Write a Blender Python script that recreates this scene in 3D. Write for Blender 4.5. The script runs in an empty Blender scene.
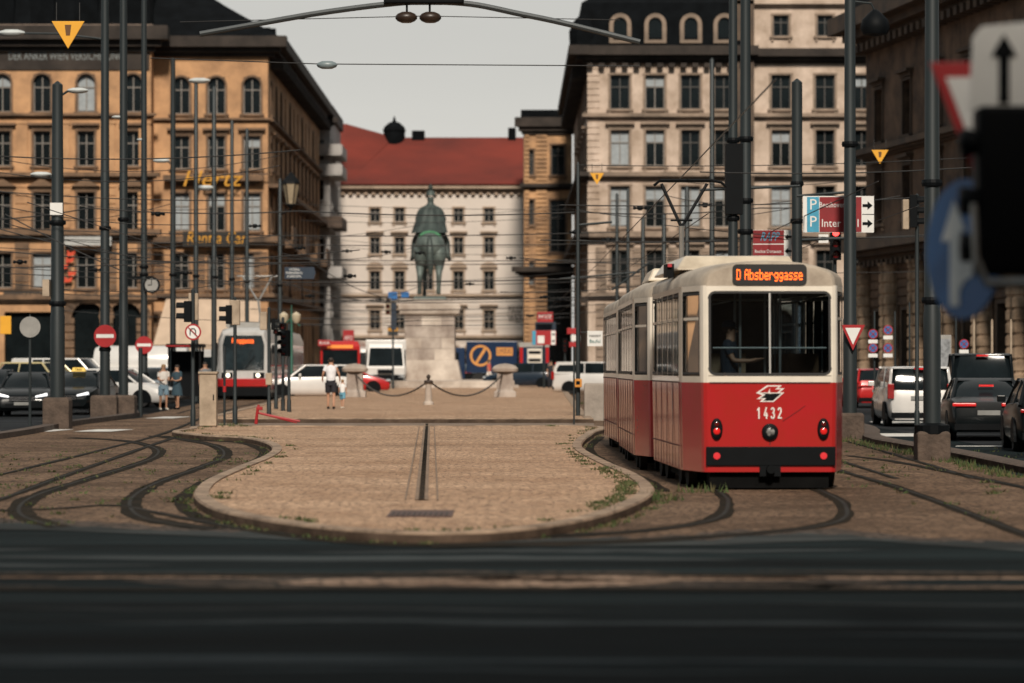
import bpy, bmesh, math, random
from mathutils import Vector, Matrix
random.seed(7)
R = math.radians
scene = bpy.context.scene
COL = scene.collection

# ------------------------------------------------------------------ camera, sky, sun, exposure
F = 3200.0; CX = 512.0; HY = 367.0; EYE = 1.75
cam_data = bpy.data.cameras.new("camera"); cam = bpy.data.objects.new("camera", cam_data); COL.objects.link(cam)
cam.location = (0, 0, EYE); cam.rotation_euler = (R(90), 0, 0)
cam_data.sensor_width = 36; cam_data.lens = F / 1024 * 36; cam_data.shift_y = (HY - 341.5) / 1024
cam_data.clip_start = 0.5; cam_data.clip_end = 6000
cam_data.dof.use_dof = True; cam_data.dof.focus_distance = 64; cam_data.dof.aperture_fstop = 1.45
scene.camera = cam

world = bpy.data.worlds.new("World"); scene.world = world; world.use_nodes = True
wn = world.node_tree.nodes; wl = world.node_tree.links
bg = wn["Background"]
sky = wn.new("ShaderNodeTexSky"); sky.sky_type = 'NISHITA'; sky.sun_disc = False
SUN_EL, SUN_AZ = R(37), R(177.5)      # azimuth clockwise from +Y: behind the camera, to the right
sky.sun_elevation = SUN_EL; sky.sun_rotation = SUN_AZ; sky.dust_density = 4.0; sky.ozone_density = 1.0
tc = wn.new("ShaderNodeTexCoord"); mp = wn.new("ShaderNodeMapping"); mp.inputs['Scale'].default_value = (1.2, 1.2, 6)
nz = wn.new("ShaderNodeTexNoise"); nz.inputs['Scale'].default_value = 1.6; nz.inputs['Detail'].default_value = 5
cr = wn.new("ShaderNodeValToRGB")
cr.color_ramp.elements[0].position = .3; cr.color_ramp.elements[0].color = (5.1, 5.05, 4.85, 1)
cr.color_ramp.elements[1].position = .72; cr.color_ramp.elements[1].color = (6.3, 6.2, 5.9, 1)
mx = wn.new("ShaderNodeMix"); mx.data_type = 'RGBA'; mx.inputs[0].default_value = 0.9
wl.new(tc.outputs['Generated'], mp.inputs['Vector']); wl.new(mp.outputs[0], nz.inputs['Vector'])
wl.new(nz.outputs['Fac'], cr.inputs[0]); wl.new(sky.outputs[0], mx.inputs[6]); wl.new(cr.outputs[0], mx.inputs[7])
# sky dimmed and blued overhead and behind the camera to deepen the shade, a bright pale band low in front
sx_ = wn.new("ShaderNodeSeparateXYZ"); wl.new(tc.outputs['Generated'], sx_.inputs[0])
ry = wn.new("ShaderNodeMapRange"); ry.interpolation_type = 'SMOOTHSTEP'; ry.inputs[1].default_value = -.2; ry.inputs[2].default_value = .85; ry.inputs[3].default_value = 0; ry.inputs[4].default_value = 1.0; wl.new(sx_.outputs['Y'], ry.inputs[0])
rz_ = wn.new("ShaderNodeMapRange"); rz_.inputs[1].default_value = .0; rz_.inputs[2].default_value = .13; rz_.inputs[3].default_value = 1.0; rz_.inputs[4].default_value = .8; wl.new(sx_.outputs['Z'], rz_.inputs[0])
mcl = wn.new("ShaderNodeMix"); mcl.data_type = 'RGBA'; mcl.inputs[6].default_value = (.24, .3, .345, 1); mcl.inputs[7].default_value = (.88, .87, .85, 1); wl.new(ry.outputs[0], mcl.inputs[0])
mml = wn.new("ShaderNodeMix"); mml.data_type = 'RGBA'; mml.blend_type = 'MULTIPLY'; mml.inputs[0].default_value = 1; wl.new(mx.outputs[2], mml.inputs[6]); wl.new(mcl.outputs[2], mml.inputs[7])
mul = wn.new("ShaderNodeVectorMath"); mul.operation = 'SCALE'; wl.new(mml.outputs[2], mul.inputs[0]); wl.new(rz_.outputs[0], mul.inputs['Scale'])
wl.new(mul.outputs[0], bg.inputs['Color']); bg.inputs['Strength'].default_value = 0.15

sd = bpy.data.lights.new("sun", 'SUN'); sun = bpy.data.objects.new("sun", sd); COL.objects.link(sun)
sd.energy = 4.1; sd.angle = R(7.0); sd.color = (1.0, 0.9, 0.78)
_d = Vector((math.sin(SUN_AZ) * math.cos(SUN_EL), math.cos(SUN_AZ) * math.cos(SUN_EL), math.sin(SUN_EL)))
sun.rotation_euler = (-_d).to_track_quat('-Z', 'Y').to_euler()

scene.view_settings.view_transform = 'Standard'; scene.view_settings.look = 'None'
scene.view_settings.exposure = 0.0; scene.view_settings.gamma = 1
scene.render.engine = 'CYCLES'

# ------------------------------------------------------------------ coordinates
def gz(Y):                       # the square rises gently away from the camera
    return 0.003 * (min(max(Y, 62), 310) - 62)
def X(px, Y): return (px - CX) * Y / F
def Z(py, Y): return EYE - (py - HY) * Y / F
def G(px, py, lift=0.0):         # ground point seen at a pixel of the photograph
    Y = 60.0
    for _ in range(30): Y = (EYE - gz(Y) - lift) * F / max(py - HY, .5)
    return Vector((X(px, Y), Y, gz(Y) + lift))

# ------------------------------------------------------------------ materials
MATS = {}
def mat(name, color, rough=.7, metal=0.0, var=.15, scale=3.0, bump=0.0, bscale=None, coat=0.0, emit=None, estr=0.0, dirt=None, spec=.5, stretch=None):
    if name in MATS: return MATS[name]
    m = bpy.data.materials.new(name); m.use_nodes = True; MATS[name] = m
    n = m.node_tree.nodes; l = m.node_tree.links; b = n["Principled BSDF"]
    b.inputs['Roughness'].default_value = rough; b.inputs['Metallic'].default_value = metal
    b.inputs['Specular IOR Level'].default_value = spec
    b.inputs['Coat Weight'].default_value = coat; b.inputs['Coat Roughness'].default_value = .08
    t = n.new("ShaderNodeTexCoord"); vec = t.outputs['Object']
    if stretch:
        mpn = n.new("ShaderNodeMapping"); mpn.inputs['Scale'].default_value = stretch
        l.new(vec, mpn.inputs['Vector']); vec = mpn.outputs[0]
    no = n.new("ShaderNodeTexNoise"); no.inputs['Scale'].default_value = scale; no.inputs['Detail'].default_value = 6; no.inputs['Roughness'].default_value = .65
    l.new(vec, no.inputs['Vector'])
    r = n.new("ShaderNodeValToRGB"); e = r.color_ramp.elements
    c = Vector(color[:3]); dk = c * (1 - var) if dirt is None else Vector(dirt)
    e[0].position = .32; e[0].color = (*dk, 1); e[1].position = .68; e[1].color = (*(c * (1 + var)), 1)
    l.new(no.outputs['Fac'], r.inputs[0]); l.new(r.outputs[0], b.inputs['Base Color'])
    if bump:
        n2 = n.new("ShaderNodeTexNoise"); n2.inputs['Scale'].default_value = bscale or scale * 6; n2.inputs['Detail'].default_value = 4
        l.new(vec, n2.inputs['Vector'])
        bp = n.new("ShaderNodeBump"); bp.inputs['Strength'].default_value = bump; bp.inputs['Distance'].default_value = .05
        l.new(n2.outputs['Fac'], bp.inputs['Height']); l.new(bp.outputs[0], b.inputs['Normal'])
    if emit:
        b.inputs['Emission Color'].default_value = (*emit, 1); b.inputs['Emission Strength'].default_value = estr
    return m

def glass(name, tint=(.25, .28, .28), clear=.5, rough=.03):
    if name in MATS: return MATS[name]
    m = bpy.data.materials.new(name); m.use_nodes = True; MATS[name] = m
    n = m.node_tree.nodes; l = m.node_tree.links; n.remove(n["Principled BSDF"]); out = n["Material Output"]
    tr = n.new("ShaderNodeBsdfTransparent"); tr.inputs[0].default_value = (tint[0] * clear * 2, tint[1] * clear * 2, tint[2] * clear * 2, 1)
    gl = n.new("ShaderNodeBsdfGlossy"); gl.inputs['Roughness'].default_value = rough; gl.inputs[0].default_value = (.9, .92, .95, 1)
    fr = n.new("ShaderNodeFresnel"); fr.inputs['IOR'].default_value = 1.45
    mx = n.new("ShaderNodeMixShader"); l.new(fr.outputs[0], mx.inputs[0]); l.new(tr.outputs[0], mx.inputs[1]); l.new(gl.outputs[0], mx.inputs[2]); l.new(mx.outputs[0], out.inputs[0])
    return m

def cobble(name, c1, c2, joint, cell=.11, stain=(.5, .3, .2)):
    if name in MATS: return MATS[name]
    m = bpy.data.materials.new(name); m.use_nodes = True; MATS[name] = m
    n = m.node_tree.nodes; l = m.node_tree.links; b = n["Principled BSDF"]; b.inputs['Roughness'].default_value = .85
    b.inputs['Specular IOR Level'].default_value = .1
    t = n.new("ShaderNodeTexCoord")
    v = n.new("ShaderNodeTexVoronoi"); v.feature = 'DISTANCE_TO_EDGE'; v.inputs['Scale'].default_value = 1 / cell; v.inputs['Randomness'].default_value = .95
    v2 = n.new("ShaderNodeTexVoronoi"); v2.inputs['Scale'].default_value = 1 / cell; v2.inputs['Randomness'].default_value = .95
    l.new(t.outputs['Object'], v.inputs['Vector']); l.new(t.outputs['Object'], v2.inputs['Vector'])
    bwn = n.new("ShaderNodeSeparateColor"); l.new(v2.outputs['Color'], bwn.inputs[0])
    mc = n.new("ShaderNodeMix"); mc.data_type = 'RGBA'; mc.inputs[6].default_value = (*c1, 1); mc.inputs[7].default_value = (*c2, 1); l.new(bwn.outputs[0], mc.inputs[0])
    big = n.new("ShaderNodeTexNoise"); big.inputs['Scale'].default_value = .35; big.inputs['Detail'].default_value = 7; big.inputs['Roughness'].default_value = .7
    l.new(t.outputs['Object'], big.inputs['Vector'])
    rr = n.new("ShaderNodeValToRGB"); rr.color_ramp.elements[0].position = .33; rr.color_ramp.elements[1].position = .6
    rr.color_ramp.elements[0].color = (*stain, 1); rr.color_ramp.elements[1].color = (1, 1, 1, 1); l.new(big.outputs['Fac'], rr.inputs[0])
    mm = n.new("ShaderNodeMix"); mm.data_type = 'RGBA'; mm.blend_type = 'MULTIPLY'; mm.inputs[0].default_value = 1; l.new(mc.outputs[2], mm.inputs[6]); l.new(rr.outputs[0], mm.inputs[7])
    jr = n.new("ShaderNodeValToRGB"); jr.color_ramp.elements[0].position = .02; jr.color_ramp.elements[1].position = .12; l.new(v.outputs['Distance'], jr.inputs[0])
    mj = n.new("ShaderNodeMix"); mj.data_type = 'RGBA'; mj.inputs[6].default_value = (*joint, 1); l.new(mm.outputs[2], mj.inputs[7]); l.new(jr.outputs[0], mj.inputs[0])
    l.new(mj.outputs[2], b.inputs['Base Color'])
    bp = n.new("ShaderNodeBump"); bp.inputs['Strength'].default_value = .5; bp.inputs['Distance'].default_value = .02
    l.new(jr.outputs[0], bp.inputs['Height']); l.new(bp.outputs[0], b.inputs['Normal'])
    return m

def asphalt(name, c=.02, warm=(1, 1, 1), streak=1.0):
    if name in MATS: return MATS[name]
    m = bpy.data.materials.new(name); m.use_nodes = True; MATS[name] = m
    n = m.node_tree.nodes; l = m.node_tree.links; b = n["Principled BSDF"]; b.inputs['Specular IOR Level'].default_value = .04
    t = n.new("ShaderNodeTexCoord"); mpn = n.new("ShaderNodeMapping"); mpn.inputs['Scale'].default_value = (.12, .9 * streak, 1); mpn.inputs['Rotation'].default_value = (0, 0, R(6))
    l.new(t.outputs['Object'], mpn.inputs[0])
    a = n.new("ShaderNodeTexNoise"); a.inputs['Scale'].default_value = .8; a.inputs['Detail'].default_value = 6; a.inputs['Roughness'].default_value = .6; l.new(mpn.outputs[0], a.inputs[0])
    r = n.new("ShaderNodeValToRGB"); r.color_ramp.elements[0].position = .35; r.color_ramp.elements[1].position = .7
    w = Vector(warm) * c
    r.color_ramp.elements[0].color = (*(w * .55), 1); r.color_ramp.elements[1].color = (*(w * 3.0), 1)
    l.new(a.outputs['Fac'], r.inputs[0])
    f = n.new("ShaderNodeTexNoise"); f.inputs['Scale'].default_value = 60; l.new(t.outputs['Object'], f.inputs[0])
    mm = n.new("ShaderNodeMix"); mm.data_type = 'RGBA'; mm.blend_type = 'OVERLAY'; mm.inputs[0].default_value = .5; l.new(r.outputs[0], mm.inputs[6]); l.new(f.outputs['Fac'], mm.inputs[7]); l.new(mm.outputs[2], b.inputs['Base Color'])
    ro = n.new("ShaderNodeMapRange"); ro.inputs[3].default_value = .8; ro.inputs[4].default_value = .95; l.new(a.outputs['Fac'], ro.inputs[0]); l.new(ro.outputs[0], b.inputs['Roughness'])
    bp = n.new("ShaderNodeBump"); bp.inputs['Strength'].default_value = .3; bp.inputs['Distance'].default_value = .01; l.new(f.outputs['Fac'], bp.inputs['Height']); l.new(bp.outputs[0], b.inputs['Normal'])
    return m

# ------------------------------------------------------------------ mesh builder
class MB:
    def __init__(s, xf=None): s.v = []; s.f = []; s.m = []; s.xf = xf
    def P(s, p):
        p = Vector(p)
        if s.xf is not None: p = s.xf @ p
        s.v.append(p); return len(s.v) - 1
    def face(s, idx, m=0): s.f.append(list(idx)); s.m.append(m)
    def quad(s, a, b, c, d, m=0): s.face([s.P(a), s.P(b), s.P(c), s.P(d)], m)
    def box(s, x0, x1, y0, y1, z0, z1, m=0):
        i = [s.P((x, y, z)) for z in (z0, z1) for x, y in ((x0, y0), (x1, y0), (x1, y1), (x0, y1))]
        for q in ((3, 2, 1, 0), (4, 5, 6, 7), (0, 1, 5, 4), (1, 2, 6, 5), (2, 3, 7, 6), (3, 0, 4, 7)): s.face([i[k] for k in q], m)
        return s
    def loft(s, rings, m=0, cap=True, closed=True):
        ids = [[s.P(p) for p in r] for r in rings]; n = len(rings[0])
        for a, b in zip(ids[:-1], ids[1:]):
            for k in range(n if closed else n - 1):
                s.face([a[k], a[(k + 1) % n], b[(k + 1) % n], b[k]], m)
        if cap: s.face(ids[0][::-1], m); s.face(ids[-1], m)
        return s
    def tube(s, pts, r, n=8, m=0, cap=True):
        pts = [Vector(p) for p in pts]; rs = r if isinstance(r, (list, tuple)) else [r] * len(pts); rings = []
        for i, p in enumerate(pts):
            d = (pts[min(i + 1, len(pts) - 1)] - pts[max(i - 1, 0)]).normalized()
            u = Vector((0, 0, 1)) if abs(d.z) < .9 else Vector((1, 0, 0))
            a = d.cross(u).normalized(); b = a.cross(d).normalized()
            rings.append([p + (a * math.cos(t) + b * math.sin(t)) * rs[i] for t in [2 * math.pi * k / n for k in range(n)]])
        return s.loft(rings, m, cap)
    def lathe(s, prof, c=(0, 0, 0), n=16, m=0, axis='z'):
        c = Vector(c); rings = []
        for r, h in prof:
            ring = []
            for k in range(n):
                t = 2 * math.pi * k / n; u, w = r * math.cos(t), r * math.sin(t)
                ring.append(c + (Vector((u, w, h)) if axis == 'z' else Vector((u, h, -w)) if axis == 'y' else Vector((h, u, w))))
            rings.append(ring)
        return s.loft(rings, m)
    def prism(s, poly, y0, y1, m=0, plane='xz'):
        def q(p, h): return (p[0], h, p[1]) if plane == 'xz' else (p[0], p[1], h) if plane == 'xy' else (h, p[0], p[1])
        return s.loft([[q(p, y0) for p in poly], [q(p, y1) for p in poly]], m)
    def sphere(s, c, r, n=12, m=0, sc=(1, 1, 1)):
        c = Vector(c); rings = []
        for i in range(1, n // 2):
            ph = math.pi * i / (n // 2)
            rings.append([c + Vector((r * sc[0] * math.sin(ph) * math.cos(t), r * sc[1] * math.sin(ph) * math.sin(t), -r * sc[2] * math.cos(ph))) for t in [2 * math.pi * k / n for k in range(n)]])
        return s.loft(rings, m)
    def mesh(s, name, mats, smooth=False):
        me = bpy.data.meshes.new(name); me.from_pydata([tuple(p) for p in s.v], [], s.f)
        for x in (mats if isinstance(mats, (list, tuple)) else [mats]): me.materials.append(x)
        for p, mi in zip(me.polygons, s.m): p.material_index = mi
        bm = bmesh.new(); bm.from_mesh(me); bmesh.ops.recalc_face_normals(bm, faces=bm.faces); bm.to_mesh(me); bm.free()
        if smooth:
            try: me.shade_smooth(); me.set_sharp_from_angle(angle=R(38))
            except Exception: pass
        return me
    def build(s, name, mats, parent=None, smooth=False, loc=None, rot=None, bevel=0, subsurf=0):
        return link(name, s.mesh(name, mats, smooth), parent, loc, rot, bevel, subsurf)

def link(name, me, parent=None, loc=None, rot=None, bevel=0, subsurf=0):
    o = bpy.data.objects.new(name, me); COL.objects.link(o)
    if parent: o.parent = parent
    if loc is not None: o.location = loc
    if rot is not None: o.rotation_euler = rot
    if bevel:
        b = o.modifiers.new("bevel", 'BEVEL'); b.width = bevel; b.segments = 2; b.limit_method = 'ANGLE'
    if subsurf:
        b = o.modifiers.new("sub", 'SUBSURF'); b.levels = subsurf; b.render_levels = subsurf
    return o
def tag(o, label=None, cat=None, group=None, kind=None):
    if label: o['label'] = label
    if cat: o['category'] = cat
    if group: o['group'] = group
    if kind: o['kind'] = kind
    return o
def thing(name, label, cat, loc=(0, 0, 0), rz=0.0, group=None):
    o = bpy.data.objects.new(name, None); COL.objects.link(o); o.location = loc; o.rotation_euler = (0, 0, rz); o.empty_display_size = .2
    return tag(o, label, cat, group)
KIDS = {}
def copy_tree(o, parent=None, label=None, loc=None, rz=None, skip=()):
    c = o.copy(); COL.objects.link(c); c.parent = parent
    if label: c['label'] = label
    if loc is not None: c.location = loc
    if rz is not None: c.rotation_euler = (0, 0, rz)
    for ch in [k for k in bpy.data.objects if k.parent == o]: copy_tree(ch, c)
    return c
def structure(name, mb, mats, smooth=False): return tag(mb.build(name, mats, None, smooth), kind='structure')

def text_mesh(txt, h, m, extrude=.005, align='CENTER', shear=0.0):
    cu = bpy.data.curves.new("lettering", 'FONT'); cu.body = txt; cu.size = h / .7; cu.extrude = extrude; cu.align_x = align; cu.align_y = 'CENTER'; cu.shear = shear; cu.resolution_u = 2
    o = bpy.data.objects.new("lettering", cu); COL.objects.link(o)
    dg = bpy.context.evaluated_depsgraph_get(); dg.update()
    me = bpy.data.meshes.new_from_object(o.evaluated_get(dg)); bpy.data.objects.remove(o)
    me.materials.clear(); me.materials.append(m)
    return me
def lettering(txt, h, m, parent, loc, rz=0.0, name='lettering', width=None, shear=0.0, align='CENTER'):
    me = text_mesh(txt, h, m, shear=shear, align=align)
    o = link(name, me, parent, loc, (R(90), 0, rz))
    if width:
        xs = [v.co.x for v in me.vertices]; w = max(xs) - min(xs)
        for v in me.vertices: v.co.x *= width / w
    return o
GLY = {'D': ["11110", "10001", "10001", "10001", "10001", "10001", "11110"], 'A': ["01110", "10001", "10001", "11111", "10001", "10001", "10001"],
       'b': ["10000", "10000", "11110", "10001", "10001", "10001", "11110"], 's': ["", "", "01111", "10000", "01110", "00001", "11110"],
       'e': ["", "", "01110", "10001", "11111", "10000", "01111"], 'r': ["", "", "10110", "11001", "10000", "10000", "10000"],
       'g': ["", "", "01111", "10001", "10001", "01111", "00001", "01110"], 'a': ["", "", "01110", "00001", "01111", "10001", "01111"],
       'R': ["11110", "10001", "10001", "11110", "10100", "10010", "10001"], 'i': ["00100", "", "01100", "00100", "00100", "00100", "01110"], 'n': ["", "", "11110", "10001", "10001", "10001", "10001"],
       't': ["01000", "01000", "11110", "01000", "01000", "01001", "00110"], ' ': [""], '7': ["11111", "00001", "00010", "00100", "00100", "00100", "00100"]}
def led(txt, h, m, parent, loc, width=None):
    mb = MB(); p = h / 7; x = 0
    for ch in txt:
        for r, row in enumerate(GLY[ch]):
            for c, b in enumerate(row):
                if b == '1': mb.box(x + c * p, x + (c + .86) * p, 0, .004, h - (r + .86) * p, h - r * p)
        x += (4 if ch == ' ' else 6) * p
    w = x - p
    for v in mb.v: v.x = (v.x - w / 2) * ((width / w) if width else 1); v.z -= h / 2
    return mb.build('lettering', m, parent, loc=loc)

def smooth_path(pts, n=6, closed=False):
    out = []; N = len(pts)
    for i in range(N if closed else N - 1):
        g = lambda k: Vector(pts[k % N] if closed else pts[min(max(k, 0), N - 1)])
        p0, p1, p2, p3 = g(i - 1), g(i), g(i + 1), g(i + 2)
        for k in range(n):
            t = k / n
            out.append(.5 * ((2 * p1) + (p2 - p0) * t + (2 * p0 - 5 * p1 + 4 * p2 - p3) * t * t + (3 * p1 - p0 - 3 * p2 + p3) * t ** 3))
    if not closed: out.append(Vector(pts[-1]))
    return out
def offset_path(pts, d, closed=False):
    out = []; N = len(pts)
    for i, p in enumerate(pts):
        a = pts[(i - 1) % N] if closed else pts[max(i - 1, 0)]; b = pts[(i + 1) % N] if closed else pts[min(i + 1, N - 1)]
        t = (b - a); t.z = 0; t.normalize(); out.append(p + Vector((-t.y, t.x, 0)) * d)
    return out
def ribbon(mb, pts, w, dz=0.0, m=0, closed=False, rough=0.0):
    a = offset_path(pts, w / 2, closed); b = offset_path(pts, -w / 2, closed); N = len(pts)
    if rough:
        rr = random.Random(len(pts) * 7 + int(w * 100)); a = [p + (q - p).normalized() * rr.uniform(-rough, rough) for p, q in zip(a, b)]; b = [q + (q - p).normalized() * rr.uniform(-rough, rough) for p, q in zip(a, b)]
    ia = [mb.P((p.x, p.y, p.z + dz)) for p in a]; ib = [mb.P((p.x, p.y, p.z + dz)) for p in b]
    for i in range(N if closed else N - 1): j = (i + 1) % N; mb.face([ia[i], ia[j], ib[j], ib[i]], m)
def smear(mb, pts, wx, wy, dz, m=0, seed=1):      # a band of dirt along a path, dragged wider along the street than across it
    rr = random.Random(seed); N = len(pts); a = []; b = []; j = 1.0
    for i, p in enumerate(pts):
        t = (pts[min(i + 1, N - 1)] - pts[max(i - 1, 0)]); t.z = 0; t.normalize(); n_ = Vector((-t.y * wx, t.x * wy, 0)); j = .7 * j + .3 * rr.uniform(.45, 1.5)
        a.append(p + n_ * j); b.append(p - n_ * (.6 * j + .4 * rr.uniform(.6, 1.3)))
    ia = [mb.P((q.x, q.y, gz(q.y) + dz)) for q in a]; ib = [mb.P((q.x, q.y, gz(q.y) + dz)) for q in b]
    for i in range(N - 1): mb.face([ia[i], ia[i + 1], ib[i + 1], ib[i]], m)
def sheet(mb, poly, dz, m=0, step=None):      # a polygon laid on the sloping ground
    bm = bmesh.new(); vs = [bm.verts.new((p.x, p.y, 0)) for p in poly]; f = bm.faces.new(vs); bmesh.ops.triangulate(bm, faces=[f])
    for y in (62, 310):
        bmesh.ops.bisect_plane(bm, geom=bm.verts[:] + bm.edges[:] + bm.faces[:], plane_co=(0, y, 0), plane_no=(0, 1, 0))
    bm.verts.index_update(); base = {}
    for v in bm.verts: base[v] = mb.P((v.co.x, v.co.y, gz(v.co.y) + dz))
    for f in bm.faces: mb.face([base[v] for v in f.verts], m)
    bm.free()
# ------------------------------------------------------------------ common materials
M_asph = asphalt("asphalt", .0095, (.66, 1.0, 1.08)); M_road = asphalt("road_asphalt", .016, (.9, 1, 1.1))
M_track = cobble("track_paving", (.3, .195, .13), (.17, .11, .07), (.05, .035, .025), .13, (.36, .33, .3))
M_isl = cobble("island_cobbles", (.7, .475, .315), (.47, .31, .205), (.17, .115, .08), .13, (.68, .62, .57))
M_kerb = mat("kerb_stone", (.3, .215, .15), .9, var=.5, scale=2.2, bump=.4, bscale=20)
M_steel = mat("rail_steel", (.03, .028, .026), .8, .0, spec=.1, var=.3, scale=1)
M_groove = mat("rail_groove_dirt", (.007, .0075, .006), .95, var=.4, scale=1.3, spec=.05, dirt=(.035, .026, .018))
M_white = mat("road_paint", (.62, .6, .56), .8, var=.25, scale=4)
M_pole = mat("pole_paint", (.021, .028, .030), .5, .2, var=.2, scale=2, stretch=(1, 1, .15))
M_black = mat("black_plastic", (.003, .004, .005), .6, spec=.12, var=.2)
M_conc = mat("concrete", (.085, .06, .045), .9, var=.4, scale=3, bump=.5, bscale=14)
M_grey = mat("grey_paint", (.3, .29, .27), .6, var=.1)
M_wire = mat("wire", (.015, .015, .015), .6)
M_beige = mat("beige_metal", (.42, .33, .24), .6, var=.12, scale=2, dirt=(.25, .19, .13))

# ------------------------------------------------------------------ the ground and what lies flush on it
g = MB()
ys = [-60, 62, 310, 5000]; xs = [-3000, -200, 200, 3000]
for a, b in zip(ys[:-1], ys[1:]):
    for c, d in zip(xs[:-1], xs[1:]): g.quad((c, a, gz(a)), (d, a, gz(a)), (d, b, gz(b)), (c, b, gz(b)))
structure("ground", g, M_asph)

tb = MB()
V = lambda x, y: Vector((x, y, 0))
def gp(lst, lift=0.0): return [G(x, y, lift) for x, y in lst]
_e = [(-260, 526), (60, 527), (300, 536), (520, 543), (700, 541), (850, 536), (1024, 548), (1300, 560)]; random.seed(2); _f = []
for (a0, b0), (a1, b1) in zip(_e[:-1], _e[1:]):
    for k in range(14): t = k / 14; _f.append((a0 + (a1 - a0) * t, b0 + (b1 - b0) * t))
bed = gp(_e[:-1] + [(1300, 560), (1200, 500), (1024, 477), (864, 442), (846, 433)])
bed += [V(9.0, 100), V(9.0, 300), V(-15.5, 300), V(-15.5, 110)] + gp([(150, 417), (60, 426), (0, 438), (-300, 470)])
sheet(tb, bed, .004); structure("track_bed", tb, M_track)
def lens(mb, x0, x1, yc, w, tilt, dz, n=22, jit=.12):
    top = []; bot = []
    for k in range(n + 1):
        t = k / n; h = math.sin(math.pi * t) ** .6 * w / 2; y = yc + tilt * (t - .5) + .1 * math.sin(t * 9 + x0)
        top.append(V(x0 + (x1 - x0) * t, y + h * random.uniform(.7, 1.15) + .012)); bot.append(V(x0 + (x1 - x0) * t, y - h * random.uniform(.7, 1.15) - .012))
    sheet(mb, bot + top[::-1], dz)
random.seed(5); cb = MB()
for q in ((-16, -2.5, 27.0, .5, .5), (-12, -3.5, 25.4, .3, .2), (2.0, 16, 26.6, .6, -1.6), (1.5, 14, 25.2, .5, -.8), (-3.2, 3.2, 26.2, 2.6, 0)): lens(cb, *q, .004)
structure("crossing_track_bed", cb, cobble("crossing_paving", (.12, .088, .066), (.06, .048, .04), (.02, .018, .015), .2, (.3, .29, .29)))
wa = MB()
for q in ((-9, -4.3, 30.6, .7, .2), (-5, 2.2, 29.2, .8, -.3), (-2, 3.5, 30.4, .6, .3), (-9, -3, 28.2, .5, .1)): lens(wa, *q, .004)
for k in range(16): x = random.uniform(-8, 5); lens(wa, x, x + random.uniform(3, 8), random.uniform(17.0, 24.2), random.uniform(.12, .5), random.uniform(-.3, .3), .004 + k * .0001)
ae = MB(); pe = gp(_f[6:]); prev = None
for k, p in enumerate(pe):
    o = (ae.P((p.x, p.y + .25 + .45 * math.sin(k * .35) + random.uniform(-.22, .3), .0065)), ae.P((p.x, p.y - .8, .0065)))
    if prev: ae.face([prev[0], o[0], o[1], prev[1]])
    prev = o
gb = MB(); prev = None
for k, p in enumerate(pe):
    o = (gb.P((p.x, p.y + 1.3 + .5 * math.sin(k * .23 + 1) + random.uniform(-.35, .35), .0058)), gb.P((p.x, p.y - .2, .0058)))
    if prev: gb.face([prev[0], o[0], o[1], prev[1]])
    prev = o
structure("oily_paving", gb, cobble("oily_setts", (.13, .1, .08), (.075, .06, .05), (.03, .025, .022), .15, (.5, .48, .47)))
structure("asphalt_edge", ae, asphalt("edge_asphalt", .028, (.9, 1, 1.0)))
structure("worn_asphalt", wa, asphalt("worn_asphalt", .034, (.85, 1, 1.04)))
# dirt that has gathered against the crossing rails: lighter long patches
M_kside = mat("kerb_shade_and_joints", (.075, .052, .038), .95, var=.5, scale=2, spec=.05)  # shade on the kerb's upright side put into the stone colour; joints share it
dm = MB()
for (x0, x1, y0, y1) in ((-1.9, 1.3, 25.3, 26.5), (-.6, 2.6, 26.0, 26.7), (1.0, 6.2, 26.3, 26.6), (2.5, 9, 25.2, 25.4), (-5, -2, 26.4, 26.6)):
    n = 14; top = []; bot = []
    for k in range(n + 1):
        t = k / n; w = math.sin(math.pi * t) ** .5 * (y1 - y0) / 2 * random.uniform(.7, 1.1); yc = (y0 + y1) / 2 + random.uniform(-.04, .04)
        top.append(V(x0 + (x1 - x0) * t, yc + w + .01)); bot.append(V(x0 + (x1 - x0) * t, yc - w - .01))
    sheet(dm, bot + top[::-1], .008)
structure("dusty_paving", dm, cobble("dusty_setts", (.5, .35, .25), (.32, .22, .16), (.09, .065, .05), .17, (.4, .36, .33)))
rd = MB(); sheet(rd, [V(10.6, 52), V(10.3, 72), V(9.6, 110), V(9.6, 300), V(19, 300), V(19, 110), V(24, 60), V(30, 30), V(14.5, 30)], .006); structure("road", rd, M_road)
rl = MB(); sheet(rl, gp([(-400, 455), (0, 434), (60, 423), (150, 414)]) + [V(-16.2, 118), V(-16.2, 240), V(-60, 240), V(-60, 70)], .006); structure("side_road", rl, M_road)

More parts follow.
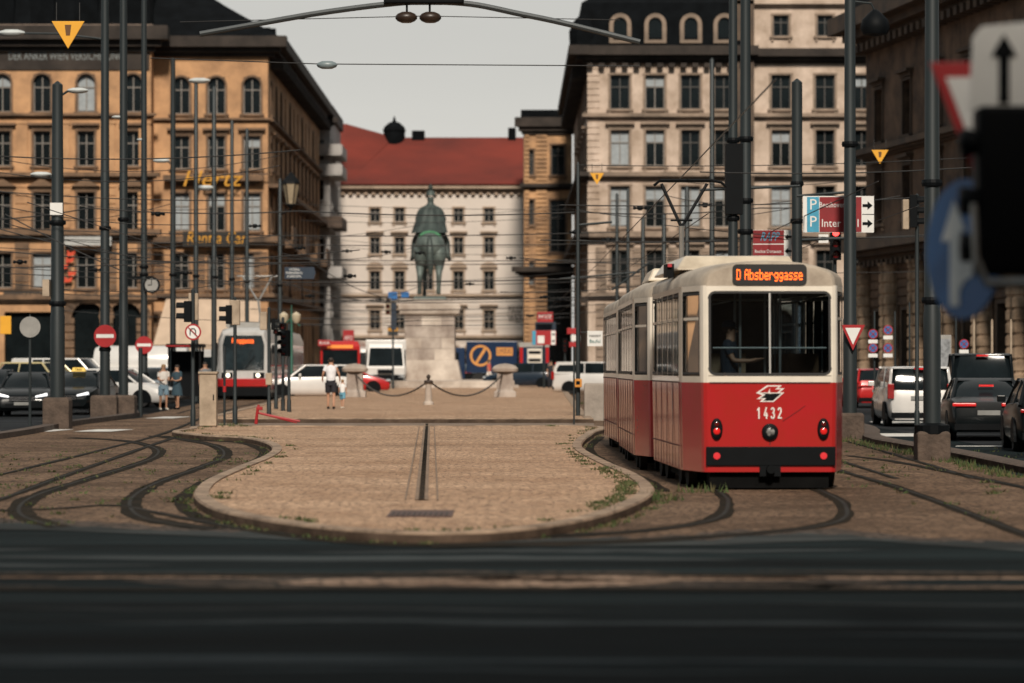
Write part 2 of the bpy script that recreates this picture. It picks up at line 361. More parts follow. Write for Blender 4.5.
# traffic island with its kerb
L = .1
isl_px = [(172, 432), (205, 436), (243, 438), (265, 443), (272, 449), (262, 457), (232, 469), (207, 480), (195, 490), (196, 499), (215, 510), (255, 519), (310, 527), (370, 532), (430, 534),
          (500, 532), (555, 526), (600, 517), (635, 505), (653, 494), (652, 485), (636, 474), (610, 463), (590, 453), (582, 446), (586, 439)]
ip = [G(x, y, L) for x, y in isl_px] + [Vector((2.0, 78, L)), Vector((2.1, 85.3, L)), Vector((-3, 85.3, L)), Vector((-8.0, 85.3, L)), Vector((-8.3, 82, L))]
ip = smooth_path(ip, 5, True)
for p in ip: p.z = gz(p.y) + L
IPATH = ip; ISD = 1 if sum(a.x * b.y - b.x * a.y for a, b in zip(ip, ip[1:] + ip[:1])) > 0 else -1
rails = MB(); 
RC = [0]
def rail(pts, wet=1.0, n=12):
    p = smooth_path(gp(pts) if not isinstance(pts[0], Vector) else pts, n)
    for q in p: q.z = gz(q.y)
    RC[0] += 1; smear(rails, p, .085 * wet, .34 * wet, .008 + RC[0] * .0002, 1, RC[0]); ribbon(rails, offset_path(p, .02), .05, .0125, 0)
rail([(-80, 490), (0, 475), (50, 463), (110, 448), (160, 435), (195, 421), (215, 411)])
rail([(-80, 520), (0, 500), (60, 478), (133, 452), (185, 434), (215, 420), (230, 411)])
rail([(60, 528), (25, 517), (22, 506), (40, 495), (83, 481), (133, 466), (157, 456), (155, 448), (123, 441), (70, 438)], 1.6)
rail([(215, 530), (150, 520), (132, 508), (136, 496), (159, 483), (200, 468), (224, 457), (218, 447), (185, 440), (150, 436)], 1.6)
rail([(-60, 512), (40, 510), (110, 506), (150, 512), (240, 530)], .9)
rail([G(848, 456), G(900, 463), G(1024, 488), G(1150, 515)], 1.3)
rail([G(835, 470), G(900, 489), G(1024, 535), G(1120, 572)], 1.3)
rail([V(3.6, 130), V(3.5, 75), V(3.1, 60), V(2.9, 46), V(2.75, 41), V(2.2, 36.2), V(.9, 33.4), V(-1.2, 32.4)], 1.2)
rail([V(5.0, 130), V(4.9, 75), V(4.5, 60), V(4.35, 46), V(4.15, 40), V(3.4, 35.2), V(1.4, 32.2), V(-.8, 31.2)], 1.2)
rail([V(6.4, 130), V(6.3, 75), V(6.1, 60), V(6.0, 50)], .8); rail([V(7.8, 130), V(7.7, 75), V(7.5, 60), V(7.2, 50)], .8)
for x in (-12.4, -10.95): rail([V(x - 1.2, 290), V(x, 145), V(x + .9, 110)], .8)
for y in (25.1, 26.9): rail([V(-30, y + .3), V(-8, y), V(8, y - .1), V(30, y - .6)], .45)
for (i0, i1) in ((0, 74), (100, 131)):
    seg = offset_path(IPATH[i0:i1], -.16 * ISD); 
    for q in seg: q.z = gz(q.y)
    smear(rails, seg, .1, .42, .0075, 1, i0 + 3)
structure("rails", rails, [M_steel, M_groove])

# tar seams and oil stains on the near asphalt
ts = MB()
for (a, b, y0, y1, w) in ((-9, 6, 22.3, 21.2, .05), (-9, -1, 19.6, 18.9, .06), (1, 10, 20.4, 20.9, .04), (-8, 9, 23.6, 23.1, .04)):
    p = smooth_path([V(a + (b - a) * k / 8, y0 + (y1 - y0) * k / 8 + random.uniform(-.08, .08)) for k in range(9)], 4); ribbon(ts, p, w, .005)
structure("tar_seams", ts, mat("tar", (.016, .018, .02), .8, var=.3, spec=.05))

im = MB(); sheet(im, offset_path(ip, .0, True), L - .004); structure("island_paving", im, M_isl)
def kerb_ring(name, path, w, h, side, closed=True):
    mb = MB(); N = len(path); rings = []
    outer = path; inner = offset_path(path, w * side, closed)
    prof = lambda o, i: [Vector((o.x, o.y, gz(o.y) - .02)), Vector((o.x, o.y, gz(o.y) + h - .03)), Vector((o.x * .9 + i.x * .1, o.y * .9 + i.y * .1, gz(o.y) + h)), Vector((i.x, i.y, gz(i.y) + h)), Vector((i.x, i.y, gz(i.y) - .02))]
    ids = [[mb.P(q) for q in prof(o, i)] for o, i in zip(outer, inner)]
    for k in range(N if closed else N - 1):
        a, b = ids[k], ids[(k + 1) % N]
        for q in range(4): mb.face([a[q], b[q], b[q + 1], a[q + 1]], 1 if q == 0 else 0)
    acc = 0.0                                        # dark joints between the kerb stones
    for k in range(N if closed else N - 1):
        a, b = path[k], path[(k + 1) % N]; acc += (b - a).length
        if acc > 1.1:
            acc = 0; i_ = inner[k]; d_ = (b - a).normalized() * .014; z_ = Vector((0, 0, gz(a.y) + h + .003)); o1 = Vector((a.x, a.y, 0)); i1 = Vector((i_.x, i_.y, 0))
            mb.quad(o1 - d_ + z_, o1 + d_ + z_, i1 + d_ + z_, i1 - d_ + z_, 1)
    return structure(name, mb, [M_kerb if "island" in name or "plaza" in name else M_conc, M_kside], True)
area = sum(a.x * b.y - b.x * a.y for a, b in zip(ip, ip[1:] + ip[:1]))
SD = 1 if area > 0 else -1
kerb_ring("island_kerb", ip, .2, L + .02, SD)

# the larger plaza round the monument
pz = [V(-9.2, 94), V(2.4, 94), V(2.45, 110), V(3.4, 222), V(-13.5, 222), V(-9.8, 130)]
pm = MB(); sheet(pm, pz, .13); structure("plaza_paving", pm, M_isl)
k2 = []
for a, b in zip(pz, pz[1:] + pz[:1]):
    n = max(2, int((b - a).length / 8)); k2 += [a.lerp(b, t / n) for t in range(n)]
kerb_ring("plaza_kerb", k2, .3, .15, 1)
ln = MB()
for y0, y1 in ((87.0, 87.7),): ln.quad((-8.6, y0, gz(y0) + .012), (2.6, y0, gz(y0) + .012), (2.6, y1, gz(y1) + .012), (-8.6, y1, gz(y1) + .012))
for x, y, w, l in [(-13.0, 83, 1.0, 2.6), (-11.4, 83, 1.0, 2.6), (-14.8, 82, 1.0, 2.6), (-9.8, 100, .9, 3), (-11.6, 101, .9, 3)]: ln.quad((x, y, gz(y) + .014), (x + w, y, gz(y) + .014), (x + w + .3, y + l, gz(y + l) + .014), (x + .3, y + l, gz(y + l) + .014))
for (px, py, w, l) in [(876, 437, 1.6, 3.2), (878, 424, 1.5, 3.2), (905, 425, 1.4, 3.0), (955, 447, 1.4, .5), (878, 418, 1.4, 2.4)]:
    p = G(px, py); ln.quad((p.x, p.y, p.z + .014), (p.x + w, p.y, p.z + .014), (p.x + w + .1, p.y + l, gz(p.y + l) + .014), (p.x + .1, p.y + l, gz(p.y + l) + .014))
structure("road_markings", ln, M_white)
# crossing road between the islands
cr_ = MB(); sheet(cr_, [V(-8.7, 85.4), V(2.2, 85.4), V(2.4, 93.9), V(-9.1, 93.9)], .008); structure("crossing_path", cr_, mat("worn_paving", (.2, .145, .105), .9, var=.3, scale=1))
# long low kerbs of the side roads
for nm, pts in (("roadside_kerb", [G(1300, 528), G(1150, 498), G(1024, 474), G(950, 458), G(900, 449), G(864, 441), V(9.3, 90), V(9.3, 140), V(9.3, 200)]),
                ("roadside_kerb", [G(-200, 463), G(0, 437), G(60, 426), G(130, 416), V(-14.6, 118), V(-15.6, 160), V(-15.6, 230)])):
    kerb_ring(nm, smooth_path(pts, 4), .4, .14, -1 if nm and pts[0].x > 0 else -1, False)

# drain channel down the middle of the island
dr = thing("drain_channel", "dark slotted drain line running down the middle of the cobbled island", "drain", (0, 0, 0))
M_iron = mat("cast_iron", (.05, .035, .028), .7, .4, var=.4, scale=8)
c0 = G(427, 424, L); c1 = G(421.5, 500, L)
sl = MB(); fr = MB()
dv = (c1 - c0); Ld = dv.length; dn = dv.normalized(); sx = Vector((dn.y, -dn.x, 0)).normalized()
def strip(mb, t0, t1, w0, w1, dz, off=0.0):
    a = c0 + dn * t0; b = c0 + dn * t1
    for (p, q, z) in ((a, b, dz),):
        mb.quad(p + sx * (off - w0) + Vector((0, 0, z)), p + sx * (off + w0) + Vector((0, 0, z)), q + sx * (off + w1) + Vector((0, 0, z)), q + sx * (off - w1) + Vector((0, 0, z)))
t = 0
while t < Ld:
    solid = t < Ld * .55; step = .62 if solid else .42
    strip(sl, t, t + step * (.93 if solid else .6), .036, .036, .012); t += step
strip(fr, 0, Ld, .085, .085, .007)
for s in (-.2, .2): strip(fr, Ld * .05, Ld, .014, .014, .007, s)
fr.build("frame", mat("drain_frame", (.22, .15, .1), .9, var=.3), dr); sl.build("slots", M_groove, dr)
# dark wet grooves that hug the island kerb
gt = thing("drain_grate", "rusty rectangular grate sunk in the front tip of the cobbled island", "drain grate", G(421, 514, L))
b = MB(); b.box(-.36, .36, -.75, .75, .0, .012); b.build("frame", mat("rust_frame", (.1, .06, .05), .8, var=.3), gt)
b = MB()
for k in range(11): b.box(-.32 + k * .06, -.29 + k * .06, -.68, .05, .0125, .02)
b.build("bars", M_iron, gt)

# grass and weeds that grow along the kerbs and in the rails
gr = MB()
def tuft(x, y, z, n, r, h):
    for _ in range(n):
        a = random.uniform(0, 6.28); q = random.random() ** .7 * r; bx, by = x + math.cos(a) * q, y + math.sin(a) * q; hh = h * random.uniform(.4, 1.1); w = random.uniform(.008, .02); b = random.uniform(0, 6.28)
        gr.face([gr.P((bx - w * math.cos(b), by - w * math.sin(b), z)), gr.P((bx + w * math.cos(b), by + w * math.sin(b), z)), gr.P((bx + random.uniform(-.05, .05), by + random.uniform(-.05, .05), z + hh))], random.choice((0, 0, 1)))
inn = offset_path(ip, .36 * SD, True); out_ = offset_path(ip, -.1 * SD, True); N = len(ip)
for i in range(N):
    p = inn[i]; q = out_[i]; s = abs(p.x + 2) 
    dens = 1 if 34 < p.y < 60 else .35
    for k in range(5):
        a = inn[i].lerp(inn[(i + 1) % N], k / 5)
        if random.random() < dens * (.5 if s > 3.0 and p.y > 36 else .1): tuft(a.x + random.uniform(-.12, .12), a.y + random.uniform(-.1, .1), a.z, random.randint(8, 26), .14, .05)
        a = out_[i].lerp(out_[(i + 1) % N], k / 5)
        if random.random() < dens * .25: tuft(a.x, a.y, gz(a.y), random.randint(6, 20), .12, .05)
for _ in range(330):
    x = random.uniform(-12, -4.2); y = random.uniform(33, 70); tuft(x, y, .004, random.randint(4, 12), .12, .05)
for _ in range(160):
    x = random.uniform(5, 11); y = random.uniform(33, 68); tuft(x, y, .004, random.randint(4, 14), .12, .06)
for k in range(60):
    p = smooth_path([G(1024, 478), G(950, 460), G(864, 443), V(9.1, 90)], 20)[k % 60]; tuft(p.x - random.uniform(0, .3), p.y, gz(p.y), 20, .2, .12)
for (px, py, n) in [(228, 427, 60), (242, 421, 40), (560, 399, 60), (548, 394, 40), (700, 492, 30), (650, 500, 60), (575, 404, 40), (240, 416, 30)]:
    p = G(px, py, .02); tuft(p.x, p.y, p.z, n * 2, .45, .14)
tag(gr.build("grass", [mat("grass_green", (.05, .075, .02), .9, var=.3), mat("grass_dry", (.1, .085, .035), .9, var=.3)]), "short weeds and grass growing along the island kerb and the rails", "grass", kind="stuff")
# ------------------------------------------------------------------ buildings
def sq_(x0, x1, y0, y1, z): return [(x0, y0, z), (x1, y0, z), (x1, y1, z), (x0, y1, z)]
M_och = mat("ochre_plaster", (.55, .31, .155), .9, var=.12, scale=.5, bump=.3, bscale=4, dirt=(.3, .17, .09))
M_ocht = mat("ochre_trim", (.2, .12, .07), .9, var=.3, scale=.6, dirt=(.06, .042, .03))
M_crm = mat("cream_stucco", (.57, .455, .37), .9, var=.15, scale=.5, bump=.3, bscale=4, dirt=(.33, .245, .18))
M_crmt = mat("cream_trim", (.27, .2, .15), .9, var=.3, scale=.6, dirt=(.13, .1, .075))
M_pale = mat("pale_stucco", (.6, .53, .47), .9, var=.09, scale=.15, bump=.2, bscale=4)
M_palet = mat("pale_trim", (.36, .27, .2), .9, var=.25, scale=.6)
M_gst = mat("grey_stucco", (.42, .4, .38), .9, var=.2, scale=.4)
M_brn = mat("shaded_stone", (.17, .105, .065), .9, var=.35, scale=.4, bump=.5, bscale=3, dirt=(.035, .025, .02))  # shade over the right hand building painted in as dark stone
M_brnt = mat("dark_trim", (.1, .068, .045), .9, var=.4, scale=.5, dirt=(.05, .04, .035))  # trim with the same shade painted into its colour
M_slate = mat("dark_slate", (.004, .005, .006), .9, spec=.08, var=.4, scale=1, bump=.4, bscale=8)
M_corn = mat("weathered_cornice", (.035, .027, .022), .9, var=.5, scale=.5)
M_tile = mat("red_tiles", (.16, .022, .012), .85, var=.16, scale=.12, bump=.5, bscale=12, stretch=(1, 1, 3), dirt=(.1, .016, .01))
M_wfr = mat("window_paint", (.2, .18, .16), .6, var=.2); M_wfd = mat("dark_window_paint", (.06, .055, .05), .6, var=.2)
M_pane = mat("window_pane", (.008, .011, .012), .1, var=.4, scale=.5, spec=.35)
M_blind = mat("pale_blind", (.3, .33, .345), .8, var=.15)
M_iron2 = mat("black_ironwork", (.02, .02, .02), .6)

WIN = {}
def arch_pts(w, z0, z1, n=8):     # opening outline with round head
    r = w / 2; return [(-r, z0), (r, z0), (r, z1 - r)] + [(r * math.cos(math.pi * k / n), z1 - r + r * math.sin(math.pi * k / n)) for k in range(1, n)] + [(-r, z1 - r)]
def win_meshes(kind, w, h, rev=.35):
    key = (kind, round(w, 2), round(h, 2))
    if key in WIN: return WIN[key]
    sur = 'trim'
    m = MB(); hw = w / 2; t = .16
    arch = 'arch' in kind; hood = 'hood' in kind; ped = 'ped' in kind; curve = 'curve' in kind
    # stone surround (material 0), joinery (material 1)
    if arch:
        o = arch_pts(w + 2 * t, 0, h + t, 10); i = arch_pts(w - .02, 0, h, 10)
        for k in range(1, len(o)):
            a, b = o[k], o[(k + 1) % len(o)]; c, d = i[(k + 1) % len(i)], i[k]
            m.loft([[(a[0], -.08, a[1]), (b[0], -.08, b[1]), (c[0], -.08, c[1]), (d[0], -.08, d[1])], [(a[0], .05, a[1]), (b[0], .05, b[1]), (c[0], .05, c[1]), (d[0], .05, d[1])]], 0)
        r = hw   # spandrels that close the square opening above the arch
        top = [(r * math.cos(math.pi * k / 10), h - r + r * math.sin(math.pi * k / 10)) for k in range(11)]
        for k in range(10):
            a, b = top[k], top[k + 1]; m.quad((a[0], .004, a[1]), (b[0], .004, b[1]), (b[0], .004, h + .01), (a[0], .004, h + .01), 0)
            m.quad((a[0], .004, a[1]), (b[0], .004, b[1]), (b[0], rev, b[1]), (a[0], rev, a[1]), 0)
    else:
        m.box(-hw - t, -hw + .01, -.08, .05, -.0, h, 0); m.box(hw - .01, hw + t, -.08, .05, 0, h, 0); m.box(-hw - t - .03, hw + t + .03, -.1, .05, h, h + t, 0)
    m.box(-hw - .28, hw + .28, -.22, .06, -.16, -.002, 0)
    for s in (-1, 1): m.box(s * (hw + .06) - .09, s * (hw + .06) + .09, -.14, .05, -.42, -.165, 0)
    if hood: m.box(-hw - .4, hw + .4, -.42, .04, h + .42, h + .6, 0); m.box(-hw - .25, hw + .25, -.16, .04, h + .2, h + .42, 0)
    if ped: m.prism([(-hw - .42, h + .42), (hw + .42, h + .42), (0, h + 1.05)], -.4, .03, 0); m.box(-hw - .25, hw + .25, -.14, .04, h + .2, h + .42, 0)
    if curve:
        P = [(-hw - .35, h + .34), (hw + .35, h + .34)] + [((hw + .35) * math.cos(math.pi * k / 8), h + .34 + .62 * math.sin(math.pi * k / 8)) for k in range(1, 8)]
        m.prism(P, -.3, .03, 0); m.box(-hw - .1, hw + .1, -.1, .04, h + .18, h + .34, 0)
    # joinery
    j = .055; y0, y1 = rev - .1, rev - .03
    hh = h - (hw if arch else 0)
    m.box(-hw, -hw + j * 1.6, y0, y1, 0, h, 1); m.box(hw - j * 1.6, hw, y0, y1, 0, h, 1)
    m.box(-hw + j * 1.6, hw - j * 1.6, y0, y1, 0, j * 1.6, 1); m.box(-hw + j * 1.6, hw - j * 1.6, y0, y1, h - j * 1.6, h, 1)
    m.box(-j * .8, j * .8, y0 - .015, y1 - .01, j * 1.6, h - j * 1.6, 1); m.box(-hw + j * 1.6, hw - j * 1.6, y0 - .01, y1 - .012, h * .64, h * .64 + j * 1.5, 1)
    p = MB(); p.quad((-hw, rev - .02, 0), (hw, rev - .02, 0), (hw, rev - .02, h), (-hw, rev - .02, h))
    bl = MB(); bl.box(-hw + .09, hw - .09, rev - .029, rev - .024, h * .05, h * .95)
    bh = MB(); bh.box(-hw + .09, hw - .09, rev - .029, rev - .024, h * .68, h * .95)
    WIN[key] = (m, p, bl, bh, {}); return WIN[key]
def put_window(parent, kind, w, h, x, y, z, rz, trim, join, blind=0, rev=.35):
    m, p, bl, bh, cache = win_meshes(kind, w, h, rev)
    k = (trim.name, join.name)
    if k not in cache: cache[k] = m.mesh("window", [trim, join])
    if 'pane' not in cache: cache['pane'] = p.mesh("pane", M_pane); cache['b1'] = bl.mesh("blind", M_blind); cache['b2'] = bh.mesh("blind", M_blind)
    o = link("window", cache[k], parent, (x, y, z), (0, 0, rz)); link("pane", cache['pane'], o)
    if not blind and parent.name != 'palace_building' and random.random() < .2: blind = random.choice((1, 2, 2))
    if blind: link("blind", cache['b1' if blind == 1 else 'b2'], o)
    return o
def facade(mb, W, z0, z1, holes, rev=.35, m=0, x0=0.0):
    """wall face in the XZ plane at y=0, from x0 to x0+W, with real openings (xc, w, za, zb) and reveals"""
    xs = sorted({x0, x0 + W} | {v for h in holes for v in (h[0] - h[1] / 2, h[0] + h[1] / 2) if x0 < v < x0 + W})
    zs = sorted({z0, z1} | {v for h in holes for v in (h[2], h[3]) if z0 < v < z1})
    xs = [x for i, x in enumerate(xs) if i == 0 or x - xs[i - 1] > 1e-4]; zs = [z for i, z in enumerate(zs) if i == 0 or z - zs[i - 1] > 1e-4]
    def hole(x, z): return any(abs(x - h[0]) < h[1] / 2 and h[2] < z < h[3] for h in holes)
    for a, b in zip(xs[:-1], xs[1:]):
        run = None
        for c, d in zip(zs[:-1], zs[1:]):
            if hole((a + b) / 2, (c + d) / 2):
                if run is not None: mb.quad((a, 0, run), (b, 0, run), (b, 0, c), (a, 0, c), m); run = None
            elif run is None: run = c
        if run is not None: mb.quad((a, 0, run), (b, 0, run), (b, 0, zs[-1]), (a, 0, zs[-1]), m)
    for xc, w, za, zb in holes:
        a, b = xc - w / 2, xc + w / 2
        mb.quad((a, 0, za), (a, rev, za), (a, rev, zb), (a, 0, zb), m); mb.quad((b, 0, za), (b, rev, za), (b, rev, zb), (b, 0, zb), m)
        mb.quad((a, 0, za), (b, 0, za), (b, rev, za), (a, rev, za), m); mb.quad((a, 0, zb), (b, 0, zb), (b, rev, zb), (a, rev, zb), m)
def cornice(mb, x0, x1, z, h, out, m=0, dentil=0):
    mb.box(x0 - out, x1 + out, -out, .05, z + h * .45, z + h, m); mb.box(x0 - out * .6, x1 + out * .6, -out * .6, .05, z + h * .2, z + h * .447, m); mb.box(x0 - out * .25, x1 + out * .25, -out * .25, .05, z, z + h * .197, m)
    if dentil:
        x = x0
        while x < x1: mb.box(x, x + dentil * .5, -out * .5, .0, z - h * .25, z + h * .0 - .003, m); x += dentil
def rustic(mb, x0, x1, z0, z1, step, out=.08, m=0):
    z = z0
    while z < z1 - .05: mb.box(x0, x1, -out, .03, z, min(z + step - .1, z1), m); z += step
def piers(parent, m, specs, name="banded_pier"):
    for a in specs:
        q_ = MB(); rustic(q_, *a); q_.build(name, m, parent)
def side_xf(x, y, ang): return Matrix.Translation((x, y, 0)) @ Matrix.Rotation(ang, 4, 'Z')

def base_at(x, y): return (x, y, gz(y) - .1)

# ---- building A: ochre arcade building at the far left (front plane Y=244)
YA = 244.0; sA = F / YA
def zA(py): return Z(py, YA) - (gz(YA) - .1)
xa0, xa1 = X(-150, YA), X(151, YA)
A = thing("ochre_building", "ochre building with a dark mansard roof and round arched arcade at the far left", "building", base_at(xa0, YA))
WA = xa1 - xa0; holes = []; wins = []
colsA = [X(p, YA) - xa0 for p in (-130, -86, -42, 2, 42, 86, 133)]
for i, xc in enumerate(colsA):
    for (t, b, kind, w) in ((74, 112, 'plain arch', 1.35), (131, 166, 'hood', 1.3), (192, 230, 'ped', 1.35), (253, 288, 'plain', 1.45)):
        holes.append((xc, w, zA(b), zA(t))); wins.append((kind, w, zA(t) - zA(b), xc, zA(b)))
archA = [X(p, YA) - xa0 for p in (88, 125)]
for xc in archA: holes.append((xc, 2.5, .3, zA(302)))
holes.append((X(30, YA) - xa0, 3.9, .2, zA(312))); holes.append((X(-60, YA) - xa0, 6, .2, zA(312)))
w = MB(); facade(w, WA, 0, zA(42), holes, .5)
w.quad((WA, 0, 0), (WA, 14, 0), (WA, 14, zA(42)), (WA, 0, zA(42))); w.quad((0, 0, 0), (0, 14, 0), (0, 14, zA(42)), (0, 0, zA(42))); w.quad((0, 14, 0), (WA, 14, 0), (WA, 14, zA(42)), (0, 14, zA(42)))
w.build("wall", M_och, A)
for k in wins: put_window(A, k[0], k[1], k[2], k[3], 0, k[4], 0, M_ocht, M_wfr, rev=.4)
t = MB()
cornice(t, 0, WA, zA(292) - .9, .7, .5); cornice(t, 0, WA, zA(240), .8, .8); cornice(t, 0, WA, zA(180), .55, .7); cornice(t, 0, WA, zA(118), .35, .4)
t.build("string_courses", M_ocht, A)
piers(A, M_och, [(xc - .5, xc + .5, zA(236), zA(186), .62, .09) for xc in [WA - .5] + [(a + b) / 2 for a, b in zip(colsA[:-1], colsA[1:])]])
for xc in [WA - .5] + [(a + b) / 2 for a, b in zip(colsA[:-1], colsA[1:])]: t = MB(); t.box(xc - .42, xc + .42, -.12, .02, zA(178), zA(122)); t.box(xc - .5, xc + .5, -.18, .02, zA(124), zA(120.5)); t.build('pilaster', M_och, A)
piers(A, M_ocht, [(xc - .55, xc + .55, zA(290), zA(240), .62, .1) for xc in [WA - .5] + [(a + b) / 2 for a, b in zip(colsA[:-1], colsA[1:])]] + [(xc - .5, xc + .5, .4, zA(318), .6, .14) for xc in [(archA[0] + archA[1]) / 2, WA - .6, X(68, YA) - xa0]])
t = MB()
for xc in archA:
    r0 = 1.25; z0 = zA(302) - r0
    for k in range(11):
        a0, a1 = math.pi * k / 11 + .02, math.pi * (k + 1) / 11 - .02
        t.prism([(xc + r0 * math.cos(a0), z0 + r0 * math.sin(a0)), (xc + 2.0 * math.cos(a0), z0 + 2.0 * math.sin(a0)), (xc + 2.0 * math.cos(a1), z0 + 2.0 * math.sin(a1)), (xc + r0 * math.cos(a1), z0 + r0 * math.sin(a1))], -.13, .45)
    for s in (-1, 1):
        t.prism([(xc + s * r0, z0), (xc + s * r0, zA(302) + .01), (xc + s * .02, zA(302) + .01)] + [(xc + s * r0 * math.cos(a), z0 + r0 * math.sin(a)) for a in [math.pi / 2 * k / 6 for k in range(6, -1, -1)]][:-1], .01, .4)
t.build("arcade_arches", M_ocht, A)
t = MB()
for xc, ww, hh in [(archA[0], 2.4, zA(302)), (archA[1], 2.4, zA(302)), (X(30, YA) - xa0, 3.8, zA(312)), (X(-60, YA) - xa0, 5.9, zA(312))]:
    t.quad((xc - ww / 2, .49, .2), (xc + ww / 2, .49, .2), (xc + ww / 2, .49, hh), (xc - ww / 2, .49, hh)); 
t.build("shop_window", M_pane, A)
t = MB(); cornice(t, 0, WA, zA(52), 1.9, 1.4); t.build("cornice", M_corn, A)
t = MB(); t.box(.1, WA - .1, -.12, -.005, zA(70), zA(53)); fz = t.build("frieze", M_corn, A); lettering("DER ANKER WIEN VERSICHERUNG", .62, mat("faded_letters", (.2, .22, .22), .7), fz, (X(66, YA) - xa0, -.14, zA(56.5)), width=X(122, YA) - X(8, YA))
t = MB(); t.box(-.3, WA + .2, -.6, -.2, zA(42) + 1.3, zA(27)); t.build("gutter_parapet", mat("parapet_stone", (.2, .15, .12), .9, var=.3), A)
t = MB(); zt = zA(30); t.loft([[(0, 0, zt), (WA, 0, zt), (WA, 14, zt), (0, 14, zt)], [(.5, 1.2, zt + 3.6), (WA - .5, 1.2, zt + 3.6), (WA - .5, 13, zt + 3.6), (.5, 13, zt + 3.6)], [(3, 5, zt + 5), (WA - 3, 5, zt + 5), (WA - 3, 9, zt + 5), (3, 9, zt + 5)]])
for xc in colsA: t.box(xc - .9, xc + .9, .1, 2, zt + .3, zt + 2.4)
for xc in (6, 14, 21): t.box(xc, xc + 1.6, 5, 6, zt + 3, zt + 7)
t.build("roof", M_slate, A)
lettering("DIE WELTPOLITIK IM DETAIL"[:0] or "CAFE RESTAURANT BAR", .55, mat("faded_letters", (.25, .26, .26), .7), A, (X(62, YA) - xa0, -1.46, zA(55) + .9)) if False else None
t = MB(); t.box(X(66, YA) - xa0, X(113, YA) - xa0, -.95, -.86, zA(246), zA(237)); t.build("fascia_sign", mat("blank_sign", (.42, .42, .4), .6), A)
t = MB(); t.box(X(4, YA) - xa0, X(64, YA) - xa0, -.35, -.02, zA(301), zA(291)); sgn = t.build("fascia_board", mat("brown_board", (.05, .035, .025), .7), A)
lettering("TOSCANI", .55, mat("brown_letters", (.24, .15, .08), .6), sgn, (X(40, YA) - xa0, -.37, zA(296)), width=2.6)
t = MB()
for k in range(5):
    cx_, cz_ = X(69, YA) - xa0 + .35 * math.sin(k * 2.2), zA(283) + k * .5; t.prism([(cx_ - .3, cz_), (cx_ + .25, cz_ + .1), (cx_ + .35, cz_ + .45), (cx_ - .05, cz_ + .3), (cx_ - .25, cz_ + .5)], -.5, -.46)
t.build("emblem", mat("red_orange_sign", (.6, .06, .02), .5), A)

# ---- building B: ochre corner building (front plane Y=246, side runs away along the street)
YB = 246.0
def zB(py): return Z(py, YB) - (gz(YB) - .1)
xb0, xb1 = X(150, YB), X(268, YB); WB = xb1 - xb0; DB = 66.0; HB = zB(40)
B = thing("corner_building", "ochre corner building with a beige cafe awning and yellow rental lettering", "building", base_at(xb0, YB))
holes = []; wins = []; cB = [X(p, YB) - xb0 for p in (181, 216.5, 252)]
BL = {(1, 2): 2, (2, 0): 1, (2, 1): 2, (2, 2): 1, (1, 0): 0}
for i, xc in enumerate(cB):
    for r, (t_, b_, kind, w_) in enumerate(((77, 114, 'plain arch', 1.35), (136, 169, 'hood', 1.3), (193, 231, 'plain', 1.3), (253, 289, 'plain', 1.2))):
        holes.append((xc, w_, zB(b_), zB(t_))); wins.append((kind, w_, zB(t_) - zB(b_), xc, zB(b_), BL.get((r, i), 0)))
for xc in cB: holes.append((xc, 2.3, .3, zB(325)))
w = MB(); facade(w, WB, 0, HB, holes, .4)
sideh = []; nb = 12
for k in range(nb):
    yc = 3.2 + k * 5.2
    for (t_, b_) in ((79, 113), (138, 168), (196, 229), (255, 287), (318, 365)): sideh.append((yc, 1.3, zB(b_), zB(t_)))
ws = MB(side_xf(WB, 0, R(90))); facade(ws, DB, 0, HB, sideh, .4)
w.v += ws.v; w.f += [[i + len(w.v) - len(ws.v) for i in f] for f in ws.f]; w.m += ws.m
w.quad((0, DB, 0), (WB, DB, 0), (WB, DB, HB), (0, DB, HB)); w.quad((0, 0, 0), (0, DB, 0), (0, DB, HB), (0, 0, HB))
w.build("wall", M_och, B)
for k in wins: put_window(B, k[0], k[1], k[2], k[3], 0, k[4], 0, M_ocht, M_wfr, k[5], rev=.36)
for k in range(nb):
    for r, (t_, b_, kd) in enumerate(((79, 113, 'plain arch'), (138, 168, 'hood'), (196, 229, 'ped'), (255, 287, 'plain'), (318, 365, 'plain'))):
        if k in (0, 1, 2, 4, 7, 10) or r in (1, 2): put_window(B, kd, 1.3, zB(t_) - zB(b_), WB, 3.2 + k * 5.2, zB(b_), R(90), M_ocht, M_wfr, 0, rev=.36)
t = MB(); cornice(t, 0, WB + .1, zB(248), .9, .7); cornice(t, 0, WB, zB(122), .3, .35); cornice(t, .1, WB, zB(300), .5, .5); cornice(t, 2, WB - 1.2, zB(186), .8, .9)
s_ = MB(side_xf(WB + .02, 0, R(90)))
for zz, h_, o_ in ((zB(248), .9, .9), (zB(122), .3, .35), (zB(300), .5, .5), (zB(190), .5, .8)): cornice(s_, 1.2, DB, zz, h_, o_)
for k in (1, 4, 7, 10): s_.box(.5 + k * 5.2, 5.6 + k * 5.2, -1.5, -.05, zB(232) - 1.0, zB(232) - .4); s_.box(.5 + k * 5.2, 5.6 + k * 5.2, -1.5, -1.4, zB(232) - .395, zB(232) + .7)
t.build("string_courses", M_ocht, B); s_.build("side_string_courses", M_ocht, B)
piers(B, M_ocht, [(xc - .5, xc + .55, zB(300) + .6, zB(252), .5, .09) for xc in (.55, WB - .6)] + [(xc - .5, xc + .5, zB(300) + .6, zB(252), .5, .07) for xc in ((cB[0] + cB[1]) / 2, (cB[1] + cB[2]) / 2)] + [(xc - .4, xc + .5, .3, zB(310), .6, .1) for xc in (.45, WB - .6)])
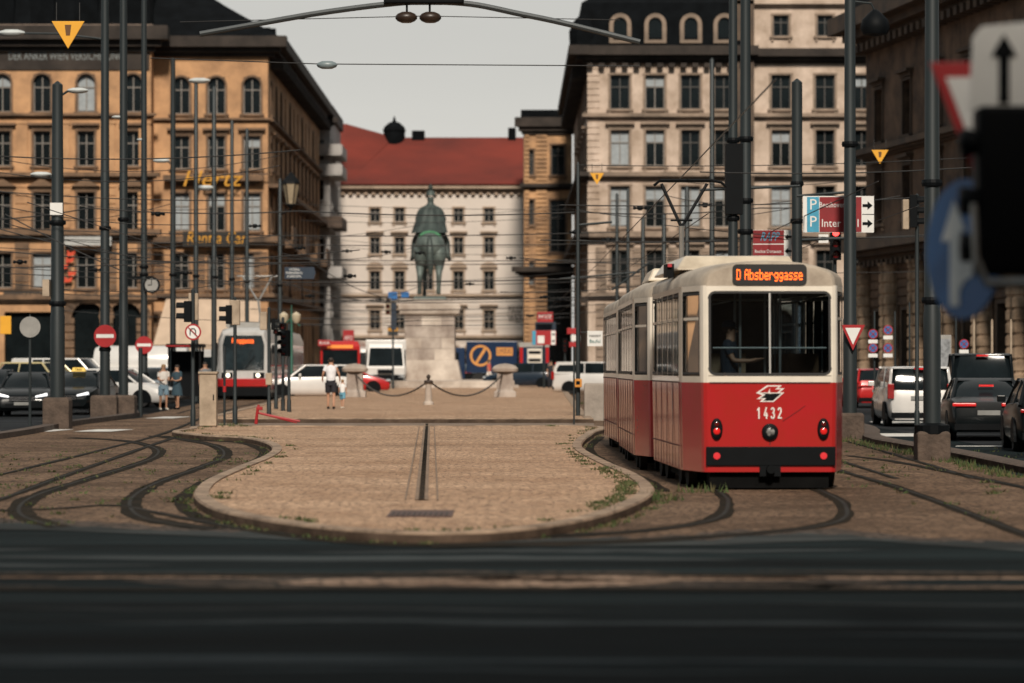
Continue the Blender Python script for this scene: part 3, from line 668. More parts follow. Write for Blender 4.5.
t = MB(); cornice(t, 0, WB + .2, HB - 1.3, 1.5, 1.3); cs = MB(side_xf(WB, 0, R(90))); cornice(cs, .0, DB, HB - 1.296, 1.5, 1.36)
x_ = 1.5
while x_ < DB: cs.box(x_, x_ + .35, -1.1, -.05, HB - 2.1, HB - 1.31); x_ += 1.3
t.v += cs.v; t.f += [[i + len(t.v) - len(cs.v) for i in f] for f in cs.f]; t.m += cs.m
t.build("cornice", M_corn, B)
t = MB(); e = .9
t.loft([[(-.0, -e, HB + .21), (WB + e, -e, HB + .21), (WB + e, DB, HB + .21), (0, DB, HB + .21)], [(0, 3.2, HB + 3.0), (WB - 3.6, 3.2, HB + 3.0), (WB - 3.6, DB - 4, HB + 3.0), (0, DB - 4, HB + 3.0)], [(0, 7, HB + 5.2), (2.4, 7, HB + 5.2), (2.4, DB - 8, HB + 5.2), (0, DB - 8, HB + 5.2)]])
for yy, hh in ((6, 1.6), (16, 1.8), (34, 2.0), (52, 2.2)): t.box(WB - 1.4, WB - .3, yy, yy + 1.6, HB + .3, HB + hh)
t.box(WB - .2, WB + .5, 1.0, 1.7, HB + .2, HB + 1.0)
t.build("roof", M_slate, B)
M_yel = mat("yellow_letters", (.6, .28, .02), .5); M_yell = mat("yellow_red_letters", (.6, .28, .02), .5)
lettering("Rent a Car", .95, M_yel, B, (X(217, YB) - xb0, -.93, zB(239)), width=4.6, shear=.2)
lettering("Hertz", 1.2, M_yell, B, (X(212, YB) - xb0, -1.0, zB(180)), width=4.6, shear=.3)
t = MB(); t.box(X(184, YB) - xb0, X(248, YB) - xb0, -.9, -.82, zB(247), zB(232)); t.build("sign_board", mat("board_black", (.02, .016, .012), .7), B)
t = MB(); 
for k in range(34): t.box(3.3 + k * .17, 3.34 + k * .17, -.85, -.8, zB(186) + .8, zB(175))
t.box(3.3, 9.1, -.86, -.79, zB(175), zB(174)); t.build("balcony_railing", M_iron2, B)
aw = MB(); y0 = -.1
aw.loft([[(1.3, -.15, zB(297)), (WB - .6, -.15, zB(297)), (WB - .6, -.2, zB(297) - .06), (1.3, -.2, zB(297) - .06)], [(.6, -3.2, zB(345)), (WB - .2, -3.2, zB(345)), (WB - .2, -3.15, zB(345) - .06), (.6, -3.15, zB(345) - .06)]])
aw.box(.6, WB - .2, -3.22, -3.19, zB(357), zB(345) - .07)
awo = aw.build("awning", mat("awning_canvas", (.5, .38, .28), .9, var=.12, scale=1), B)
lettering("CAFE", .45, mat("red_letters", (.5, .03, .02), .6), awo, (X(256, YB) - xb0 - 9, -3.24, zB(351)), width=1.4)
t = MB()
for xc in cB: t.quad((xc - 1.1, .39, .3), (xc + 1.1, .39, .3), (xc + 1.1, .39, zB(325)), (xc - 1.1, .39, zB(325)))
t.build("shop_window", M_pane, B)
t = MB(); t.box(-.25, .25, -.25, .25, 0, .1, 0); t.lathe([(.12, -.0), (.28, .3), (.3, .9), (.1, 1.15), (.02, 1.3)], (0, 0, 0), 10, 0)
lamp_b = t.build("wall_lantern", mat("lantern_glass", (.3, .24, .16), .4), B, loc=(X(291, YB) - xb0 + .2, .4, zB(200))); 

# ---- building C: grey stucco building with balconies closing the left side of the street
YC = 312.5
def zC(py): return Z(py, YC) - gz(YC) + .1
xc0, xc1 = X(296, YC), X(330, YC); WC = xc1 - xc0; HC = zC(118)
C_ = thing("grey_building", "narrow pale grey house with stacked iron balconies at the end of the left street side", "building", base_at(xc0, YC))
w = MB(); hs = [(WC - 1.0, .8, zC(b), zC(t)) for t, b in ((140, 160), (180, 200), (235, 262), (285, 310))]; facade(w, WC, 0, HC, hs, .3)
ws = MB(side_xf(WC, 0, R(90))); hs2 = [(yy, 1.3, zC(b), zC(t)) for t, b in ((140, 162), (180, 204), (232, 262), (285, 312), (330, 372)) for yy in (3, 7.5, 12, 16.5)]; facade(ws, 19.5, 0, HC, hs2, .3)
w.v += ws.v; w.f += [[i + len(w.v) - len(ws.v) for i in f] for f in ws.f]; w.m += ws.m
w.build("wall", M_gst, C_)
for h_ in hs: put_window(C_, 'plain', h_[1], h_[3] - h_[2], h_[0], 0, h_[2], 0, M_gst, M_wfd, rev=.3)
for h_ in hs2: put_window(C_, 'plain', h_[1], h_[3] - h_[2], WC, h_[0], h_[2], R(90), M_gst, M_wfd, rev=.3)
for py in (150, 170, 222, 272):
    t = MB(); zz = zC(py + 6); t.box(WC - 2.2, WC + 1.2, -1.2, -.02, zz, zz + .2); t.box(WC - 2.2, WC + 1.2, -1.2, -1.12, zz + .22, zz + 1.1); t.box(WC + .03, WC + 1.2, .0, 9, zz, zz + .2); t.box(WC + 1.12, WC + 1.2, 0, 9, zz + .22, zz + 1.1)
    t.build("balcony", M_gst if py != 222 else M_conc, C_)
t = MB(); cornice(t, 0, WC, HC - .9, .9, .8); t.box(-1, WC + .3, 0, 19, HC + .01, HC + 1.2); t.build("roof", M_corn, C_)

# ---- building D: long pale building with the red tiled roof that closes the square
YD = 334.0; sD = F / YD
def zD(py): return Z(py, YD) - gz(YD) + .1
xd0, xd1 = X(318, YD), X(545, YD); WD = xd1 - xd0; HD = zD(188)
D_ = thing("palace_building", "long pale stucco building under a steep red tiled roof behind the rider statue", "building", base_at(xd0, YD))
colsD = [X(p, YD) - xd0 for p in (375, 399.5, 428, 458.5, 489)]
rows = ((208, 222, 'plain', 1.05), (237, 254, 'hood', 1.05), (271, 290, 'ped', 1.1), (310, 330, 'hood', 1.1))
hs = []; ww = []
for xc in colsD:
    for r, (t_, b_, kd, wd) in enumerate(rows): hs.append((xc, wd, zD(b_), zD(t_))); ww.append((kd, wd, zD(t_) - zD(b_), xc, zD(b_)))
for p in (352, 372, 392, 412, 452, 472, 494, 512): hs.append((X(p, YD) - xd0, 1.55, .3, zD(345)))
w = MB(); facade(w, WD, 0, HD, hs, .35); w.quad((0, 0, 0), (0, 14, 0), (0, 14, HD), (0, 0, HD)); w.quad((WD, 0, 0), (WD, 14, 0), (WD, 14, HD), (WD, 0, HD)); w.build("wall", M_pale, D_)
for k in ww: put_window(D_, k[0] if k[0] != 'ped' else 'curve', k[1], k[2], k[3], 0, k[4], 0, M_palet, M_wfr, rev=.3)
for p in (352, 372, 392, 412, 452, 472, 494, 512): put_window(D_, 'arch', 1.55, zD(345) - .3, X(p, YD) - xd0, 0, .3, 0, M_palet, M_wfd, rev=.3)
t = MB(); cornice(t, 0, WD, zD(298), .4, .35); cornice(t, 0, WD, zD(340), .5, .4); 
zz = .6
while zz < zD(300): t.box(0, WD, -.012, 0, zz, zz + .05); zz += .75
t.build("string_courses", M_palet, D_)
t = MB(); cornice(t, 0, WD, HD - .5, .9, .8, dentil=.8); t.build("cornice", M_palet, D_)
t = MB(); zr = zD(133); ze = HD + .42
t.loft([[(-1, -1.0, ze), (WD + 1, -1.0, ze), (WD + 1, -1.0, ze - .1), (-1, -1.0, ze - .1)], [(-1, 6.5, zr), (WD + 1, 6.5, zr), (WD + 1, 6.5, zr - .1), (-1, 6.5, zr - .1)]])
t.loft([[(-1, 6.5, zr), (WD + 1, 6.5, zr), (WD + 1, 6.5, zr - .1), (-1, 6.5, zr - .1)], [(-1, 14, ze), (WD + 1, 14, ze), (WD + 1, 14, ze - .1), (-1, 14, ze - .1)]])
x2 = X(343, YD) - xd0; zr2 = zD(121)
t.loft([[(X(333, YD) - xd0, -1.05, ze), (x2 + 0, -1.05, ze + .05), (x2 + .3, -1.0, ze)], [(X(333, YD) - xd0, 5, zr2), (x2 + 0, 5, zr2 + .1), (X(392, YD) - xd0, 6.4, zr + .03)]])
for k in range(1, 12):
    xr = WD * k / 12; 
t.box(X(449, YD) - xd0, X(449, YD) - xd0 + .12, -.9, 6.4, ze, ze + .02)
roof = t.build("roof", M_tile, D_)
t = MB(); xm = X(392, YD) - xd0
t.lathe([(1.15, -1.2), (1.15, .4), (1.25, .5), (1.05, .95), (.6, 1.35), (.2, 1.5), (.1, 1.9), (.02, 2.1)], (xm, 6.5, zr + .2), 14); t.build("cupola", M_slate, roof)
t = MB(); t.box(X(410, YD) - xd0, X(423, YD) - xd0, 6, 7, zr - .5, zr + .7); t.build("chimney", M_slate, roof)
t = MB(); t.box(X(508, YD) - xd0, X(516, YD) - xd0, 6, 7, zr - .5, zr + 1.0); t.build("chimney", M_slate, roof)
t = MB(); t.box(X(388, YD) - xd0, X(398, YD) - xd0, -.5, -.4, zD(335), zD(326)); 
sg = t.build("hanging_sign", mat("dark_sign", (.03, .035, .04), .5), D_); t = MB(); t.box(X(388, YD) - xd0, X(398, YD) - xd0, -.52, -.505, zD(331), zD(328)); t.build("stripe", M_yel, sg)
lettering("MAXIM", .9, M_black, D_, (X(516, YD) - xd0, -.12, zD(310)), width=1.6); lettering("WIEN", .8, M_black, D_, (X(516, YD) - xd0, -.12, zD(319)), width=1.6)

# ---- building E: cream corner building on the right with the mansard roof
YE = 246.0; zE = zB
xe0, xe1 = X(588, YE), X(882, YE); WE = xe1 - xe0; HE = zE(52); DE = 56.0
E_ = thing("mansard_building", "cream stone building with dark mansard roof and pale dormers behind the red tram", "building", base_at(xe0, YE))
cE = [X(p, YE) - xe0 for p in (620, 655, 690.5, 724)]; cE2 = [X(p, YE) - xe0 for p in (781, 825, 862)]
hs = []; ww = []
BE = {(1, 1): 2, (1, 0): 1, (0, 1): 2, (2, 0): 1, (2, 1): 2, (2, 2): 1, (1, 4): 2, (2, 4): 1, (2, 3): 2}
for i, xc in enumerate(cE + cE2):
    for r, (t_, b_, kd, wd) in enumerate(((75, 109, 'plain', 1.5), (130, 166, 'hood', 1.45), (186, 227, 'plain', 1.5), (250, 284, 'hood', 1.4), (310, 372, 'arch', 1.9))):
        hs.append((xc, wd, max(zE(b_), .4), zE(t_))); ww.append((kd, wd, zE(t_) - max(zE(b_), .4), xc, max(zE(b_), .4), BE.get((r, i), 0)))
w = MB(); facade(w, WE, 0, HE, hs, .4)
ws = MB(side_xf(0, DE, R(-90))); hsd = [(yy, 1.3, zE(b), zE(t)) for t, b in ((76, 108), (131, 165), (188, 226), (252, 283), (310, 368)) for yy in (4, 10, 16, 22, 28, 34, 40, 46, 52)]
facade(ws, DE, 0, HE, hsd, .4)
w.v += ws.v; w.f += [[i + len(w.v) - len(ws.v) for i in f] for f in ws.f]; w.m += ws.m
w.quad((WE, 0, 0), (WE, 20, 0), (WE, 20, HE), (WE, 0, HE))
w.build("wall", M_crm, E_)
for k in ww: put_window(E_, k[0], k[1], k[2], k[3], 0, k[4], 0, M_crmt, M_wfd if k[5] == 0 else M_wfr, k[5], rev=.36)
for h_ in hsd:
    if DE - h_[0] < 40: put_window(E_, 'hood', h_[1], h_[3] - h_[2], 0, DE - h_[0], h_[2], R(-90), M_crmt, M_wfd, rev=.36)
t = MB(); cornice(t, 0, WE, zE(120), .5, .45); cornice(t, 0, WE, zE(180), .6, .6); cornice(t, 0, WE, zE(242), .8, .8); cornice(t, 0, WE, zE(300), .6, .5)
t.build("string_courses", M_crmt, E_)
for xc in (1.0, (cE[0] + cE[1]) / 2, (cE[1] + cE[2]) / 2, (cE[2] + cE[3]) / 2, cE[3] + 1.6, cE2[0] - 1.8, (cE2[0] + cE2[1]) / 2): piers(E_, M_crmt, [(xc - .42, xc + .42, zE(298), zE(246), .5, .1), (xc - .42, xc + .42, .3, zE(303), .6, .12)])
piers(E_, M_crm, [(-.05, .9, zE(238), zE(60), .5, .08)])
for xc in ((cE[0] + cE[1]) / 2, (cE[1] + cE[2]) / 2, (cE[2] + cE[3]) / 2): t = MB(); t.box(xc - .38, xc + .38, -.12, .02, zE(238), zE(183)); t.build("pilaster", M_crm, E_)
t = MB(); cornice(t, -.1, X(742, YE) - xe0, HE - .9, 1.3, 1.2, dentil=.9); cs = MB(side_xf(0, DE, R(-90))); cornice(cs, 0, DE - .0, HE - .896, 1.3, 1.5)
for yy in range(1, 55, 2): cs.box(yy, yy + .5, -1.2, -.04, HE - 1.8, HE - .91)
cornice(cs, 0, DE, zE(180), .6, .9); cornice(cs, 0, DE, zE(242), .8, 1.0)
t.v += cs.v; t.f += [[i + len(t.v) - len(cs.v) for i in f] for f in cs.f]; t.m += cs.m
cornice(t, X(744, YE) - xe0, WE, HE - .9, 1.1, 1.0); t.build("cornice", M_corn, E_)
t = MB(); xm = X(742, YE) - xe0; z0 = HE + .42
t.loft([[(-.9, -.6, z0), (xm, -.6, z0), (xm, DE, z0), (-.9, DE, z0)], [(-.5, .2, z0 + 3.4), (xm - .3, .2, z0 + 3.4), (xm - .3, DE, z0 + 3.4), (-.5, DE, z0 + 3.4)], [(2, 4, z0 + 5.2), (xm - 2, 4, z0 + 5.2), (xm - 2, DE - 4, z0 + 5.2), (2, DE - 4, z0 + 5.2)]])
t.lathe([(1.2, 0), (1.25, 1.2), (.9, 2.0), (.3, 2.6), (.1, 3.4)], (-.2, .6, z0), 12)
mroof = t.build("roof", M_slate, E_)
for xc in cE:
    t = MB(); h_ = 2.3; o = arch_pts(1.7, 0, h_, 8); i = arch_pts(1.05, .25, h_ - .32, 8)
    for k in range(len(o)):
        a, b = o[k], o[(k + 1) % len(o)]; c, d = i[(k + 1) % len(i)], i[k]
        t.loft([[(a[0], -.0, a[1]), (b[0], 0, b[1]), (c[0], 0, c[1]), (d[0], 0, d[1])], [(a[0], 1.6, a[1]), (b[0], 1.6, b[1]), (c[0], 1.6, c[1]), (d[0], 1.6, d[1])]])
    dm_ = t.build("dormer", M_crmt, mroof, loc=(xc, -.7, z0 + .2))
    t = MB(); t.box(-.6, .6, .25, .3, .2, h_ - .3); t.build("pane", M_pane, dm_)
# attic storey above the right wing
t = MB(); ha = [(xc - xm, 1.2, z0 + .8, z0 + 2.4) for xc in cE2]; am = MB(Matrix.Translation((xm, 0, 0))); facade(am, WE - xm, z0 - .3, z0 + 4.5, ha, .3); am.box(0, .3, 0, 8, z0 - .3, z0 + 4.5); cornice(am, .05, WE - xm, z0 + 3.0, .5, .5); am.build("attic_wall", M_crm, E_)
for xc in cE2: put_window(E_, 'plain', 1.2, 1.6, xc, 0, z0 + .8, 0, M_crmt, M_wfd, rev=.3)
t = MB(); t.box(xm - .5, xm + .9, -.5, 0, 0, HE + 4); t.build("corner_pier", M_brnt, E_)
lettering("HOTEL", .62, M_iron2, E_, (X(760, YE) - xe0, -.5, zE(213)), rz=0, width=.9) if False else None

# ---- building H: ochre building further down on the right side of the street
YH = 308.0; M_ochh = mat("golden_plaster", (.52, .3, .15), .9, var=.2, scale=.5, dirt=(.2, .12, .07))
def zH(py): return Z(py, YH) - gz(YH) + .1
xh0 = X(524, YH); WH = X(572, YH) - xh0; HH = zH(122)
H_ = thing("pillared_building", "tall narrow ochre building with banded pillars left of the cream corner building", "building", base_at(xh0, YH))
hs = [(X(p, YH) - xh0, wd, zH(b), zH(t)) for p, wd, b, t in ((531, .5, 175, 150), (531, .5, 225, 200), (531, .55, 285, 262), (558, 1.3, 175, 145), (558, 1.5, 252, 200))]
hs.append((X(559, YH) - xh0, 2.3, .3, zH(262)))
w = MB(); facade(w, WH, 0, HH, hs, .5); w.quad((0, 0, 0), (0, 20, 0), (0, 20, HH), (0, 0, HH)); w.build("wall", M_ochh, H_)
for h_ in hs[:5]: put_window(H_, 'plain', h_[1], h_[3] - h_[2], h_[0], 0, h_[2], 0, M_ocht, M_wfd, rev=.4)
t = MB(); xx = X(559, YH) - xh0; t.quad((xx - 1.2, .49, .3), (xx + 1.2, .49, .3), (xx + 1.2, .49, zH(262)), (xx - 1.2, .49, zH(262))); t.build("shop_window", M_pane, H_)
for p, hw in ((541.5, .52), (527, .2)): piers(H_, M_ochh, [(X(p, YH) - xh0 - hw, X(p, YH) - xh0 + hw, .3, zH(278), .42, .3), (X(p, YH) - xh0 - hw, X(p, YH) - xh0 + hw, zH(268), zH(135), .42, .25)])
t = MB(); cornice(t, 0, WH, HH - 1.2, 1.6, .9); cornice(t, -.3, WH, zH(276), .9, .9); cornice(t, .2, WH, zH(190), .6, .6); t.build("cornice", M_corn, H_)
t = MB(); t.box(-.3, WH, .3, 19, HH + .41, HH + 1.2); t.build("roof", M_slate, H_)

# ---- building K: dark columned building on the right, coming towards the camera
K0 = Vector((X(866, 186), 186, 0)); K1 = Vector((33.5, 96, 0)); dK = (K1 - K0); WK = dK.length; aK = math.atan2(dK.y, dK.x)
K_ = thing("columned_building", "dark stone building with banded half columns along the right edge", "building", (K0.x, K0.y, gz(150) - .25), aK)
M_colm = mat("lit_column_stone", (.6, .42, .28), .9, var=.25, scale=.6, bump=.4, dirt=(.2, .13, .08)); HK = 21.5; hs = []; n = 15; sp = WK / n  # light falling on the columns painted in as a paler stone
for k in range(n):
    xc = sp * (k + .5)
    for z0_, z1_ in ((9.9, 12.9), (14.6, 17.6)): hs.append((xc, 1.7, z0_, z1_))
    hs.append((xc, 1.9, 1.4, 4.9))
w = MB(); facade(w, WK, 0, HK, hs, .6); w.quad((0, 0, 0), (0, 18, 0), (0, 18, HK), (0, 0, HK)); w.build("wall", M_brn, K_)
for h_ in hs: put_window(K_, 'hood' if h_[2] > 5 else 'plain', h_[1], h_[3] - h_[2], h_[0], 0, h_[2], 0, M_brnt, M_wfd, rev=.5)
for k in range(n + 1):
    for dx in ((0, .9) if k == 0 else (-.55, .55)):
        xc = sp * k + dx
        if xc < 0 or xc > WK: continue
        c = MB(); prof = []; z = .6
        while z < 7.0: prof += [(.36, z), (.43, z + .04), (.43, z + .46), (.36, z + .5)]; z += .62
        c.lathe([(.5, 0), (.5, .55)] + prof + [(.5, 7.1), (.5, 7.3)], (xc, -.25, .3), 12); c.build("column", M_colm, K_, smooth=False)
piers(K_, M_brn, [(sp * k + 1.1, sp * k + 1.35, .5, 7.6, .62, .12) for k in range(n)] + [(sp * (k + 1) - 1.35, sp * (k + 1) - 1.1, .5, 7.6, .62, .12) for k in range(n)] + [(sp * k + 1.4, sp * (k + 1) - 1.4, 5.2, 7.6, .5, .1) for k in range(n)])
t = MB(); cornice(t, -.3, WK, 7.8, 1.3, 1.3, dentil=1.0); cornice(t, -.1, WK, 13.7, .6, .7); t.build("string_courses", M_brnt, K_)
t = MB(); cornice(t, -.3, WK, HK - 1.2, 1.8, 1.8, dentil=1.2); t.build("cornice", M_brnt, K_)
t = MB(); zt = HK + .61; t.loft([[(-1, -1, zt), (WK, -1, zt), (WK, 16, zt), (-1, 16, zt)], [(0, 1, zt + 4), (WK, 1, zt + 4), (WK, 14, zt + 4), (0, 14, zt + 4)]]); t.build("roof", M_slate, K_)
t = MB(); t.box(-.2, .45, -.8, -.1, 2, 9); 

# ---- unseen buildings: left ones for the tram's reflections, near ones added to cast shade
for (x0_, x1_, yy_, hh_, m_, lb_) in ((-130, -60, 240, 25, M_och, "long ochre terrace continuing the street front beyond the left edge"), (-64, -40, 150, 22, M_brnt, "brown side street house standing beyond the left edge"), (-70, 45, -9, 24.2, M_crm, "unseen cream terrace added behind the camera to shade the foreground"), (14.5, 60, 5, 26, M_crm, "unseen cream corner house added beyond the right edge to shade the road")):
    T_ = thing("terrace_building", lb_, "building", (x0_, yy_, gz(yy_) - .1)); W_t = x1_ - x0_; hs = []
    for k in range(int(W_t / 4.2)):
        for z_ in (1.5, 6.5, 11, 15.5, 19.2): hs.append((2.1 + k * 4.2, 1.3, z_, z_ + 2.4))
    rot_ = yy_ == -9
    if rot_: T_.rotation_euler = (0, 0, R(180)); T_.location = (x1_, yy_, 0)
    w = MB(); facade(w, W_t, 0, hh_, hs, .4); DT = 43 if x0_ == 14.5 else 26; w.quad((0, 0, 0), (0, DT, 0), (0, DT, hh_), (0, 0, hh_)); w.quad((W_t, 0, 0), (W_t, DT, 0), (W_t, DT, hh_), (W_t, 0, hh_)); w.quad((0, DT, 0), (W_t, DT, 0), (W_t, DT, hh_), (0, DT, hh_)); w.build("wall", m_, T_)
    t = MB(); t.quad((.3, .38, .5), (W_t - .3, .38, .5), (W_t - .3, .38, hh_ - 1), (.3, .38, hh_ - 1)); t.build("window_panes", M_pane, T_)
    t = MB(); cornice(t, 0, W_t, hh_ - 1.2, 1.2, 1.0); cornice(t, 0, W_t, 5.6, .6, .5); t.build("cornice", M_corn, T_); t = MB(); t.loft([sq_(0, W_t, 0, DT, hh_ + .01), sq_(2, W_t - 2, 10, DT - 6, hh_ + 3)]); t.build("roof", M_slate, T_)
# ------------------------------------------------------------------ trams
M_red = mat("tram_red", (.36, .013, .017), .25, var=.12, scale=2.2, coat=.3, dirt=(.36, .02, .015))
M_seam = mat("panel_seam", (.05, .01, .01), .8)
M_crmp = mat("tram_cream", (.62, .54, .42), .35, var=.1, scale=1.5, coat=.3, dirt=(.42, .35, .26))
M_belt = mat("tram_white", (.72, .66, .56), .35, var=.06, coat=.3)
M_roofp = mat("tram_roof", (.5, .43, .34), .5, var=.22, scale=1.2, dirt=(.26, .21, .16))
M_seal = mat("rubber_seal", (.01, .01, .01), .6); M_under = mat("underframe_and_shade", (.004, .004, .004), .9, spec=.1, var=.3)
M_tglass = glass("tram_glass", (.36, .43, .46), .5, .03)
M_led = mat("led_orange", (.8, .1, .01), .5, emit=(1.0, .13, .01), estr=3.2, var=0)
M_tail = mat("tail_red", (.6, .01, .01), .2, emit=(1, .05, .04), estr=.12, var=.1, coat=.5)
M_lens = mat("dark_red_lens", (.1, .004, .004), .15, coat=.8, var=.1)
M_chrome = mat("chrome", (.5, .5, .5), .15, 1.0, var=.1)
M_int = mat("tram_interior", (.12, .12, .12), .8, var=.2); M_seat = mat("seat_shell", (.25, .16, .09), .6)
M_alu = mat("aluminium", (.5, .5, .48), .4, .7, var=.1)
M_lit = mat("lit_lamp", (.9, .85, .7), .3, emit=(1, .9, .7), estr=2.0, var=0)

def plan(Lb, hw=1.19, tf=.955, tl=1.1):
    """closed plan outline (x, y), y=0 is the end nearest the camera"""
    P = [(-tf + .06, 0), (tf - .06, 0), (tf - .01, .03), (tf + .02, .1), (hw - .02, tl - .12), (hw, tl + .1), (hw, Lb - tl - .1), (hw - .02, Lb - tl + .12), (tf + .02, Lb - .1), (tf - .06, Lb)]
    return P + [(-x, y) for x, y in P[:1:-1]]
def lean(Lb):
    def f(p):
        k = max(0, p[2] - 1.6) * .045; y = p[1]
        if y < 1.2: y += k * (1 - y / 1.2)
        if y > Lb - 1.2: y -= k * (1 - (Lb - y) / 1.2)
        x = p[0] * (1 - .018 * max(0, .9 - p[2]) / .6)
        return (x, y, p[2])
    return f
def tram_body(root, Lb, low=M_red, face=True, door_side=True):
    P = plan(Lb); n = len(P); f = lean(Lb); z0, z1, z2, z3, z4 = .26, 1.53, 1.62, 2.83, 2.91
    def band(mb, a, b, m, off=0.0, segs=None):
        for k in range(n):
            if segs is not None and k not in segs: continue
            p, q = P[k], P[(k + 1) % n]; mb.quad(f((p[0], p[1], a)), f((q[0], q[1], a)), f((q[0], q[1], b)), f((p[0], p[1], b)), m)
    b = MB(); band(b, z0, z1, 0); 
    for k in range(n):                    # inward return at the sill so the skirt has thickness
        p, q = P[k], P[(k + 1) % n]; b.quad(f((p[0], p[1], z0)), f((q[0], q[1], z0)), f((q[0] * .9, q[1] + (.1 if q[1] < Lb / 2 else -.1), z0)), f((p[0] * .9, p[1] + (.1 if p[1] < Lb / 2 else -.1), z0)), 0)
    b.build("lower_body", low, root, True)
    b = MB(); band(b, z1, z2, 0); band(b, z3, z4, 0); b.build("cream_band", M_belt, root, True)
    # window band: pillars, seals, glass
    pil = MB(); seal = MB(); 
    def wpanel(p, q, t0, t1, za, zb, out, transom=True):
        p = Vector((*p, 0)); q = Vector((*q, 0)); d = q - p
        a = p + d * t0; c = p + d * t1; nrm = Vector((d.y, -d.x, 0)).normalized()
        def pt(v, z, o=0): return f((v.x - nrm.x * -o, v.y - nrm.y * -o, z))
        g_ = MB(); g_.quad(pt(a, za, -.03), pt(c, za, -.03), pt(c, zb, -.03), pt(a, zb, -.03)); g_.build("window", M_tglass, root)
        e = d.normalized() * .035
        for (u, v, zz0, zz1) in ((a, a + e, za, zb), (c - e, c, za, zb), (a + e, c - e, za, za + .035), (a + e, c - e, zb - .035, zb)): seal.quad(pt(u, zz0, .004), pt(v, zz0, .004), pt(v, zz1, .004), pt(u, zz1, .004))
        if transom:
            pil.quad(pt(a + e, 2.42, .002), pt(c - e, 2.42, .002), pt(c - e, 2.46, .002), pt(a + e, 2.46, .002))
        return
    for k in range(n):
        p, q = P[k], P[(k + 1) % n]; ln_ = math.hypot(q[0] - p[0], q[1] - p[1])
        if ln_ < .3:
            pil.quad(f((*p, z2)), f((*q, z2)), f((*q, z3)), f((*p, z3))); continue
        if abs(p[0]) > hw_min and abs(q[0]) > hw_min: # long side
            m_ = max(1, round(ln_ / 1.05)); sp_ = ln_ / m_
            for j in range(m_):
                t0 = (j * sp_ + .06) / ln_; t1 = ((j + 1) * sp_ - .06) / ln_; wpanel(p, q, t0, t1, z2 + .02, z3 - .02, 0)
                for (u0, u1) in ((j * sp_ / ln_, t0), (t1, (j + 1) * sp_ / ln_)):
                    A_ = (p[0] + (q[0] - p[0]) * u0, p[1] + (q[1] - p[1]) * u0); B_ = (p[0] + (q[0] - p[0]) * u1, p[1] + (q[1] - p[1]) * u1)
                    pil.quad(f((*A_, z2)), f((*B_, z2)), f((*B_, z3)), f((*A_, z3)))
        elif ln_ > 1.5: # the end window, with a central bar
            wpanel(p, q, .012, .988, z2 + .01, z3 + .0, 0, False)
            yy = p[1] - (.006 if p[1] < Lb / 2 else -.006)
            for sx_ in (-1, 1):          # rounded corners of the end window
                for zc_, dz_ in ((z2 + .01, 1), (z3, -1)):
                    xe_ = abs(p[0]) * .985; rr_ = .11; arc = [(sx_ * (xe_ - rr_ + rr_ * math.cos(a)), zc_ + dz_ * (rr_ - rr_ * math.sin(a))) for a in [math.pi / 2 * j / 6 for j in range(7)]]
                    pil.face([pil.P(f((x, yy, z))) for x, z in [(sx_ * xe_, zc_)] + arc]) 
                    arc2 = [(sx_ * (xe_ - rr_ + (rr_ - .035) * math.cos(a)), zc_ + dz_ * (rr_ - (rr_ - .035) * math.sin(a))) for a in [math.pi / 2 * j / 6 for j in range(7)]]
                    for a0_, a1_, b1_, b0_ in zip(arc, arc[1:], arc2[1:], arc2): seal.quad(*[f((x, yy - .001, z)) for x, z in (a0_, a1_, b1_, b0_)])
            for (u0, u1) in ((0, .012), (.988, 1)):
                A_ = (p[0] + (q[0] - p[0]) * u0, p[1]); B_ = (p[0] + (q[0] - p[0]) * u1, p[1]); pil.quad(f((*A_, z2)), f((*B_, z2)), f((*B_, z3)), f((*A_, z3)))
        else:
            wpanel(p, q, .06, .94, z2 + .02, z3 - .02, 0)
            for (u0, u1) in ((0, .06), (.94, 1)):
                A_ = (p[0] + (q[0] - p[0]) * u0, p[1] + (q[1] - p[1]) * u0); B_ = (p[0] + (q[0] - p[0]) * u1, p[1] + (q[1] - p[1]) * u1); pil.quad(f((*A_, z2)), f((*B_, z2)), f((*B_, z3)), f((*A_, z3)))
    # panel seams and rub rail
    sm = MB()
    for yy in [1.2 + 1.05 * j for j in range(int((Lb - 2.4) / 1.05) + 2)]:
        if yy < Lb - 1.1:
            for s_ in (-1, 1): sm.box(s_ * 1.19 - .004, s_ * 1.19 + .004, yy - .008, yy + .008, z0 + .02, z1)
    for s_ in (-1, 1): sm.box(s_ * 1.19 - .004, s_ * 1.19 + .004, 1.15, Lb - 1.15, .60, .61); sm.box(s_ * 1.19 - .006, s_ * 1.19 + .006, 1.15, Lb - 1.15, z1 - .012, z1 + .01)
    sm.build("panel_seams", M_seam, root)
    pil.build("window_pillars", M_belt, root); seal.build("window_seals", M_seal, root)
    # arched roof
    def ring(y, hw, h, zb=2.9):
        m_ = 16; return [(hw * math.cos(math.pi * k / m_) * (1.0), y, zb + h * math.sin(math.pi * k / m_) ** .62) for k in range(m_ + 1)]
    r = MB(); k0 = 1.3 * .045 * 1.0
    r.loft([ring(k0, .9, .31), ring(k0 + .05, .945, .35), ring(.35, .985, .37), ring(1.1, 1.19, .38), ring(Lb - 1.1, 1.19, .38), ring(Lb - .35, .985, .37), ring(Lb - k0 - .05, .945, .35), ring(Lb - k0, .9, .31)], 0, cap=True, closed=False)
    r.build("roof", M_roofp, root, True)
    # floor and interior
    i_ = MB(); i_.box(-1.05, 1.05, 1.1, Lb - 1.1, .82, .9); i_.box(-.85, .85, .2, 1.1, .82, .9); i_.box(-.85, .85, Lb - 1.1, Lb - .2, .82, .9)
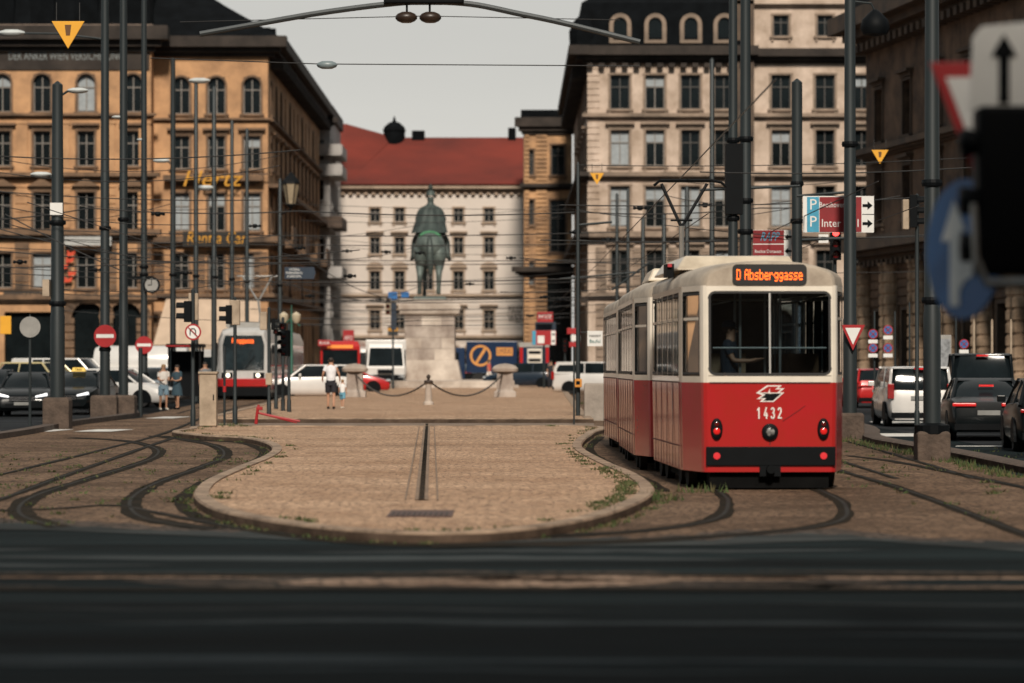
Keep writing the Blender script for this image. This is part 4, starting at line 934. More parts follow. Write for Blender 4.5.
    i_.box(-1.0, 1.0, .7, Lb - .7, 2.86, 2.895); i_.box(-.86, .86, Lb - .28, Lb - .22, .9, 2.8)
    i_.build("floor_and_ceiling", M_int, root)
    u = MB(); u.box(-.95, .95, .5, Lb - .5, .35, .8)
    for yy in (1.9, 3.6) if Lb < 8 else (1.9, Lb - 2.2): u.box(-.8, .8, yy - .9, yy + .9, .12, .5)
    u.box(-.85, .85, .1, .5, .03, .3); u.box(-1.02, 1.02, 1.2, Lb - 1.2, .12, .36)  # low end box stands in for the dark shade beneath the tram
    u.build("underframe_and_shade", M_under, root)
    for yy in ((1.3, 2.5, Lb - 2.4, Lb - 1.3)): 
        for s in (-1, 1): wv = MB(); wv.lathe([(.05, -.06), (.1, -.09), (.12, -.05), (.26, -.04), (.33, -.06), (.33, .06), (.05, .06)], (s * 1.0, yy, .33), 16, axis='x'); wv.build("wheel", M_steel, root, True)
hw_min = 1.189
tr = thing("tram_trailer", "red and cream tram rear carriage numbered 1432 with glowing orange Absberggasse sign", "tram", (3.66, 45.4, 0), R(2.0))
LT = 7.3; tram_body(tr, LT)
y_ = lambda z: max(0, z - 1.6) * .045
b = MB(); b.box(-.5, .5, .0, .03, 0, .0001) if False else None
# rear bumper, lamps, emblem
b = MB(); b.box(-.86, .86, -.008, .01, 1.515, 1.535); b.box(-.006, .006, -.004, .01, .64, .7); b.tube([(.18, -.004, .98), (.42, -.004, 1.14), (.5, -.004, 1.2)], .004, 4); b.build("panel_seams", M_seam, tr)
b = MB(); b.box(-.91, .93, -.035, .02, .35, .62); b.build("bumper", M_black, tr, bevel=.01)
b = MB(); b.box(-.15, .15, -.03, .05, .2, .4); b.lathe([(.06, -.0), (.06, .12)], (0, -.14, .3), 10, axis='y'); b.build("coupler", M_black, tr)
for s in (-1, 1):
    b = MB(); rr = [(.085 * math.cos(t), .155 * math.sin(t)) for t in [2 * math.pi * k / 18 for k in range(18)]]
    b.loft([[(x, .01, z) for x, z in rr], [(x, -.03, z) for x, z in rr], [(x * .8, -.045, z * .85) for x, z in rr]])
    o = b.build("tail_light", M_black, tr, True, loc=(s * .76, 0, .87))
    b = MB(); b.sphere((0, -.045, -.03), .05, 12, sc=(1, .4, 1)); b.build("lamp", M_tail, o, True)
    b = MB(); b.sphere((0, -.045, .07), .035, 12, sc=(1, .4, 1)); b.build("lamp", M_lens, o, True)
    b = MB(); b.lathe([(.02, -.012), (.05, -.01), (.05, .01)], (0, 0, 0), 14, axis='y'); b.build("reflector", mat("reflector_red", (.6, .03, .04), .3, emit=(1, .05, .05), estr=.12), tr, loc=(s * .76, -.036, .49))
b = MB(); b.lathe([(.0, -.06), (.06, -.06), (.085, -.045)], (0, 0, 0), 20, 0, 'y'); b.lathe([(.085, -.06), (.115, -.045), (.12, .01), (.09, .01)], (0, 0, 0), 20, 1, 'y'); b.build("round_lamp", [mat("clear_lens", (.55, .55, .53), .15, .3, coat=.8, var=.3, scale=12), M_black], tr, True, loc=(0, 0, .83))
M_wht = mat("white_lettering", (.75, .7, .66), .5); M_cred0 = mat("pink_lens", (.4, .03, .04), .4)
def number_1432(par, loc, h, w):
    A_ = lambda cx, cz, r1, r2, a0, a1, n=9: [(cx + r1 * math.cos(R(a0 + (a1 - a0) * k / n)), cz + r2 * math.sin(R(a0 + (a1 - a0) * k / n))) for k in range(n + 1)]
    dig = [[[(.08, .76), (.34, .97), (.34, 0)]], [[(.42, 1), (.06, .28), (.62, .28)], [(.46, .5), (.46, 0)]], [A_(.32, .74, .24, .22, 160, -90), A_(.32, .27, .27, .25, 90, -160)], [A_(.32, .72, .25, .24, 165, -35) + [(.08, .05), (.62, .05)]]]
    b = MB(); sw = .125 * h
    for i, st in enumerate(dig):
        for pl in st:
            P_ = [(i * w / 3.75 + x * h * .52 * 1.0, z * h) for x, z in pl]
            for j, (a, c) in enumerate(zip(P_[:-1], P_[1:])):
                d = Vector((c[0] - a[0], c[1] - a[1])); L_ = d.length or 1; d /= L_; nn = Vector((-d.y, d.x)) * sw / 2; e_ = d * sw * .3; y1 = -.001 * (j % 2)
                b.prism([(a[0] - e_.x + nn.x, a[1] - e_.y + nn.y), (c[0] + e_.x + nn.x, c[1] + e_.y + nn.y), (c[0] + e_.x - nn.x, c[1] + e_.y - nn.y), (a[0] - e_.x - nn.x, a[1] - e_.y - nn.y)], y1 - .004, .002)
    return b.build("number", M_wht, par, loc=loc)
number_1432(tr, (-.185, -.006, 1.02), .155, .37)
# lightning emblem: white outlined parallelogram, red above and dark below
def poly(pts, y0, y1, m, nm, par):
    b = MB(); b.prism(pts, y0, y1); return b.build(nm, m, par)
emb = poly([(-.2, .03), (-.05, .125), (.2, .125), (.14, .085), (.21, .085), (.12, .03), (.19, .03), (.03, -.105), (-.17, -.105), (-.12, -.06), (-.2, -.06), (-.12, .0), (-.15, .03)][:0] or
           [(-.2, .02), (-.045, .13), (.17, .13), (.12, .088), (.21, .088), (.135, .03), (.205, .03), (.05, -.105), (-.15, -.105), (-.1, -.065), (-.19, -.065), (-.11, -.01)], -.006, .004, M_wht, "emblem", tr); emb.location = (0, 0, 1.36)
poly([(-.15, .03), (-.03, .113), (.12, .113), (.07, .072), (.155, .072), (.1, .03)], -.01, -.0065, M_red, "emblem_field", emb)
poly([(-.12, .015), (.16, .015), (.04, -.088), (-.1, -.088), (-.05, -.05), (-.14, -.05), (-.06, .0)], -.01, -.0065, M_black, "emblem_field", emb)
poly([(-.035, .018), (0, .09), (.0, .025), (.04, .018), (.0, .01), (0, -.06), (0, .01)], -.013, -.0105, M_wht, "star", emb)
# destination display
b = MB(); hw, hh, rd_ = .53, .15, .07; oc = []
for cx_, cz_, a0 in ((hw - rd_, hh - rd_, 0), (-hw + rd_, hh - rd_, 90), (-hw + rd_, -hh + rd_, 180), (hw - rd_, -hh + rd_, 270)):
    for k in range(5): oc.append((cx_ + rd_ * math.cos(R(a0 + k * 22.5)), cz_ + rd_ * math.sin(R(a0 + k * 22.5))))
b.prism(oc, -.06, .2); disp = b.build("destination_display", M_seal, tr, loc=(.0, .1, 3.06))
led("D Absberggasse", .15, M_led, disp, (0, -.066, 0), width=.94)
b = MB(); b.box(-.012, .012, -.0, .02, 1.66, 2.8); b.box(-.0, .0, 0, 0, 0, 0) if False else None
for v in b.v: v.y = v.y - .012 + y_(v.z)
b.build("window_bar", M_alu, tr)
b = MB(); b.tube([(-.8, .12, 2.02), (.82, .12, 2.02)], .015, 6); b.build("handrail", M_alu, tr)
b = MB(); b.box(.985, .999, .35, .5, .4, 2.75); b.build("door_edge", M_black, tr)
# roof unit, poles, seats
b = MB(); b.loft([[(-1.1, .55, 3.19), (.72, .55, 3.19), (.72, 4.8, 3.19), (-1.1, 4.8, 3.19)], [(-.95, .8, 3.41), (.62, .8, 3.41), (.62, 4.7, 3.41), (-.95, 4.7, 3.41)]])
ru = b.build("roof_unit", M_crmp, tr, bevel=.03, loc=(-.05, 1.6, 0)); 
b = MB(); b.box(-1.2, -1.08, 1.1, 1.6, 3.1, 3.3); rb = b.build("vent_hood", M_black, ru); b = MB(); b.box(-1.18, -1.12, 1.05, 1.1, 3.25, 3.3); b.build("marker_light", M_cred0, rb)
b = MB()
for x, y in ((-.35, .7), (-.3, 1.9), (.25, .9), (.3, 2.4), (-.55, 3), (.5, 3.6), (.1, 1.5)): b.tube([(x, y, .9), (x, y, 2.85)], .018, 8)
b.tube([(-.5, .6, 2.7), (-.5, 5, 2.7)], .015, 6); b.tube([(.5, .6, 2.7), (.5, 5, 2.7)], .015, 6); b.build("grab_poles", M_alu, tr)
b = MB()
for y in (1.9, 2.7, 3.5, 4.3):
    for x in (-.75, .72): b.box(x - .22, x + .22, y, y + .06, 1.3, 1.95); b.box(x - .22, x + .22, y + .06, y + .42, 1.28, 1.34); b.box(x - .03, x + .03, y + .2, y + .26, .9, 1.28)
b.box(-.75, -.2, .95, 1.35, 1.28, 1.34); b.box(-.75, -.2, 1.35, 1.41, 1.3, 1.95); b.box(-.5, -.45, 1.1, 1.2, .9, 1.28)
b.build("seats", M_seat, tr)
b = MB(); b.tube([(-1.16, 1.35, 1.7), (-1.18, 1.35, 2.6)], .015, 6); b.tube([(-1.17, 2.4, .9), (-1.18, 2.4, 1.5)], .015, 6); b.build("door_handle", M_alu, tr)

art = thing("articulated_tram", "red and cream articulated tram ahead of carriage 1432, its pantograph raised", "tram", (3.24, 53.2, 0), 0)
def section(nm, x, y, rz, Lb, L_lab):
    s = bpy.data.objects.new(nm, None); COL.objects.link(s); s.parent = art; s.location = (x, y, 0); s.rotation_euler = (0, 0, rz); return s
s1 = section("rear_section", 0, 0, R(.2), 9, ''); tram_body(s1, 9.0); s2 = section("front_section", .04, 9.4, R(.6), 9, ''); tram_body(s2, 8.9)
# sub-parts of sections sit three levels deep at most; the joint, lamps and pantograph are parts of the tram
b = MB()
for k in range(9): b.box(-1.0 + .02 * (k % 2), 1.0 - .02 * (k % 2), 9.0 + k * .045 - .05, 9.04 + k * .045 - .05, .5, 3.1)
b.build("bellows", M_black, art)
b = MB(); b.loft([[(-.95, .9, 3.2), (.9, .9, 3.2), (.9, 3.6, 3.2), (-.95, 3.6, 3.2)], [(-.85, 1.0, 3.42), (.8, 1.0, 3.42), (.8, 3.5, 3.42), (-.85, 3.5, 3.42)]]); b.build("roof_unit", M_crmp, art, bevel=.03)
b = MB(); yP = 6.0
b.box(-.5, .5, yP - .5, yP + .6, 3.28, 3.36)
b.build("pantograph_base", M_black, art)
pb = MB(); pb.tube([(-.1, yP, 3.36), (-.12, yP - .3, 4.35)], .045, 8, 0); 
pb.tube([(-.12, yP - .3, 4.32), (-.48, yP - .1, 5.13)], .03, 6, 1); pb.tube([(-.12, yP - .3, 4.32), (.36, yP - .1, 5.13)], .03, 6, 1); pb.tube([(-.32, yP - .3, 4.45), (.08, yP - .3, 4.45)], .02, 6, 1)
pb.tube([(-.62, yP - .1, 5.1), (-.5, yP - .1, 5.2), (.42, yP - .1, 5.2), (.62, yP - .1, 5.16), (.72, yP - .1, 5.08)], .03, 6, 1); pb.tube([(-.5, yP + .2, 5.2), (.5, yP + .2, 5.2)], .025, 6, 1)
pb.build("pantograph", [M_alu, M_black], art)
for (x, y) in ((-.76, -.02), (.76, -.02)):
    b = MB(); b.lathe([(.02, -.03), (.07, -.02), (.08, .01)], (x, y, .85), 14, axis='y'); b.build("tail_light", M_lens, art)

# the low tram in the distance on the left
Yl = 145.0
lt = thing("low_floor_tram", "silver and red tram facing the camera behind the signal poles on the left", "tram", (X(243, Yl), Yl, gz(Yl)), R(0)); lt.scale = (1, 1, .96)
M_silv = mat("tram_silver", (.5, .49, .47), .45, .1, var=.1, coat=.3)
def ringT(y, hw, z1, z0=.25): return [(-hw * .97, y, z0), (-hw, y, .9), (-hw * .97, y, z1 - .5), (-hw * .82, y, z1 - .1), (-hw * .5, y, z1), (hw * .5, y, z1), (hw * .82, y, z1 - .1), (hw * .97, y, z1 - .5), (hw, y, .9), (hw * .97, y, z0)]
b = MB(); b.loft([ringT(.0, 1.12, 3.2), ringT(.15, 1.18, 3.35), ringT(.9, 1.2, 3.45), ringT(24, 1.2, 3.45)]); b.build("body", M_silv, lt, True)
b = MB(); b.box(-1.17, 1.17, -.12, .3, .2, .62); b.box(-1.19, 1.19, .3, 24, .12, .35); b.build("skirt", M_black, lt)
b = MB(); b.box(-1.16, 1.16, -.14, .1, .64, 1.02); b.box(-1.215, 1.215, .12, 24, .5, 1.05); b.build("red_band", M_red, lt, bevel=.02)
b = MB(); wp = [(-.9, 1.42), (.95, 1.42), (.97, 2.6), (.85, 3.05), (-.82, 3.05), (-.92, 2.6)]; b.prism(wp, -.04, .1); ws_ = b.build("windscreen", mat("tram_windscreen", (.02, .03, .035), .06, var=.5, scale=1.0, coat=.5, spec=.8), lt)
b = MB(); b.box(-.55, .55, -.055, -.045, 2.66, 2.95); dd = b.build("destination_display", M_seal, lt); led("Ringgasse", .24, M_led, dd, (0, -.058, 2.8), width=.98)
b = MB(); b.tube([(.1, -.05, 1.5), (.55, -.06, 2.1)], .02, 6); b.build("wiper", M_black, lt)
for s in (-1, 1):
    b = MB(); b.box(s * .72 - .25, s * .72 + .25, -.06, .05, 1.04, 1.3); o = b.build("headlight", M_black, lt, bevel=.01); b = MB(); b.lathe([(.02, -.03), (.1, -.02), (.1, .01)], (s * .68, -.06, 1.17), 14, axis='y'); b.build("lamp", M_lit, o)
    b = MB(); b.box(s * 1.21 - .02, s * 1.21 + .02, .4, 23, 1.6, 2.7); b.build("side_windows", M_pane, lt)
    b = MB(); b.box(s * 1.35 - .06, s * 1.35 + .06, .1, .2, 2.2, 2.6); b.build("mirror", M_black, lt)
b = MB(); b.box(-.9, .9, 1.5, 4, 3.46, 3.7); b.box(-.8, .8, 7, 12, 3.46, 3.75); b.build("roof_unit", M_grey, lt)
b = MB(); b.tube([(.35, 5, 3.5), (.38, 5, 4.1), (.3, 5, 4.75)], .05, 6); b.tube([(.3, 5, 4.75), (-.45, 5, 6.0)], .045, 6); b.tube([(.3, 5, 4.75), (.95, 5, 6.0)], .045, 6); b.tube([(-.7, 5, 6.0), (1.2, 5, 6.0)], .03, 6); b.build("pantograph", M_alu, lt)
# ------------------------------------------------------------------ bodies grown from a skeleton
def skin_mesh(name, verts, edges, mats, subsurf=1, root=0):
    """verts: (x, y, z, r) or (x, y, z, rx, ry)"""
    me = bpy.data.meshes.new(name); me.from_pydata([v[:3] for v in verts], edges, [])
    o = bpy.data.objects.new(name, me); COL.objects.link(o)
    md = o.modifiers.new("skin", 'SKIN'); md.use_smooth_shade = True
    for i, v in enumerate(verts):
        sv = me.skin_vertices[0].data[i]; sv.radius = (v[3], v[4] if len(v) > 4 else v[3]); sv.use_root = (i == root)
    if subsurf: s_ = o.modifiers.new("sub", 'SUBSURF'); s_.levels = subsurf; s_.render_levels = subsurf
    dg = bpy.context.evaluated_depsgraph_get(); dg.update()
    out = bpy.data.meshes.new_from_object(o.evaluated_get(dg)); bpy.data.objects.remove(o); out.name = name
    out.materials.clear(); out.materials.append(mats)
    return out
M_skin = mat("skin", (.45, .24, .15), .55, var=.1, scale=8); M_hair = mat("hair_dark", (.02, .013, .009), .6, var=.3, scale=20); M_hairb = mat("hair_fair", (.3, .18, .08), .6, var=.3, scale=20)
def cloth(c): return mat("cloth_%d_%d_%d" % tuple(int(x * 100) for x in c), c, .85, var=.15, scale=5, bump=.3, bscale=12)
def lerp3(a, b, t): return tuple(a[i] + (b[i] - a[i]) * t for i in range(3))
def person(label, loc, rz=0.0, H=1.75, top=(.7, .7, .7), low=(.02, .02, .02), shorts=True, hair=M_hair, stride=.12, arms='down', sit=False, longhair=False, bag=None, sleeves=True, group=None, cap=None, skirt=False):
    """stands facing local -Y"""
    s = H / 1.75; t = thing("person", label, "person", loc, rz, group); B_ = []; E_l = []
    def v(x, y, z, r): B_.append((x * s, y * s, z * s, r * s)); return len(B_) - 1
    def e(*c):
        for a, b in zip(c[:-1], c[1:]): E_l.append((a, b))
    pel = v(0, 0, .95, .125); wa = v(0, 0, 1.1, .115); ch = v(0, .01, 1.3, .13); nb = v(0, 0, 1.46, .07); nk = v(0, -.01, 1.53, .055); hd = v(0, -.02, 1.64, .088); tp = v(0, -.015, 1.71, .07)
    e(pel, wa, ch, nb, nk, hd, tp)
    leg = {}
    for q, sg in enumerate((-1, 1)):
        f_ = stride * (1 if q else -1)
        if sit: pts = [(sg * .1, -.02, .92, .09), (sg * .12, -.42, .92, .065), (sg * .12, -.44, .5, .045), (sg * .12, -.55, .43, .035)]
        else: pts = [(sg * .1, 0, .88, .09), (sg * .1, -f_ * .5 - .02, .5, .058), (sg * .1, -f_ * .6 + (.08 if f_ < 0 else .02), .09, .036), (sg * .11, -f_ * .6 - .13 + (.06 if f_ < 0 else 0), .04, .032)]
        ids = [v(*p) for p in pts]; e(pel, *ids); leg[sg] = pts
        sh = v(sg * .165, 0, 1.43, .055)
        if arms == 'down': ap = [(sg * .22, .02, 1.17, .04), (sg * .23, -.06, .93, .028), (sg * .23, -.08, .86, .03)]
        elif arms == 'wide': ap = [(sg * .27, .03, 1.2, .04), (sg * .3, -.1, 1.02, .028), (sg * .29, -.15, .96, .03)]
        elif arms == 'hold': ap = [(sg * .21, -.02, 1.17, .04), (sg * .12, -.26, 1.12, .028), (sg * .08, -.32, 1.15, .03)]
        else: ap = [(sg * .22, -.1, 1.2, .04), (sg * .16, -.34, 1.2, .028), (sg * .14, -.42, 1.22, .03)]
        ai = [v(*p) for p in ap]; e(nb, sh, *ai)
        w_, h_ = ap[1], ap[2]; d = Vector(h_[:3]) - Vector(w_[:3]); d.normalize(); side = Vector((0, 1, 0)) if abs(d.y) < .8 else Vector((1, 0, 0))
        for k in range(4):
            o_ = (k - 1.5) * .018; a = Vector(h_[:3]) + side * o_ + d * .03; b = a + d * (.05 if k in (1, 2) else .04)
            i1 = v(a.x, a.y, a.z, .0095); i2 = v(b.x, b.y, b.z, .008); e(ai[2], i1, i2)
        a = Vector(h_[:3]) - side * .035; i1 = v(a.x, a.y, a.z, .011); b = a + d * .035 - side * .01; i2 = v(b.x, b.y, b.z, .009); e(ai[2], i1, i2)
        leg[sg, 'a'] = [(sg * .165, 0, 1.43)] + [p[:3] for p in ap]
    body = link("body", skin_mesh("body", B_, E_l, M_skin, 1), t)
    def P(p): return tuple(c * s for c in p[:3])
    # face: eyes, nose, ears, mouth in the skin material tones
    fc = MB(); fc.sphere(P((0, -.112, 1.625)), .017 * s, 8, 0, (.7, 1.1, 1.3)); 
    for sg in (-1, 1): fc.sphere(P((sg * .088, -.01, 1.635)), .024 * s, 8, 0, (.35, .7, 1.2)); fc.sphere(P((sg * .033, -.098, 1.655)), .011 * s, 8, 1)
    fc.box(-.025 * s, .025 * s, -.107 * s, -.09 * s, 1.583 * s, 1.592 * s, 1); fc.build("face", [M_skin, M_hair], t, True)
    hm = MB(); hm.sphere(P((0, .012, 1.675)), .1 * s, 12, 0, (.95, 1.05, .92)); 
    if longhair: hm.loft([[(.085 * s * math.cos(a), (.035 + .06 * math.sin(a)) * s, z * s) for a in [2 * math.pi * k / 10 for k in range(10)]] for z in (1.68, 1.55, 1.42)], 0)
    hr = hm.build("hair", hair, t, True)
    if cap: c = MB(); c.lathe([(.104 * s, 0), (.102 * s, .05 * s), (.06 * s, .09 * s), (.01, .1 * s)], P((0, .01, 1.69)), 12); c.box(-.06 * s, .06 * s, -.17 * s, -.07 * s, 1.69 * s, 1.7 * s); c.build("cap", cloth(cap), t, True)
    # shirt: torso loft plus sleeves
    sm = MB(); el = lambda z, a, b, y=0: [P((a * math.cos(q), y + b * math.sin(q), z)) for q in [2 * math.pi * k / 14 for k in range(14)]]
    sm.loft([el(.9, .158, .125), el(1.05, .155, .125), el(1.25, .178, .135), el(1.38, .19, .125), el(1.46, .14, .09), el(1.5, .07, .065)])
    if sleeves:
        for sg in (-1, 1):
            a = leg[sg, 'a']; a0, a1 = Vector(P(a[0])), Vector(P(a[1])); m_ = a0.lerp(a1, .6); sm.tube([a0 + Vector((-sg * .04 * s, 0, .01)), a0, m_], [.075 * s, .075 * s, .062 * s], 10)
    sm.build("shirt", cloth(top), t, True)
    lm = MB()
    if skirt: lm.loft([el(1.0, .15, .12), el(.85, .2, .17), el(.55, .25, .2)])
    else:
        lm.loft([el(.8, .165, .125), el(.92, .165, .128), el(.99, .158, .123)])
        for sg in (-1, 1):
            p = [Vector(P(q)) for q in leg[sg]]
            if sit: lm.tube([p[0], p[1], p[2]], [.11 * s, .085 * s, .07 * s], 10)
            elif shorts: lm.tube([p[0] + Vector((0, 0, .02)), p[0].lerp(p[1], .82)], [.105 * s, .1 * s], 12)
            else: lm.tube([p[0], p[1], p[2]], [.105 * s, .08 * s, .065 * s], 12)
    lm.build("skirt" if skirt else "shorts" if shorts else "trousers", cloth(low), t, True)
    for sg in (-1, 1):
        p = P(leg[sg][2]); q = P(leg[sg][3]); sh_ = MB(); sh_.tube([(p[0], p[1] + .05 * s, max(.045 * s, p[2] - .05 * s)), (p[0], p[1] - .04 * s, max(.045 * s, p[2] - .055 * s)), (q[0], q[1] - .04 * s, q[2])], [.038 * s, .048 * s, .036 * s], 8); sh_.build("shoe", M_black if hair is M_hair else M_belt, t, True)
    if bag:
        b = MB(); b.loft([[P((x, y, z)) for x, y in ((-.13, .13), (.13, .13), (.12, .25), (-.12, .25))] for z in (1.05, 1.42)]); b.build("rucksack", cloth(bag), t, True, bevel=.03)
    return t

def at(px, Y, lift=0.0): return (X(px, Y), Y, gz(Y) + lift)
person("man in white t-shirt and black shorts seen from behind, walking beside a small child", at(331, 112, .13), R(180), 1.8, (.72, .72, .74), (.015, .015, .02), arms='wide', stride=.1)
person("small child in white top and blue shorts walking beside the man in black shorts", at(342.5, 114, .13), R(170), 1.02, (.75, .74, .72), (.12, .3, .4), hair=M_hairb, stride=.3)
person("woman in white top and pale denim shorts waiting behind the no entry signs", at(163.5, 118), R(20), 1.68, (.7, .65, .6), (.16, .24, .3), hair=M_hairb, longhair=True, arms='hold')
person("woman in dark dress standing by the tram shelter", at(177, 119), R(-30), 1.66, (.03, .06, .08), (.03, .06, .08), skirt=True, arms='hold', longhair=True)
person("woman in white skirt and red top walking past the monument", at(489, 198, .13), R(75), 1.66, (.55, .1, .07), (.72, .68, .62), skirt=True, stride=.3, hair=M_hair, longhair=True)
gr_ = "people waiting by the shop signs"
person("person in black shirt standing just right of the dark estate car", at(551, 190), R(10), 1.75, (.02, .02, .025), (.02, .02, .02), False, group=gr_)
person("person in pale top and brown shorts among the people by the shop signs", at(557, 188), R(-20), 1.7, (.55, .42, .33), (.2, .09, .05), group=gr_)
person("person in white shirt and black trousers by the small traffic light", at(566, 186), R(30), 1.72, (.75, .73, .7), (.02, .02, .02), False, group=gr_)
person("person in grey shirt standing among the poles behind the cabinet", at(205, 128), R(15), 1.75, (.16, .17, .18), (.05, .06, .08), False)
person("person in dark jacket beneath the grey building at the left kerb", at(296, 165), R(0), 1.75, (.04, .04, .045), (.03, .03, .03), False)
dr_ = person("seated person in dark cap seen through the rear window of carriage 1432", (0, 0, 0), 0, 1.75, (.02, .03, .045), (.02, .02, .02), False, arms='fwd', sit=True, cap=(.02, .05, .09))
th = R(1.5); ox, oy = -.5, .85; dr_.location = (3.665 + ox * math.cos(th) - oy * math.sin(th), 45.4 + ox * math.sin(th) + oy * math.cos(th), .64); dr_.rotation_euler = (0, 0, R(75))

# ------------------------------------------------------------------ the monument
M_ped = mat("weathered_limestone", (.42, .36, .31), .9, var=.2, scale=.6, bump=.4, bscale=6, dirt=(.17, .125, .1)); M_pedl = mat("pale_limestone", (.54, .47, .4), .9, var=.15, scale=.5, bump=.3, bscale=6, dirt=(.25, .19, .15))
M_bro = mat("bronze_patina", (.062, .08, .072), .55, .3, var=.4, scale=1.0, bump=.3, bscale=6, dirt=(.025, .034, .032)); M_verd = mat("bright_verdigris", (.08, .27, .13), .7, var=.4, scale=3)
YS = 204.0; sS = F / YS; gS = gz(YS) + .13
def zS(py): return Z(py, YS) - gS
mo = thing("equestrian_statue", "green bronze rider on horseback seen from behind on a tall stone pedestal", "statue", (X(430.5, YS), YS, gS))
def sq(hw, hd, z): return [(-hw, -hd, z), (hw, -hd, z), (hw, hd, z), (-hw, hd, z)]
b = MB(); z = [zS(388), zS(381), zS(366), zS(360)]
b.loft([sq(2.1, 3.0, -.2), sq(2.1, 3.0, z[1]), sq(2.0, 2.9, z[1] + .1), sq(1.75, 2.6, z[3])]); b.build("pedestal_base", M_pedl, mo, bevel=.04)
b = MB(); zt = zS(316); z0_ = zS(360)
c_ = 0
rows_ = 4; hh = (zt - z0_) / rows_
for r_ in range(rows_):
    xs_ = [-1.58, -.5, .75, 1.58] if r_ % 2 else [-1.58, -.9, .3, 1.58]
    for a_, d_ in zip(xs_[:-1], xs_[1:]): b.box(a_ + .006, d_ - .006, -2.4 - random.uniform(0, .012), 2.4, z0_ + r_ * hh + .006, z0_ + (r_ + 1) * hh - .006, random.choice((0, 0, 1)))
b.box(-1.57, 1.57, -2.37, 2.37, z0_, zt, 0)
b.build("pedestal_shaft", [M_ped, M_pedl], mo, bevel=.012)
b = MB(); b.loft([sq(1.6, 2.42, zt), sq(1.85, 2.65, zt + .12), sq(1.9, 2.7, zt + .35), sq(1.95, 2.75, zt + .4), sq(1.95, 2.75, zt + .62), sq(1.5, 2.3, zt + .95), sq(1.45, 2.25, zS(300))]); b.build("pedestal_cornice", M_pedl, mo)
zh = zS(296.5); b = MB(); b.loft([sq(1.1, 2.0, zS(300) - .02), sq(1.0, 1.9, zh - .05), sq(.9, 1.8, zh)]); b.build("bronze_plinth", M_bro, mo, bevel=.03)
S = 2.52
def sk(name, vs, es, root=0, sub=2):
    me = skin_mesh(name, [(x * S, y * S, z * S + zh, r * S) for x, y, z, r in vs], es, M_bro, sub, root); return me
hv = [(0, -.48, 1.27, .36), (0, -.1, 1.3, .31), (0, .3, 1.3, .31), (0, .62, 1.32, .26), (0, .85, 1.6, .18), (-.05, 1.0, 1.9, .13), (-.1, 1.08, 2.08, .11), (-.2, 1.3, 1.9, .075), (-.24, 1.42, 1.8, .06),
      (-.23, -.56, 1.08, .23), (-.25, -.45, .86, .15), (-.25, -.72, .55, .08), (-.26, -.62, .14, .055), (-.27, -.56, .03, .08),
      (.23, -.58, 1.08, .23), (.24, -.5, .86, .15), (.23, -.8, .56, .08), (.22, -.74, .14, .055), (.22, -.68, .03, .08),
      (-.18, .62, 1.05, .12), (-.17, .66, .6, .065), (-.17, .66, .14, .045), (-.17, .7, .03, .07),
      (.18, .66, 1.05, .12), (.2, 1.0, .85, .07), (.2, .9, .5, .045), (.2, .95, .42, .065)]
he = [(0, 1), (1, 2), (2, 3), (3, 4), (4, 5), (5, 6), (6, 7), (7, 8), (0, 9), (9, 10), (10, 11), (11, 12), (12, 13), (0, 14), (14, 15), (15, 16), (16, 17), (17, 18), (3, 19), (19, 20), (20, 21), (21, 22), (3, 23), (23, 24), (24, 25), (25, 26)]
M_bro2 = mat("weathered_bronze", (.105, .13, .118), .55, .2, var=.45, scale=.8, bump=.3, bscale=6, dirt=(.03, .042, .038)); hme = sk("horse", hv, he); hme.materials[0] = M_bro2; eb = MB(); P3 = lambda x, y, z: (x * S, y * S, z * S + zh)
eb.sphere(P3(0, -.5, 1.26), .43 * S, 20, 0, (.88, 1.0, .88)); eb.sphere(P3(-.21, -.55, 1.03), .2 * S, 14, 0, (1, 1.3, 1.7)); eb.sphere(P3(.21, -.57, 1.03), .2 * S, 14, 0, (1, 1.3, 1.7)); eb.sphere(P3(0, .05, 1.2), .4 * S, 20, 0, (1, 1.6, .85))
em = eb.mesh("quarters", M_bro2, False); bj = bmesh.new(); bj.from_mesh(hme); bj.from_mesh(em); bj.to_mesh(hme); bj.free(); bpy.data.meshes.remove(em); hme.shade_smooth()
horse = link("horse", hme, mo)
tl = [(0, -.8, 1.48, .05), (0, -.95, 1.42, .07), (.01, -1.03, 1.15, .1), (.02, -1.03, .8, .1), (.03, -1.0, .5, .05)]
link("tail", sk("tail", tl, [(i, i + 1) for i in range(4)]), horse)
b = MB()
for sg in (-1, 1): b.lathe([(.05 * S, 0), (.03 * S, .1 * S), (.005, .16 * S)], (-.1 * S + sg * .07 * S, 1.06 * S, 2.14 * S + zh), 8)
b.tube([(0, .72 * S, 1.8 * S + zh), (-.03 * S, .88 * S, 2.02 * S + zh), (-.08 * S, 1.0 * S, 2.2 * S + zh)], [.06 * S, .07 * S, .03 * S], 8); b.build("mane_and_ears", M_bro, horse, True)
rv = [(0, -.05, 1.66, .15), (0, -.03, 1.9, .15), (0, -.02, 2.1, .17), (0, 0, 2.27, .08), (0, .02, 2.36, .065), (0, .03, 2.47, .1), (0, .03, 2.53, .09),
      (-.25, 0, 1.62, .13), (-.4, .2, 1.38, .1), (-.44, .08, 1.0, .065), (-.5, .2, .93, .045), (.25, 0, 1.62, .13), (.4, .2, 1.38, .1), (.44, .08, 1.0, .065), (.5, .2, .93, .045),
      (-.24, 0, 2.18, .09), (-.34, .02, 1.92, .07), (-.2, .25, 1.82, .05), (.24, 0, 2.18, .09), (.35, .02, 1.92, .07), (.2, .25, 1.85, .05)]
